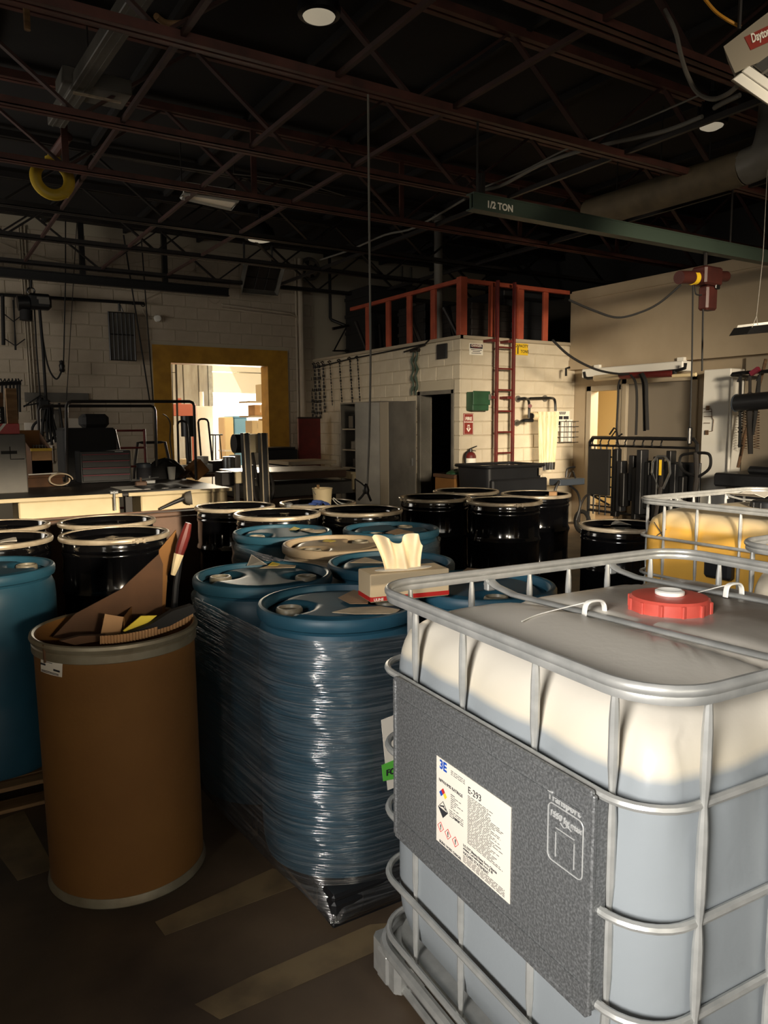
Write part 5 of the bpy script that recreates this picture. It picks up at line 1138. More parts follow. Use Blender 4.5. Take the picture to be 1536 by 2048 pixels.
# second pale bench frame by the cabinet
b3 = thing('work_table', 'pale narrow table in front of the dark red panel by the cabinet', 'table', (5.6, 11.4, 0)); a_, b_ = ay(572, 928, 11.4), ay(690, 937, 11.4)
part('table_top', MB().box((a_.x, 11.3, .93), (6.1, 12.1, .99), .004), 'wall_panel', b3)
for x in (a_.x+.12, 5.95): part('leg', MB().box((x-.05, 11.35, 0), (x+.05, 11.45, .93)), 'wall_panel', b3)
rpn = thing('dark_red_screen', 'dark red sheet standing between the far wall and the grey cabinet', 'panel', (6.2, 12.6, 0)); part('sheet', MB().box((6.0, 12.55, 0), (6.45, 12.6, 1.72), .004), 'red_dark', rpn); part('edge_trim', MB().box((5.99, 12.54, 1.70), (6.46, 12.61, 1.73)), 'dark_steel', rpn)
solo('dark_case', MB().box((5.2, 12.5, 0), (5.95, 13.0, 1.15), .01).box((5.25, 12.48, 1.15), (5.9, 13.0, 1.19), .006), 'black_plastic', 'dark case standing under the hanging chains', 'case')
# ------------------------------------------------------------------ grey storage cabinet by the storeroom
XC = 6.27
gc2 = thing('storage_cabinet', 'tall grey storage cabinet with its doors open', 'cabinet', (6.5, 10.8, 0))
ya, yb = 11.45, 10.14
for y in (ya-.02, yb): part('side_panel', MB().box((XC, y, .05), (6.70, y+.02, 1.93)), 'cab_grey', gc2)
part('top_panel', MB().box((XC, yb, 1.93), (6.70, ya, 1.955)), 'cab_grey', gc2); part('back_panel', MB().box((6.68, yb, .05), (6.70, ya, 1.93)), 'cab_grey', gc2); part('plinth', MB().box((XC, yb, 0), (6.70, ya, .05)), 'cab_grey', gc2)
for z in (.45, .85, 1.15, 1.50): part('shelf', MB().box((XC+.02, yb+.02, z), (6.68, ya-.02, z+.02)), 'trim', gc2)
part('door', MB().bar((XC-.0, yb+.0, 1.0), (XC-.36, yb+.18, 1.0), .02, 1.86, (0, 0, 1)), 'cab_grey', gc2)
d = part('door', MB().box((XC-.03, yb-1.0, .06), (XC-.01, yb-.28, 1.93), .003), 'cab_grey', gc2); part('door_handle', MB().box((XC-.05, yb-.95, .98), (XC-.03, yb-.92, 1.1), .004), 'steel', d)
part('door_edge', MB().box((XC-.03, yb-.27, .06), (XC, yb-.02, 1.93), .004), 'trim', gc2)
for k, (y, z, w, h, m, lb) in enumerate(((11.2, 1.52, .16, .22, 'dark_steel', 'dark binder on the top shelf of the open cabinet'), (10.9, 1.52, .12, .3, 'black_plastic', 'black file box on the top cabinet shelf'), (10.65, 1.52, .1, .28, 'beige_box', 'tan file on the top cabinet shelf'), (11.1, 1.17, .2, .14, 'cab_grey', 'grey tub on the middle cabinet shelf'), (10.75, 1.17, .12, .16, 'white', 'white jug on the middle cabinet shelf'), (10.5, 1.17, .14, .12, 'dark_steel', 'dark can on the middle cabinet shelf'), (11.0, .87, .3, .15, 'black_plastic', 'black tray on the lower cabinet shelf'))):
    solo('shelf_item', MB().box((XC+.06, y-w/2, z), (XC+.3, y+w/2, z+h), .01).box((XC+.10, y-w/3, z+h), (XC+.24, y+w/3, z+h+.015), .005), m, lb, 'box')
# storeroom left face: hanging chains and straps from hooks below the slab
LX = XM-.05; lx = lambda x, y: ax(x, y, LX)
def chain(label, px, y0, y1, r_, m, grp, links=True, lean=0):
    a, b = lx(px, y0), lx(px+lean, y1); t = thing('hanging_chain', label, 'chain', tuple(b), 0, grp); mb = MB(); n = 14
    part('hook', MB().tube([a+V((.04, .05, .03)), a+V((0, .02, .05)), a+V((-.05, 0, .03)), a], .012, 5), m, t)
    for k in range(n):
        p = a.lerp(b, k/n); q_ = a.lerp(b, (k+.8)/n); mb.tube([p, q_], r_*(1.35 if k % 3 == 0 else .85), 6)
    part('links', mb, m, t)
g1 = 'chains and rods hanging below the storeroom slab'
for k, (px, y0, y1, r_, m, l) in enumerate(((622, 733, 835, .022, 'dark_steel', 4), (629, 731, 838, .02, 'dark_steel', 4), (637, 730, 838, .022, 'dark_steel', 4), (646, 728, 826, .018, 'dark_steel', 4), (660, 727, 812, .010, 'dark_steel', 5), (679, 724, 806, .012, 'rubber', 5), (700, 720, 806, .014, 'rubber', 5), (715, 718, 804, .011, 'rubber', 5))): chain(('leftmost chain hanging below the storeroom slab', 'second chain from the left below the storeroom slab', 'third chain from the left below the storeroom slab', 'fourth dark chain from the left below the storeroom slab', 'thinnest rod below the storeroom slab, right of the four chains', 'second black strap from the hanging cable, below the slab', 'thicker black strap below the slab', 'black strap nearest the dangling cable below the slab')[k], px, y0, y1, r_, m, g1, lean=l)
gc3 = thing('green_chain', 'greenish twisted chain pair hanging right of the dangling cable', 'chain', tuple(lx(831, 790)))
part('hook_bar', MB().tube([lx(808, 704), lx(850, 690)], .014, 6).tube([lx(822, 702), lx(838, 700)], .03, 6), 'dark_steel', gc3)
for s in (-4, 4): part('strand', MB().tube([lx(829+s+2*sin(k*1.3), 700+k*6.4) for k in range(15)], [.016+.012*(k % 3 == 0) for k in range(15)], 6), 'green_beam', gc3)
solo('framed_plate', MB().box((LX, lx(892, 690).y, lx(880, 718).z), (LX+.03, lx(873, 690).y, lx(880, 688).z), .004).box((LX-.01, lx(890, 690).y, lx(880, 714).z), (LX, lx(875, 690).y, lx(880, 692).z)), 'black_plastic', 'small dark framed plate near the storeroom corner', 'plate')
solo('slab_cable', MB().tube([ax(632, 735, LX), ax(700, 718, LX), ax(760, 706, LX), ax(850, 688, LX), ax(858, 680, LX)], .012, 5), 'black_matte', 'black cable clipped below the storeroom slab edge', 'cable')
# right face
FY = YM-.012; fy = lambda x, y, o=.0: ay(x, y, FY-o)
def sign(label, px, m, parts_, cat='sign', name='wall_sign', o=.012):
    a, b = fy(px[0], px[1]), fy(px[2], px[3]); t = thing(name, label, cat, (a.x, FY, b.z)); part('plate', MB().box((a.x, FY-o, b.z), (b.x, FY-.002, a.z), .003), m, t); return t, a.x, b.x, b.z, a.z, FY-o
t, x0, x1, z0, z1, y0 = sign('white and black DANGER sign beside the ladder top', (938, 686, 965, 711), 'ink_white', 0)
W = x1-x0; Hh = z1-z0
part('header', MB().box((x0+.01, y0-.002, z0+Hh*.55), (x1-.01, y0, z1-.012)), 'ink', t); part('header_oval', MB().prism([((x0+x1)/2+W*.42*cos(a*pi/12), y0-.004, z0+Hh*.77+Hh*.16*sin(a*pi/12)) for a in range(24)], (0, .002, 0)), 'red_dark', t)
text('print', 'DANGER', W*.19, 'ink_white', t, ((x0+x1)/2, y0-.005, z0+Hh*.70), (1, 0, 0), (0, 0, 1), .001, 'CENTER')
for k, w_ in enumerate((.8, .55, .7)): part('print_line', MB().box((x0+W*(.5-w_/2), y0-.0015, z0+Hh*(.41-.14*k)), (x0+W*(.5+w_/2), y0-.0005, z0+Hh*(.46-.14*k))), 'ink', t)
t, x0, x1, z0, z1, y0 = sign('yellow CAPACITY sign right of the ladder', (1028, 686, 1055, 711), 'yellow', 0)
W = x1-x0; Hh = z1-z0
text('print', 'CAPACITY', W*.21, 'ink', t, ((x0+x1)/2, y0-.002, z0+Hh*.66), (1, 0, 0), (0, 0, 1), .001, 'CENTER'); text('print', '1', W*.5, 'ink', t, (x0+W*.12, y0-.002, z0+Hh*.1), (1, 0, 0), (0, 0, 1), .003); text('print', 'TONS', W*.22, 'ink', t, (x0+W*.45, y0-.002, z0+Hh*.2), (1, 0, 0), (0, 0, 1), .001)
t, x0, x1, z0, z1, y0 = sign('red FIRE EXTINGUISHER sign with white arrow', (926, 827, 946, 869), 'sign_red', 0)
W = x1-x0; Hh = z1-z0
part('border', MB().tube([(x0+.01, y0-.001, z0+.01), (x1-.01, y0-.001, z0+.01), (x1-.01, y0-.001, z1-.01), (x0+.01, y0-.001, z1-.01)], .003, 4, True), 'ink_white', t)
text('print', 'FIRE', W*.36, 'ink_white', t, ((x0+x1)/2, y0-.002, z0+Hh*.68), (1, 0, 0), (0, 0, 1), .002, 'CENTER'); text('print', 'EXTINGUISHER', W*.125, 'ink_white', t, ((x0+x1)/2, y0-.002, z0+Hh*.57), (1, 0, 0), (0, 0, 1), .001, 'CENTER')
xm = (x0+x1)/2; part('arrow', MB().prism([(xm-W*.1, y0-.003, z0+Hh*.46), (xm+W*.1, y0-.003, z0+Hh*.46), (xm+W*.1, y0-.003, z0+Hh*.3), (xm+W*.24, y0-.003, z0+Hh*.3), (xm, y0-.003, z0+Hh*.12), (xm-W*.24, y0-.003, z0+Hh*.3), (xm-W*.1, y0-.003, z0+Hh*.3)], (0, .002, 0)), 'ink_white', t)
part('arrow_core', MB().prism([(xm-W*.045, y0-.004, z0+Hh*.43), (xm+W*.045, y0-.004, z0+Hh*.43), (xm+W*.05, y0-.004, z0+Hh*.28), (xm, y0-.004, z0+Hh*.19), (xm-W*.05, y0-.004, z0+Hh*.28)], (0, .001, 0)), 'sign_red', t)
gb = thing('green_box', 'green first aid style box on the block wall left of the ladder', 'box', tuple(fy(948, 822)))
a, b = fy(932, 784), fy(964, 822); part('body', MB().box((a.x, FY-.16, b.z), (b.x, FY, a.z), .012), 'green', gb); part('lid', MB().box((a.x-.01, FY-.18, b.z+.08), (b.x+.01, FY-.16, a.z+.01), .008), 'green', gb); a2 = fy(962, 795); part('latch', MB().box((b.x-.03, FY-.19, a2.z-.04), (b.x+.02, FY-.18, a2.z+.04), .004), 'cab_grey', gb)
# fixed ladder
ld = thing('ladder', 'red fixed steel ladder up the block wall to the loft railing', 'ladder', (7.5, FY-.2, .2))
LY = FY-.19; zz = lambda y_, x_=1010: ay(x_, y_, LY).z
xl, xr = ay(993, 800, LY).x, ay(1026, 800, LY).x
for x in (xl, xr): part('rail', MB().box((x-.016, LY-.028, .25), (x+.016, LY+.028, 3.62), .004), 'red_dark', ld)
zr = ay(1010, 695, LY).z; k = 0
while zr-.305*k > .3: part('rung', MB().tube([(xl, LY, zr-.305*k), (xr, LY, zr-.305*k)], .013, 8), 'red_dark', ld); k += 1
for z in (zz(682), zz(795)):
    for x in (xl, xr): part('wall_bracket', MB().box((x-.10, LY, z-.02), (x-.0, FY+.005, z+.02), .004), 'red_dark', ld)
# loft railing
def rail_post(y_or_x, face, t):
    if face == 'r': part('post', MB().box((y_or_x-.05, YM-.0, 2.85), (y_or_x+.05, YM+.04, 3.58), .004), 'orange_rail', t)
    else: part('post', MB().box((XM-.0, y_or_x-.06, 2.85), (XM+.04, y_or_x+.06, 3.58), .004), 'orange_rail', t)
rl = thing('loft_railing', 'rust red railing with wide posts round the loft edge', 'railing', (XM, YM, 2.85))
part('top_rail', MB().box((XM-.01, YM-.02, 3.58), (8.87, YM+.05, 3.64), .005).box((XM-.01, YM-.02, 3.58), (XM+.05, 11.9, 3.64), .005), 'orange_rail', rl)
for px in (925, 985, 1043, 1092): rail_post(ay(px, 640, YM).x, 'r', rl)
for px in (734, 775, 817, 865): rail_post(ax(px, 640, XM).y, 'l', rl)
part('corner_post', MB().box((XM-.02, YM-.03, 2.85), (XM+.10, YM+.08, 3.66), .006), 'orange_rail', rl)
for px in (982, 1034): part('ladder_stanchion', MB().box((ay(px, 640, YM-.03).x-.012, YM-.05, 2.85), (ay(px, 640, YM-.03).x+.012, YM-.02, 3.6)), 'orange_rail', rl)
# loft storage
for k, (x0, y0_, x1, y1_, h, m, lb, cat) in enumerate(((7.2, 12.0, 8.0, 12.9, 1.25, 'black_matte', 'tall black perforated locker at the left on the loft', 'locker'), (7.3, 10.4, 8.0, 11.2, .72, 'black_plastic', 'dark crate behind the loft railing, left part', 'crate'), (7.4, 9.3, 8.2, 10.1, .6, 'dark_steel', 'dark steel crate behind the loft corner post', 'crate'), (8.3, 9.6, 9.2, 10.6, .9, 'black_plastic', 'large dark crate behind the right loft railing', 'crate'))):
    t_ = thing('loft_crate', lb, cat, ((x0+x1)/2, (y0_+y1_)/2, 2.84)); part('body', MB().box((x0, y0_, 2.84), (x1, y1_, 2.84+h), .01), m, t_)
    for j in range(4): z = 2.84+h*(j+.5)/4; part('slat', MB().box((x0-.02, y0_-.02, z-.03), (x1+.01, y0_, z+.03), .004).box((x0-.02, y0_, z-.03), (x0, y1_, z+.03), .004), m, t_)
for k in range(7): x = 6.92+.09*(k % 3); y = (8.98, 9.18, 9.36, 9.95, 10.15, 11.4, 11.6)[k]; solo('stored_pipe', MB().tube([(x, y, 2.845), (x+.1*((k % 3)-1), y+.25, 3.3+.05*(k % 4))], .03, 7).lathe([(0, 0), (.05, 0), (.05, .03), (0, .03)], (x, y, 2.845), 10), 'dark_steel', ('first', 'second', 'third', 'fourth', 'fifth', 'sixth', 'seventh')[k]+' dark upright pipe from the corner, behind the left loft railing', 'pipe', group='pipes stored on the loft')
solo('pipe_column', MB().cyl((7.0, 9.62, 2.845), (7.0, 9.62, 4.78), .065, 16).lathe([(.065, 0), (.12, 0), (.12, .02), (.065, .02)], (7.0, 9.62, 2.845), 16).lathe([(.065, 1.80), (.10, 1.80), (.10, 1.86), (.065, 1.86)], (7.0, 9.62, 2.845), 16), 'cab_grey', 'grey pipe column rising from the loft behind the railing', 'column')
a_ = thing('wall_bracket', 'dark angled shelf bracket on the far wall left of the locker', 'bracket', (6.85, 12.9, 3.3)); part('arm', MB().bar((6.76, 12.6, 3.35), (7.17, 12.75, 3.45), .03, .05), 'dark_steel', a_); part('lower_arm', MB().bar((6.76, 12.6, 2.95), (7.17, 12.75, 2.98), .03, .03), 'dark_steel', a_); part('strut', MB().bar((6.8, 12.62, 2.97), (7.1, 12.7, 3.4), .02, .02), 'dark_steel', a_)
solo('gas_pipe', MB().tube([(6.98, 13.1, 4.86), (6.98, 13.1, 3.62), (7.0, 13.08, 3.58), (7.40, 12.93, 3.42), (7.45, 12.89, 3.38)], .03, 8), 'black_paint', 'black pipe dropping from the roof to the loft locker', 'pipe')
solo('grey_duct_box', MB().box((8.45, 12.9, 3.72), (8.85, 13.3, 4.35), .01).box((8.52, 12.95, 4.35), (8.56, 13.0, 4.72)).box((8.74, 12.95, 4.35), (8.78, 13.0, 4.72)).tube([(8.4, 13.0, 3.78), (9.7, 13.0, 3.78)], .03, 6), 'cab_grey', 'grey equipment box hanging at the far wall above the loft', 'box')
# pipe bracket with roll of film
pbk = thing('roll_holder', 'black bent pipe roll holder on the block wall', 'bracket', tuple(fy(1090, 800)))
rb_ = lambda x, y, o: ay(x, y, FY-o)
e = ay(1111, 822, FY-.34)
part('upper_pipe', MB().tube(smooth([rb_(1036, 798, .05), rb_(1052, 797, .12), rb_(1058, 806, .3), rb_(1058, 836, .34)], 5), .02, 8).tube(smooth([rb_(1060, 797, .06), rb_(1098, 796, .08), rb_(1109, 800, .3), rb_(1111, 822, .34)], 5), .02, 8).tube([rb_(1036, 798, .05), rb_(1098, 797, .06)], .018, 8), 'black_paint', pbk)
part('lower_arm', MB().tube(smooth([rb_(1033, 847, .02), rb_(1040, 845, .15), rb_(1048, 841, .3), rb_(1066, 841, .36)], 5), .026, 8), 'black_paint', pbk)
for px, py in ((1035, 798), (1089, 797), (1033, 846)): c_ = fy(px, py); part('flange', MB().cyl(c_+V((0, .0, 0)), c_+V((0, -.02, 0)), .05, 16), 'cab_grey', pbk)
part('red_knob', MB().cyl(rb_(1060, 812, .33), rb_(1060, 812, .40), .03, 12), 'red_dark', pbk)
rf = thing('film_roll', 'cream plastic film roll with its sheet hanging down, end soiled', 'roll', tuple(rb_(1090, 830, .34)))
r0, r1 = rb_(1064, 832, .34), rb_(1112, 830, .34); r1.z = r0.z; 
part('roll', MB().cyl(r0, r1, .062, 24), 'film', rf); part('core', MB().cyl(r0+V((-.02, 0, 0)), r0+V((.002, 0, 0)), .045, 16), 'black_paint', rf)
zb = rb_(1090, 940, .4).z; xs0, xs1 = rb_(1070, 830, .34).x, r1.x
def fs_(u, v):
    w = 1-.28*v; xc = (xs0+xs1)/2+.0; x = xc+(xs1-xs0)*(u-.5)*w; z = r0.z+.062*(1-v)**6+(zb-r0.z)*v
    return (x, r0.y-.064+.018*sin(u*19+v*2)*v+.01*sin(u*31), z+.0)
part('sheet', MB().sheet(fs_, 30, 20, .002), 'film', rf, ang=80)
part('soiled_end', MB().sheet(lambda u, v: V(fs_(u, .86+.14*v))+V((0, -.004, 0)), 24, 5, .001), 'black_plastic', rf, ang=80)
sg = thing('wall_sign', 'black and yellow striped notice behind the wire basket', 'sign', tuple(fy(1125, 850))); a, b = fy(1113, 822), fy(1138, 862)
part('plate', MB().box((a.x, FY-.006, b.z), (b.x, FY, a.z)), 'ink_white', sg)
for k in range(6): part('stripe', MB().prism([(a.x+.01+.03*k, FY-.008, a.z-.055), (a.x+.029+.03*k, FY-.008, a.z-.055), (a.x+.049+.03*k, FY-.008, a.z-.01), (a.x+.03+.03*k, FY-.008, a.z-.01)], (0, .001, 0)), 'ink', sg)
for k, (u0, u1) in enumerate(((.02, .46), (.52, .92), (.02, .9))): part('block', MB().box((a.x+(b.x-a.x)*u0, FY-.008, a.z-(.13 if k < 2 else .22)), (a.x+(b.x-a.x)*u1, FY-.006, a.z-(.08 if k < 2 else .16))), 'ink', sg)
wbk = thing('wire_basket', 'wire document basket with papers on the block wall', 'basket', tuple(fy(1130, 880))); a, b = fy(1113, 843), fy(1148, 884); yb_ = FY-.10
bm = MB()
for k in range(5): z = a.z+(b.z-a.z)*k/4; bm.tube([(a.x, FY-.01, z), (a.x, yb_, z), (b.x, yb_, z), (b.x, FY-.01, z)], .005, 4)
for k in range(6): x = a.x+(b.x-a.x)*k/5; bm.tube([(x, yb_, a.z), (x, yb_, b.z), (x, FY-.01, b.z)], .005, 4)
part('wires', bm, 'black_paint', wbk)
for k in range(2): solo('document', MB().box((a.x+.03+.13*k, FY-.07, b.z+.01), (a.x+.14+.14*k, FY-.055, a.z-.0+.03*k), .002), 'white', ('left', 'right')[k]+' white paper bundle standing in the wire basket', 'paper', group='papers in the wire basket')
# floor things at the block wall
fe = thing('fire_extinguisher', 'red fire extinguisher hanging below its sign at the storeroom corner', 'fire extinguisher', tuple(fy(941, 944, .12))); c_ = fy(941, 944, .12); zt_ = fy(941, 905, .12).z
part('cylinder', MB().lathe([(0, 0), (.075, .0), (.08, .01), (.08, zt_-c_.z-.05), (.06, zt_-c_.z-.01), (.025, zt_-c_.z+.01), (0, zt_-c_.z+.01)], c_, 24), 'red_dark', fe); part('label', MB().lathe([(.0805, .08), (.081, .08), (.081, .2), (.0805, .2)], c_, 24), 'ink_white', fe)
part('valve', MB().cyl((c_.x, c_.y, zt_), (c_.x, c_.y, zt_+.05), .025, 10).bar((c_.x-.02, c_.y, zt_+.05), (c_.x+.11, c_.y, zt_+.09), .02, .012).bar((c_.x-.02, c_.y, zt_+.04), (c_.x+.09, c_.y, zt_+.02), .02, .01), 'black_paint', fe); part('hose', MB().tube(smooth([(c_.x-.02, c_.y, zt_+.03), (c_.x-.10, c_.y-.02, zt_-.02), (c_.x-.11, c_.y-.02, zt_-.15), (c_.x-.09, c_.y-.02, zt_-.28)], 5), .012, 6), 'black_matte', fe)
cbx = thing('carton', 'kraft carton topped with plastic bags below the fire extinguisher', 'box', tuple(ay(935, 1000, 8.2)))
a, b = ay(909, 950, 8.15), ay(962, 952, 8.15); part('body', MB().box((a.x, 8.15, .02), (b.x, 8.6, a.z), .006), 'kraft', cbx); part('flap', MB().box((a.x-.02, 8.13, a.z-.05), (b.x+.01, 8.62, a.z), .004), 'kraft_dark', cbx)
def bagf(c, rx, ry, h, ph): return lambda u, v: (c.x+rx*cos(u*2*pi)*(1-v*v)**.5*(1+.12*sin(5*u*6.28+ph)), c.y+ry*sin(u*2*pi)*(1-v*v)**.5, c.z+h*v*(1+.2*sin(4*u*6.28+ph)))
solo('plastic_bag', MB().sheet(bagf(V((b.x-.02, 8.3, a.z)), .12, .13, .10, 1), 20, 7, .002), 'bag', 'crumpled white plastic bag on the kraft carton', 'bag', ang=80)
solo('plastic_bag', MB().sheet(bagf(V((a.x+.16, 8.3, a.z)), .15, .13, .06, 2), 20, 7, .002), 'green', 'crumpled green plastic bag on the kraft carton', 'bag', ang=80)
def hang(u, v): return (b.x+.01+.14*u+.02*sin(v*9), 8.12+.02*sin(u*14), a.z+.04-.28*v*(1-.25*u)-.05*u)
solo('plastic_bag', MB().sheet(hang, 14, 10, .003), 'bag', 'white plastic bag hanging over the right side of the carton', 'bag', ang=80)
bb_ = thing('black_bin', 'wide black plastic bin behind the middle black drums', 'bin', tuple(ay(1035, 1000, 7.6))); a, b = ay(975, 935, 7.38), ay(1090, 935, 7.38)
cx, wd_ = (a.x+b.x)/2, (b.x-a.x)/2
def tub(w0, w1, d0, d1, z0, z1, th=.012): 
    P0 = rrect(cx-w0, 7.72-d0, cx+w0, 7.72+d0, .06, z0, 5); P1 = rrect(cx-w1, 7.72-d1, cx+w1, 7.72+d1, .06, z1, 5); P2 = rrect(cx-w1+th, 7.72-d1+th, cx+w1-th, 7.72+d1-th, .05, z1, 5); P3 = rrect(cx-w0+th, 7.72-d0+th, cx+w0-th, 7.72+d0-th, .05, z0+th, 5)
    n = len(P0); m_ = MB(); rows = [P0, P1, P2, P3]; fs = [tuple(range(n))[::-1], tuple(range(3*n, 4*n))]
    for r_ in range(3): fs += [(r_*n+k, r_*n+(k+1) % n, (r_+1)*n+(k+1) % n, (r_+1)*n+k) for k in range(n)]
    return m_.add(P0+P1+P2+P3, fs)
part('tub', tub(wd_*.82, wd_*.96, .28, .33, .0, a.z-.02), 'black_plastic', bb_); part('rim', MB().tube(rrect(cx-wd_, 7.72-.36, cx+wd_, 7.72+.36, .07, a.z, 5), .02, 8, True), 'black_plastic', bb_); part('lower_step', MB().box((cx-wd_*.9, 7.33, .35), (cx+wd_*1.02, 7.41, a.z-.16), .02), 'black_plastic', bb_); part('label', MB().box((cx+wd_*.68, 7.32, a.z-.13), (cx+wd_*.80, 7.33, a.z-.03)), 'ring', bb_)
htk = thing('hand_truck', 'blue steel hand truck with curved handles beside the right black drum', 'hand truck', tuple(ay(1145, 1040, 7.6))); hy = 7.6; hq = lambda x, y: ay(x, y, hy)
part('box', MB().box(hq(1118, 972)+V((0, -.02, 0)), hq(1168, 956)+V((0, .2, 0)), .008), 'blue_steel', htk)
part('handle', MB().tube(smooth([hq(1132, 955), hq(1134, 940), hq(1140, 935), hq(1150, 934)], 5), .014, 6).tube([hq(1137, 955), hq(1141, 945)], .012, 6).tube([hq(1146, 942), hq(1151, 956)], .012, 6), 'black_paint', htk)
part('back_frame', MB().tube(smooth([hq(1122, 960), hq(1112, 975), hq(1108, 1005), hq(1122, 1045)], 6), .02, 6).tube(smooth([hq(1140, 972), hq(1155, 985), hq(1160, 1010), hq(1152, 1040)], 6), .016, 6), 'black_paint', htk)
part('wheel', MB().tube([V((hq(1175, 1035).x, hy+.1, .17))+V((0, .13*cos(a*pi/12), .15*sin(a*pi/12))) for a in range(24)], .03, 8, True), 'rubber', htk)
solo('curved_hose', MB().tube(smooth([hq(1158, 1045), hq(1160, 1015), hq(1172, 992), hq(1192, 986), hq(1200, 986)], 6), .018, 7), 'dark_steel', 'grey curved hose arching left of the black rack', 'hose')
# ------------------------------------------------------------------ right wall side
RX = 8.72
rx = lambda x, y, o=0: ax(x, y, RX-o)
wlt = thing('strip_light', 'white unlit strip light under the bulkhead over the grey door', 'light', (RX, 7.4, 2.3))
a, b = rx(1168, 742), rx(1370, 726)
part('housing', MB().box((RX-.05, b.y, 2.27), (RX+.15, a.y, 2.40), .012), 'white', wlt); part('bracket', MB().box((RX+.1, b.y+.1, 2.3), (8.89, b.y+.2, 2.46)).box((RX+.1, a.y-.2, 2.3), (8.89, a.y-.1, 2.46)), 'white', wlt)
hpipe = thing('hanger_pipe', 'black pipe hanger rail below the strip light', 'pipe', (RX-.15, 7.4, 2.2)); HX = RX-.18; hx_ = lambda x, y: ax(x, y, HX)
part('pipe', MB().tube([hx_(1168, 744), hx_(1170, 755), hx_(1176, 757), hx_(1355, 741), hx_(1370, 736), hx_(1371, 726)], .022, 8), 'black_paint', hpipe)
part('end_hook', MB().tube([hx_(1139, 735), hx_(1132, 737), hx_(1132, 752)], .018, 6).tube([hx_(1349, 742), hx_(1350, 748)], .03, 6), 'black_paint', hpipe)
solo('cardboard_tube', MB().cyl(hx_(1240, 752), hx_(1346, 747), .045, 16), 'red_dark', 'dark red tube resting under the hanger pipe', 'tube')
solo('white_pipe', MB().cyl(hx_(1346, 752), hx_(1392, 749), .025, 12), 'cream', 'short white pipe right of the dark red tube', 'tube')
solo('grey_pipe', MB().cyl(hx_(1190, 757), hx_(1242, 752), .045, 14), 'beige_box', 'beige pipe left end under the strip light', 'tube')
# hoses hanging over the pipe
for k, (pts, r_, lb) in enumerate((([(1246, 752), (1238, 765), (1236, 800), (1233, 870), (1240, 900)], .014, 'thin black cable hanging before the lit doorway'), ([(1262, 750), (1271, 765), (1274, 800), (1272, 870)], .018, 'black hose hanging left on the grey door'), ([(1280, 748), (1286, 765), (1288, 800), (1289, 862)], .02, 'black hose hanging in the middle of the grey door'), ([(1284, 747), (1292, 765), (1293, 800), (1295, 860)], .026, 'thick black hose pair with coupling on the grey door'))):
    solo('hose', MB().tube(smooth([ax(x, y, HX-.04*k) for x, y in pts], 5), r_, 7), 'black_matte', lb, 'hose')
# tall white cabinet panel and rail stuff
wcb = thing('white_cabinet', 'tall white cabinet side panel with a label holder on the right', 'cabinet', (8.86, 5.5, 0)); a, b = ax(1408, 740, 8.7), ax(1462, 740, 8.7)
part('side_panel', MB().box((8.70, b.y, 0), (9.02, a.y, 2.26), .008), 'white', wcb); part('post', MB().cyl((8.68, b.y-.04, .95), (8.68, b.y-.04, 2.14), .018, 10), 'white', wcb)
pgb = thing('pegboard', 'pegboard panel behind the hanging springs at the right edge', 'pegboard', (8.98, 4.6, 1)); part('board', MB().box((8.97, 3.2, .8), (9.02, b.y-.02, 2.40), .003), 'peg', pgb); part('batten', MB().box((8.95, b.y-.55, .8), (8.97, b.y-.5, 2.24)), 'trim', pgb)
lh_ = thing('label_holder', 'small wire label holder with brown clips on the white cabinet', 'holder', tuple(ax(1416, 840, 8.69))); q_ = lambda x, y: ax(x, y, 8.685)
part('wire_frame', MB().tube([q_(1407, 817), q_(1423, 818), q_(1424, 835), q_(1427, 840), q_(1425, 862), q_(1410, 864)], .004, 5).tube([q_(1408, 824), q_(1424, 823)], .004, 5).tube([q_(1408, 833), q_(1424, 833)], .004, 5).tube([q_(1408, 846), q_(1420, 846)], .004, 5), 'wood_old', lh_)
for (x, y) in ((1416, 816), (1414, 865)): c_ = q_(x, y); part('clip', MB().box(c_-V((.008, .025, .03)), c_+V((.0, .025, .03)), .004), 'wood_old', lh_)
# tool rail on the right with hanging bars, saw, springs
HR = 8.45; hr = lambda x, y, o=0: ax(x, y, HR-o)
trl = thing('tool_rail', 'black tool rail projecting at the right edge', 'rail', tuple(hr(1500, 745))); part('rail', MB().tube([hr(1464, 752), hr(1466, 748), hr(1480, 746), hr(1545, 742)], .022, 8), 'black_paint', trl); part('clamp_arm', MB().bar(hr(1502, 748, .05), hr(1518, 737, .05), .05, .05), 'purple_red', trl); part('bracket', MB().tube([hr(1464, 750), V((8.96, hr(1464, 750).y, 2.14))], .02, 8), 'black_paint', trl)
def hung(label, pts, r_, m, cat, extra=None):
    t_ = thing('hanging_tool', label, cat, tuple(hr(*pts[-1]))); part('shaft', MB().tube([hr(x, y, .04) for x, y in pts], r_, 8), m, t_)
    part('hook', MB().tube([hr(pts[0][0]-6, pts[0][1]+12, .06), hr(pts[0][0], pts[0][1], .05), hr(pts[0][0]+3, pts[0][1]-6, .0)], .012, 6), m, t_); return t_
t_ = hung('black barbed rod hanging nearest the white cabinet', [(1481, 752), (1480, 820), (1480, 860), (1479, 895)], .018, 'black_paint', 'rod')
for y in (825, 834, 858, 866, 893): part('barb', MB().tube([hr(1476, y-3, .04), hr(1480, y, .04), hr(1485, y-2, .04)], .009, 5), 'black_paint', t_)
t_ = hung('dark tapered bar hanging second on the right tool rail', [(1500, 750), (1500, 785), (1500, 786), (1499, 830), (1501, 908)], [.018, .018, .03, .04, .028], 'dark_steel', 'bar')
t_ = hung('slanted dark blade leaning on the right tool rail', [(1519, 750), (1514, 800), (1506, 870)], [.02, .03, .014], 'rubber', 'blade')
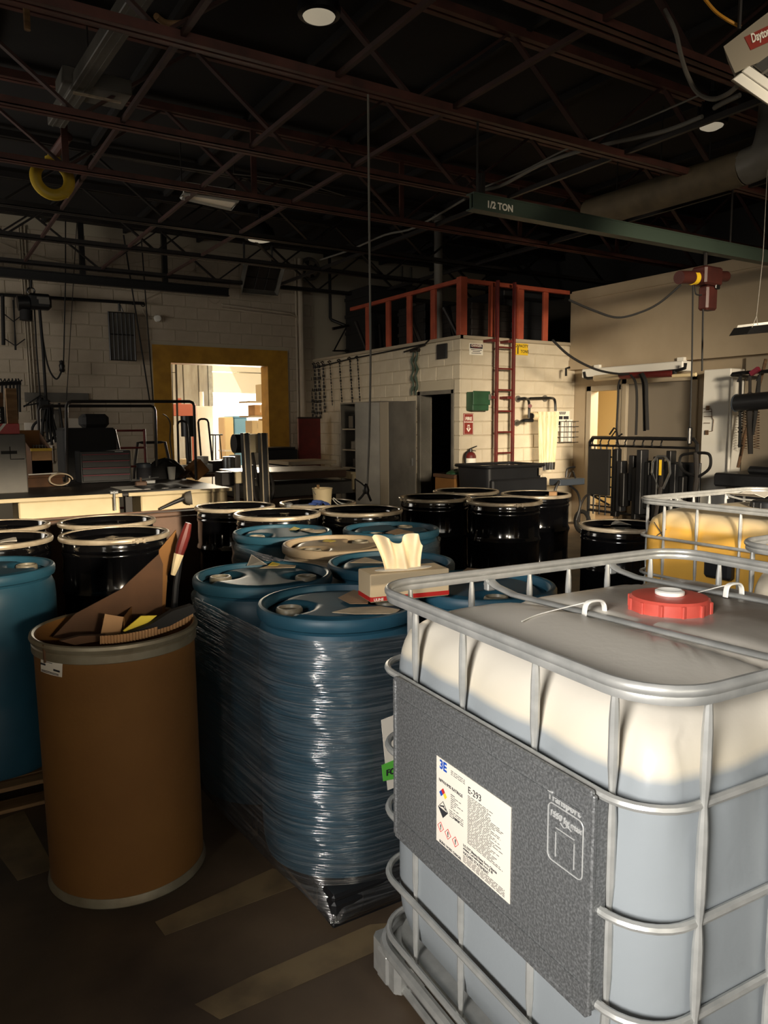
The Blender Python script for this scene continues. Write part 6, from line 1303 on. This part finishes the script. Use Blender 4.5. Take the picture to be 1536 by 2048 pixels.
solo('wooden_pole', MB().tube([hr(1532, 718, -.15), hr(1524, 750, -.15), hr(1510, 800, -.15), hr(1490, 870, -.15), hr(1476, 935, -.15)], .020, 8), 'wood_old', 'reddish wooden handle leaning behind the hanging bars', 'pole')
rl_ = thing('dark_roll', 'dark cylindrical roll mounted across the right tool rail bars', 'roll', tuple(hr(1510, 805))); part('roll', MB().cyl(hr(1473, 806, .1), hr(1545, 800, .1), .10, 20), 'black_plastic', rl_); part('end_cap', MB().cyl(hr(1472, 806, .1), hr(1474, 806, .1), .106, 20), 'blue_steel', rl_)
for k, px in enumerate((1488, 1513)):
    P_ = []; 
    for j in range(15*8): a_ = j*pi/4; c_ = hr(px, 820+78*j/120, -.28); P_.append(c_+V((.03*cos(a_), .035*sin(a_), 0)))
    solo('coil_spring', MB().tube(P_, .005, 4), 'wood_old', ('long coil spring hanging left on the pegboard', 'long coil spring hanging right on the pegboard')[k], 'spring')
bt_ = thing('black_trough', 'black low bench with rounded hood at the right edge', 'bench', tuple(hr(1500, 985))); a, b = ax(1432, 945, 8.2), ax(1545, 935, 8.2)
part('body', MB().box((8.15, 3.0, a.z-.16), (8.8, a.y, a.z), .02), 'black_plastic', bt_); part('hood', MB().box((8.25, 3.0, a.z), (8.75, a.y-.35, a.z+.09), .03), 'black_plastic', bt_); part('cover', MB().prism([(8.3, a.y-.75, a.z+.09), (8.3, a.y-.95, a.z+.3), (8.3, 3.0, a.z+.32), (8.3, 3.0, a.z+.09)], (.4, 0, 0)), 'dark_steel', bt_); part('base', MB().box((8.2, 3.0, 0), (8.75, a.y-.25, a.z-.16), .01), 'black_plastic', bt_)
# dark rack with pipe hoop
KX = 8.25; kx = lambda x, y, o=0: ax(x, y, KX-o)
rk = thing('fixture_rack', 'large dark steel rack of fixtures in front of the grey door', 'rack', tuple(kx(1280, 1050)))
ka, kb = kx(1180, 875), kx(1395, 872)
hoop = [V((KX, ka.y, .1)), V((KX, ka.y, ka.z-.06)), V((KX, ka.y-.05, ka.z)), V((KX, kb.y+.05, ka.z)), V((KX, kb.y, ka.z-.06)), V((KX, kb.y, .1))]
part('frame', MB().tube(hoop, .024, 8).tube([V((KX, ka.y, ka.z-.11)), V((KX, kb.y, ka.z-.11))], .016, 8).tube([V((KX, ka.y, .35)), V((KX, kb.y, .35))], .02, 8), 'black_paint', rk)
a1 = kx(1222, 880)
part('cover_board', MB().box((KX-.03, a1.y, .95 if False else kx(1200, 990).z), (KX+.02, ka.y, ka.z-.16), .006), 'black_matte', rk)
random.seed(3)
for k in range(13): y = a1.y-.12-.088*k; part('hung_plate', MB().box((KX-.04-.03*(k % 3), y-.036-.012*(k % 2), .30+.08*(k % 4)), (KX+.05, y+.036, ka.z-.15-.08*((k*2) % 5)), .008), ('chest_black', 'black_plastic')[k % 2], rk)
for k in range(9): y = ka.y-.08-.145*k; part('hook', MB().tube([(KX-.0, y, ka.z), (KX-.06, y-.02, ka.z-.06), (KX-.05, y-.03, ka.z-.11), (KX-.12, y-.06, ka.z-.09)], .010, 5), 'black_paint', rk)
for k in range(6): z = .42+.14*k; part('lattice_bar', MB().tube([(KX, a1.y+.34, z), (KX, a1.y-.1, z)], .012, 6), 'black_paint', rk)
for k in range(4): y = a1.y+.28-.11*k; part('lattice_bar', MB().tube([(KX-.01, y, .3), (KX-.01, y, ka.z-.12)], .012, 6), 'black_paint', rk)
part('brace', MB().tube([(KX, ka.y-.02, kx(1200, 990).z), (KX, a1.y, .45)], .014, 6), 'black_paint', rk)
part('tool_hook', MB().tube([kx(1219, 869), kx(1228, 856), kx(1232, 858), kx(1236, 873), kx(1244, 868)], .012, 6).tube([kx(1223, 873), kx(1231, 862)], .010, 5), 'black_paint', rk)
part('back_plate', MB().box((KX+.15, kb.y+.05, .2), (KX+.18, a1.y-.4, ka.z-.3), .006), 'black_plastic', rk)
# pallet jack handles
def jack(label, cx_, cy_, w, h, X, tilt, colr='steel'):
    j = lambda x, y: ax(x, y, X); t_ = thing('pallet_jack', label, 'pallet jack', (j(cx_, 1040).x, j(cx_, 1040).y, 0))
    top = [(cx_-w*.5, cy_+h*.25), (cx_-w*.45, cy_-h*.25), (cx_-w*.2, cy_-h*.5), (cx_+w*.2, cy_-h*.5), (cx_+w*.45, cy_-h*.25), (cx_+w*.5, cy_+h*.25), (cx_+w*.12, cy_+h*.95), (cx_-w*.12, cy_+h*.95)]
    part('handle_loop', MB().tube([j(x+tilt*(cy_-y), y) for x, y in top], .016, 8, True), colr, t_)
    c_ = j(cx_, cy_+h*.9); part('shaft', MB().tube([c_, V((X-.12, c_.y, .30))], .024, 8), 'dark_steel', t_); part('lever_block', MB().bar(j(cx_, cy_+h*.9), j(cx_+1, cy_-h*.42), .035, .03), 'dark_steel', t_); part('lever_label', MB().bar(j(cx_, cy_+h*.35)-V((.02, 0, 0)), j(cx_+1, cy_-h*.35)-V((.02, 0, 0)), .03, .01), 'yellow' if colr == 'steel' else 'black_paint', t_)
    part('pump', MB().cyl((X-.12, c_.y, .08), (X-.12, c_.y, .40), .08, 14).box((X-.3, c_.y-.16, .06), (X+.0, c_.y+.16, .14), .01), 'dark_steel', t_)
    for s in (-1, 1): part('fork', MB().box((X-.85, c_.y+s*.12-.05, .05), (X-.05, c_.y+s*.12+.05, .10), .01), 'dark_steel', t_)
    part('wheel', MB().cyl((X-.12, c_.y-.12, .08), (X-.12, c_.y+.12, .08), .08, 16), 'rubber', t_)
jack('pallet jack with a steel loop handle and yellow label', 1322, 935, 36, 44, 7.7, 0)
jx = 7.75; j = lambda x, y: ax(x, y, jx); t_ = thing('pallet_jack', 'second pallet jack with a wide black handle', 'pallet jack', (jx, j(1390, 1040).y, 0))
part('handle_loop', MB().tube(smooth([j(1396, 954), j(1370, 944), j(1360, 930), j(1362, 912), j(1380, 907), j(1410, 906), j(1420, 912), j(1421, 930), j(1414, 942), j(1396, 954)], 4), .017, 8), 'black_paint', t_); c_ = j(1394, 955); part('shaft', MB().tube([j(1392, 905), c_, V((jx-.1, c_.y, .3))], .03, 8), 'dark_steel', t_); part('pump', MB().cyl((jx-.1, c_.y, .05), (jx-.1, c_.y, .4), .08, 14), 'dark_steel', t_)
for s in (-1, 1): part('fork', MB().box((jx-.85, c_.y+s*.12-.05, .05), (jx-.05, c_.y+s*.12+.05, .10), .01), 'dark_steel', t_)
part('wheel', MB().cyl((jx-.1, c_.y-.12, .08), (jx-.1, c_.y+.12, .08), .08, 16), 'rubber', t_)
# office things through the doorway
solo('office_paper', MB().box((11.58, 9.2, 1.72), (11.6, 9.5, 2.15), .002), 'white', 'white paper on the lit office wall', 'paper'); ofc = thing('office_rack', 'brown post with a red box in the lit office', 'shelf', (10.2, 8.75, 0)); part('post', MB().box((10.15, 8.72, 0), (10.25, 8.80, 2.3), .004), 'wood', ofc); part('red_box', MB().box((10.08, 8.66, 1.0), (10.3, 8.72, 1.3), .006), 'red', ofc)
# red hoist under the green beam
YG = 5.0
gbm = thing('hoist_beam', 'green half ton hoist beam hung below the roof trusses', 'beam', (4.2, YG, 3.3)); ga, gb_ = ay(940, 386, YG), ay(940, 420, YG); zt_, zb_ = ga.z, gb_.z; xg = ga.x
part('web', MB().box((xg, YG-.006, zb_), (8.86, YG+.006, zt_)), 'green_beam', gbm); part('flange', MB().box((xg, YG-.05, zt_-.012), (8.86, YG+.05, zt_)).box((xg, YG-.05, zb_), (8.86, YG+.05, zb_+.012)), 'green_beam', gbm); part('face_plate', MB().box((xg+.0, YG-.045, zb_+.012), (8.86, YG-.04, zt_-.012)), 'green_beam', gbm)
xr_ = ay(955, 300, YG).x; part('hanger_rod', MB().cyl((xr_, YG, zt_), (xr_, YG, 4.0), .010, 8).box((xr_+.02, YG-.02, zt_), (xr_+.07, YG+.02, zt_+.17), .004), 'dark_steel', gbm); part('hanger_rod', MB().cyl((7.4, YG, zt_), (7.4, YG, 4.0), .010, 8), 'dark_steel', gbm)
tp_ = ay(973, 413, YG-.05); text('print', '1/2 TON', .075, 'ink_white', gbm, (tp_.x, YG-.052, tp_.z-.005), (1, 0, 0), (0, 0, 1), .0025)
rh = thing('electric_hoist', 'red electric chain hoist hanging below the right end of the green beam', 'hoist', tuple(ay(1415, 580, YG))); rq = lambda x, y, o=0: ay(x, y, YG-o)
part('motor', MB().cyl(rq(1358, 555), rq(1402, 555), .065, 18), 'hoist_red', rh); part('gear_case', MB().box(rq(1396, 570)+V((0, -.09, 0)), rq(1432, 538)+V((0, .09, 0)), .02), 'hoist_red', rh); part('brake', MB().cyl(rq(1430, 553), rq(1452, 553), .055, 18), 'hoist_red', rh); part('yellow_band', MB().cyl(rq(1383, 556), rq(1391, 556), .068, 18), 'yellow', rh)
part('chain_container', MB().box(rq(1404, 620)+V((0, -.06, 0)), rq(1427, 574)+V((0, .06, 0)), .02), 'hoist_red', rh); part('hanger', MB().cyl(rq(1410, 540), V((rq(1410, 540).x, YG, zb_)), .02, 8), 'dark_steel', rh); part('hook_block', MB().box(rq(1418, 580)+V((0, -.08, 0)), rq(1428, 560)+V((0, -.06, 0)), .01), 'black_paint', rh)
c_ = rq(1386, 570); e_ = rq(1380, 858, .0); part('control_cable', MB().tube([c_, rq(1384, 720), e_], .009, 6), 'black_matte', rh); part('pendant', MB().box(e_+V((-.025, -.02, -.16)), e_+V((.025, .02, .02)), .012), 'black_paint', rh)
c_ = rq(1405, 600); part('load_chain', MB().tube([rq(1406, 618), rq(1404, 742)], .010, 6), 'black_matte', rh)
part('small_loop', MB().tube(smooth([rq(1390, 572), rq(1392, 588), rq(1403, 590)], 5), .008, 6), 'black_matte', rh)
solo('power_cable', MB().tube(smooth([rq(1361, 570), rq(1320, 605), rq(1280, 625), rq(1235, 635), rq(1190, 622), rq(1138, 600)], 7), .011, 6), 'black_matte', 'black power cable looping from the red hoist across the bulkhead', 'cable')
YC = 7.2; solo('power_cable', MB().tube(smooth([ay(1105, 680, YC), ay(1140, 712, YC), ay(1190, 738, YC), ay(1240, 748, YC), ay(1285, 746, YC), ay(1320, 745, YC)], 7), .016, 6), 'black_matte', 'black cable sagging from the loft edge to the hanger pipe', 'cable')
# shade lamp at right edge
sl_ = thing('hanging_strip_light', 'dark edged strip light hanging at the right edge', 'light', tuple(ay(1530, 660, 4.2))); sq = lambda x, y: ay(x, y, 4.2)
part('reflector', MB().prism([sq(1494, 668), sq(1504, 652), sq(1560, 646), sq(1565, 662)], (0, .18, 0)), 'black_paint', sl_); part('top_channel', MB().prism([sq(1504, 652), sq(1506, 647), sq(1560, 641), sq(1560, 646)], (0, .15, 0)), 'white', sl_); part('chain', MB().tube([sq(1504, 655), sq(1513, 632), sq(1526, 512), V((sq(1526, 512).x, 4.2, 4.2))], .004, 5).tube([sq(1515, 650), sq(1513, 632)], .004, 5), 'cable_grey', sl_)

# ------------------------------------------------------------------ ceiling fittings
def dome(label, px, py, z, r_, cat='lamp'):
    c_ = az(px, py, z); t_ = thing('dome_lamp', label, cat, tuple(c_), 0, 'round ceiling lamps')
    part('housing', MB().lathe([(r_*1.05, 0), (r_*1.35, .01), (r_*1.4, .05), (r_*1.15, .16), (r_*.6, .24), (r_*.35, .30), (0, .31)], c_, 32), 'black_paint', t_); part('lens', MB().lathe([(0, -.03), (r_*.6, -.025), (r_, -.004), (r_*1.06, .01), (0, .02)], c_, 32), 'lamp_lens', t_); part('stem', MB().cyl(c_+V((0, 0, .3)), (c_.x, c_.y, 4.82), .02, 10), 'black_paint', t_)
    for a in range(6): part('fin', MB().box(c_+V((r_*1.2*cos(a)-.006, r_*1.2*sin(a)-.006, .05)), c_+V((r_*1.2*cos(a)+.006, r_*1.2*sin(a)+.006, .2))), 'black_paint', t_)
dome('round dome lamp at the top centre of the ceiling', 638, 34, 4.3, .105)
dome('round dome lamp at the right, below the white heater', 1423, 253, 4.3, .10)
dome('small round lamp near the far wall above the grey heater', 520, 480, 4.35, .17)
tf = thing('troffer_light', 'unlit rectangular ceiling light near the rust red chord at left', 'light', tuple(az(420, 403, 4.05))); P4 = [az(x, y, 4.05) for x, y in ((362, 395), (462, 418), (476, 402), (368, 386))]
part('diffuser', MB().prism(P4, (0, 0, .02)), 'lens', tf); mid = sum((V(p) for p in P4), V())/4
part('frame', MB().tube(P4, .022, 4, True).prism([p.lerp(mid, .08)+V((0, 0, .02)) for p in P4], (0, 0, .10)), 'white', tf)
for dx in (-.3, .3): part('hanger', MB().tube([mid+V((dx, 0, .1)), (mid.x+dx, mid.y, 4.8)], .008, 5), 'dark_steel', tf)
# big white heater top right
hd = thing('unit_heater', 'white unit heater with a red name plate at the top right corner', 'heater', tuple(az(1500, 130, 3.1))); DY = 2.15; dq = lambda x, y, o=0.: ay(x, y, DY+o)
part('housing', MB().prism([dq(1447, 93), dq(1470, 146), dq(1660, 60), dq(1620, -40)], (.38, .24, .12)), 'heater_body', hd)
npt = [dq(1489, 74, -.004), dq(1502, 100, -.004), dq(1600, 56, -.004), dq(1580, 30, -.004)]; part('name_plate', MB().prism(npt, (0, .003, 0)), 'sign_red', hd)
xd_ = npt[2]-npt[1]; yd_ = (npt[0]-npt[1]); yd_ = yd_-xd_*(yd_.dot(xd_)/xd_.dot(xd_)); text('print', 'Dayton', .052, 'ink_white', hd, npt[1]+xd_*.03+yd_*.42+V((0, -.004, 0)), xd_, yd_, .001, squeeze=.95)
part('burner_hood', MB().prism([dq(1468, 159, .01), dq(1500, 131, .01), dq(1660, 12, .01), dq(1720, 90, .01), dq(1640, 275, .01)], (.02, .03, .01)), 'cab_grey', hd)
part('skirt', MB().prism([dq(1467, 159), dq(1485, 145), dq(1640, 254), dq(1628, 272)], (.0, .008, .002)), 'white', hd)
part('slat', MB().prism([dq(1486, 143, -.01), dq(1499, 132, -.01), dq(1650, 236, -.01), dq(1640, 252, -.01)], (.0, .008, .002)), 'white', hd)
for k in range(2): part('burner_tile', MB().prism([dq(1511+22*k, 130+16*k, -.006), dq(1560+22*k, 94+16*k, -.006), dq(1578+22*k, 106+16*k, -.006), dq(1527+22*k, 143+16*k, -.006)], (0, .01, 0)), 'reflector', hd)
hv = dq(1560, 20)
for dx in (0, .3): part('hanger', MB().tube([hv+V((dx, .2, 0)), (hv.x+dx, hv.y+.2, 4.8)], .01, 6), 'dark_steel', hd)
solo('orange_cord', MB().tube(smooth([ay(1405, -8, 2.4), ay(1430, 22, 2.4), ay(1455, 40, 2.4), ay(1482, 54, 2.36)], 5), .008, 6), 'cable_orange', 'orange cord running to the white heater at top right', 'cord')
solo('gas_hose', MB().tube(smooth([ay(1330, 20, 3.3), ay(1350, 60, 3.2), ay(1362, 110, 3.1), ay(1375, 150, 3.0), ay(1395, 185, 2.9), ay(1425, 198, 2.8), ay(1455, 188, 2.7), ay(1475, 172, 2.5)], 6), .013, 7), 'cable_grey', 'grey flexible hose looping down to the white heater', 'hose')
# cables strung along the roof
for k, (pts, z, r_, lb) in enumerate((([(940, 385), (1000, 372), (1080, 330), (1160, 302), (1230, 285), (1330, 262), (1405, 233)], 4.1, .018, 'bundle of pale cables strung between trusses at right'), ([(948, 382), (1040, 345), (1130, 300), (1260, 250), (1400, 190)], 4.15, .008, 'thin straight cable strung above the pale bundle'), ([(1428, 216), (1450, 204), (1480, 190)], 4.2, .02, 'short pale conduit at the right dome lamp'), ([(640, 520), (700, 500), (770, 470), (830, 455), (930, 398)], 4.2, .014, 'dim cable strung toward the far wall'), ([(180, 305), (400, 340), (580, 362), (690, 392)], 4.3, .006, 'thin wire sagging below the trusses at left'))):
    solo('roof_cable', MB().tube(smooth([az(x, y, z) for x, y in pts], 5), r_, 6), 'cable_grey', lb, 'cable')
# hanging cord in the middle, ends among the drums
hc = thing('drop_cord', 'long grey drop cord hanging down the middle of the hall', 'cord', tuple(ay(735, 985, 5.02))); cq = lambda x, y: ay(x, y, 5.02)
part('cord', MB().tube(smooth([V((cq(736, 190).x, 5.02, 4.03)), cq(737, 300), cq(739, 500), cq(741, 700), cq(739, 850), cq(735, 960), cq(732, 975)], 6), .0085, 7), 'cable_grey', hc)
part('plug', MB().lathe([(0, 0), (.022, 0), (.028, .03), (.02, .06), (.01, .08), (0, .08)], cq(732, 980)-V((0, 0, .03)), 12), 'black_paint', hc); part('tail', MB().tube(smooth([cq(732, 978), cq(726, 990), cq(717, 1000)], 4), .009, 6).tube(smooth([cq(733, 978), cq(737, 990), cq(742, 1002)], 4), .009, 6).tube(smooth([cq(731, 974), cq(722, 966), cq(710, 958)], 4), .006, 6), 'black_matte', hc)
# yellow curved ring on the truss
yr = thing('yellow_ring', 'yellow C shaped hose ring hanging behind the red chord at upper left', 'ring', tuple(ay(105, 358, 8.3))); yc_ = ay(105, 357, 8.3)
part('ring', MB().tube(arc(yc_, .155, radians(130), radians(410), 26, (1, 0, 0), (0, 0, 1)), .05, 10, flat=(.04, .055)), 'yellow_ring', yr); part('neck', MB().cyl(ay(106, 325, 8.3), ay(106, 308, 8.3), .05, 12).lathe([(.05, 0), (.075, 0), (.075, .03), (.05, .03)], ay(106, 322, 8.3), 14), 'yellow_ring', yr); part('foot', MB().bar(ay(118, 386, 8.3), ay(138, 392, 8.3), .08, .03), 'yellow_ring', yr)
part('feed_pipe', MB().tube([ay(108, 310, 8.3), ay(135, 272, 7.97)], .05, 10), 'rust_steel', yr)
# busway / conduit trunking at upper left
bw = thing('bus_duct', 'grey rectangular trunking running toward the camera at upper left', 'duct', (1.35, 6, 4.3)); d0, d1 = az(270, 0, 4.25), az(112, 242, 4.25); dd = (d0-d1); d2_ = d0+dd*1.0
part('duct', MB().bar(d1, d2_, .14, .10, (0, 0, 1), .006), 'cab_grey', bw); part('rib', MB().bar(d1+V((.03, 0, -.052)), d2_+V((.03, 0, -.052)), .012, .006).bar(d1+V((-.03, 0, -.052)), d2_+V((-.03, 0, -.052)), .012, .006), 'cab_grey', bw)
bxp = az(180, 180, 4.25); part('junction_box', MB().box(bxp+V((-.22, -.12, -.02)), bxp+V((.30, .22, .10)), .008), 'cab_grey', bw); part('hanger_strap', MB().bar(bxp+V((-.14, -.06, -.07)), bxp+V((.22, -.06, -.07)), .03, .012), 'ring', bw); part('hanger', MB().tube([bxp, (bxp.x, bxp.y, 4.8)], .008, 5), 'dark_steel', bw)
solo('bent_conduit', MB().tube(smooth([az(312, 32, 4.15), az(330, 45, 4.15), az(360, 47, 4.15), az(385, 38, 4.15), az(395, 22, 4.15)], 5), .02, 8), 'wood', 'short bent brown hose at the upper left truss', 'hose')
solo('pipe_stub', MB().cyl((az(55, 60, 4.05).x, az(55, 60, 4.05).y, 4.86), az(55, 60, 4.05), .02, 8), 'wood', 'short brown pipe stub at the top left corner', 'pipe')
# round duct at right
dt = thing('round_duct', 'dim tan round duct under the roof at right', 'duct', (6.9, 5.6, 4.2)); d0, d1 = az(1180, 428, 3.95), az(1490, 335, 3.95)
part('duct', MB().cyl(d0, d1, .16, 24), 'duct_tan', dt); part('elbow', MB().tube(smooth([d1, d1+(d1-d0).normalized()*.2+V((0, 0, .05)), d1+(d1-d0).normalized()*.28+V((0, 0, .3)), d1+(d1-d0).normalized()*.28+V((0, 0, .7))], 5), .16, 16), 'cab_grey', dt)
for k in range(3): q_ = d0.lerp(d1, .2+.3*k); part('strap', MB().tube([q_+V((0, 0, .16)), (q_.x, q_.y, 4.8)], .008, 5), 'dark_steel', dt)
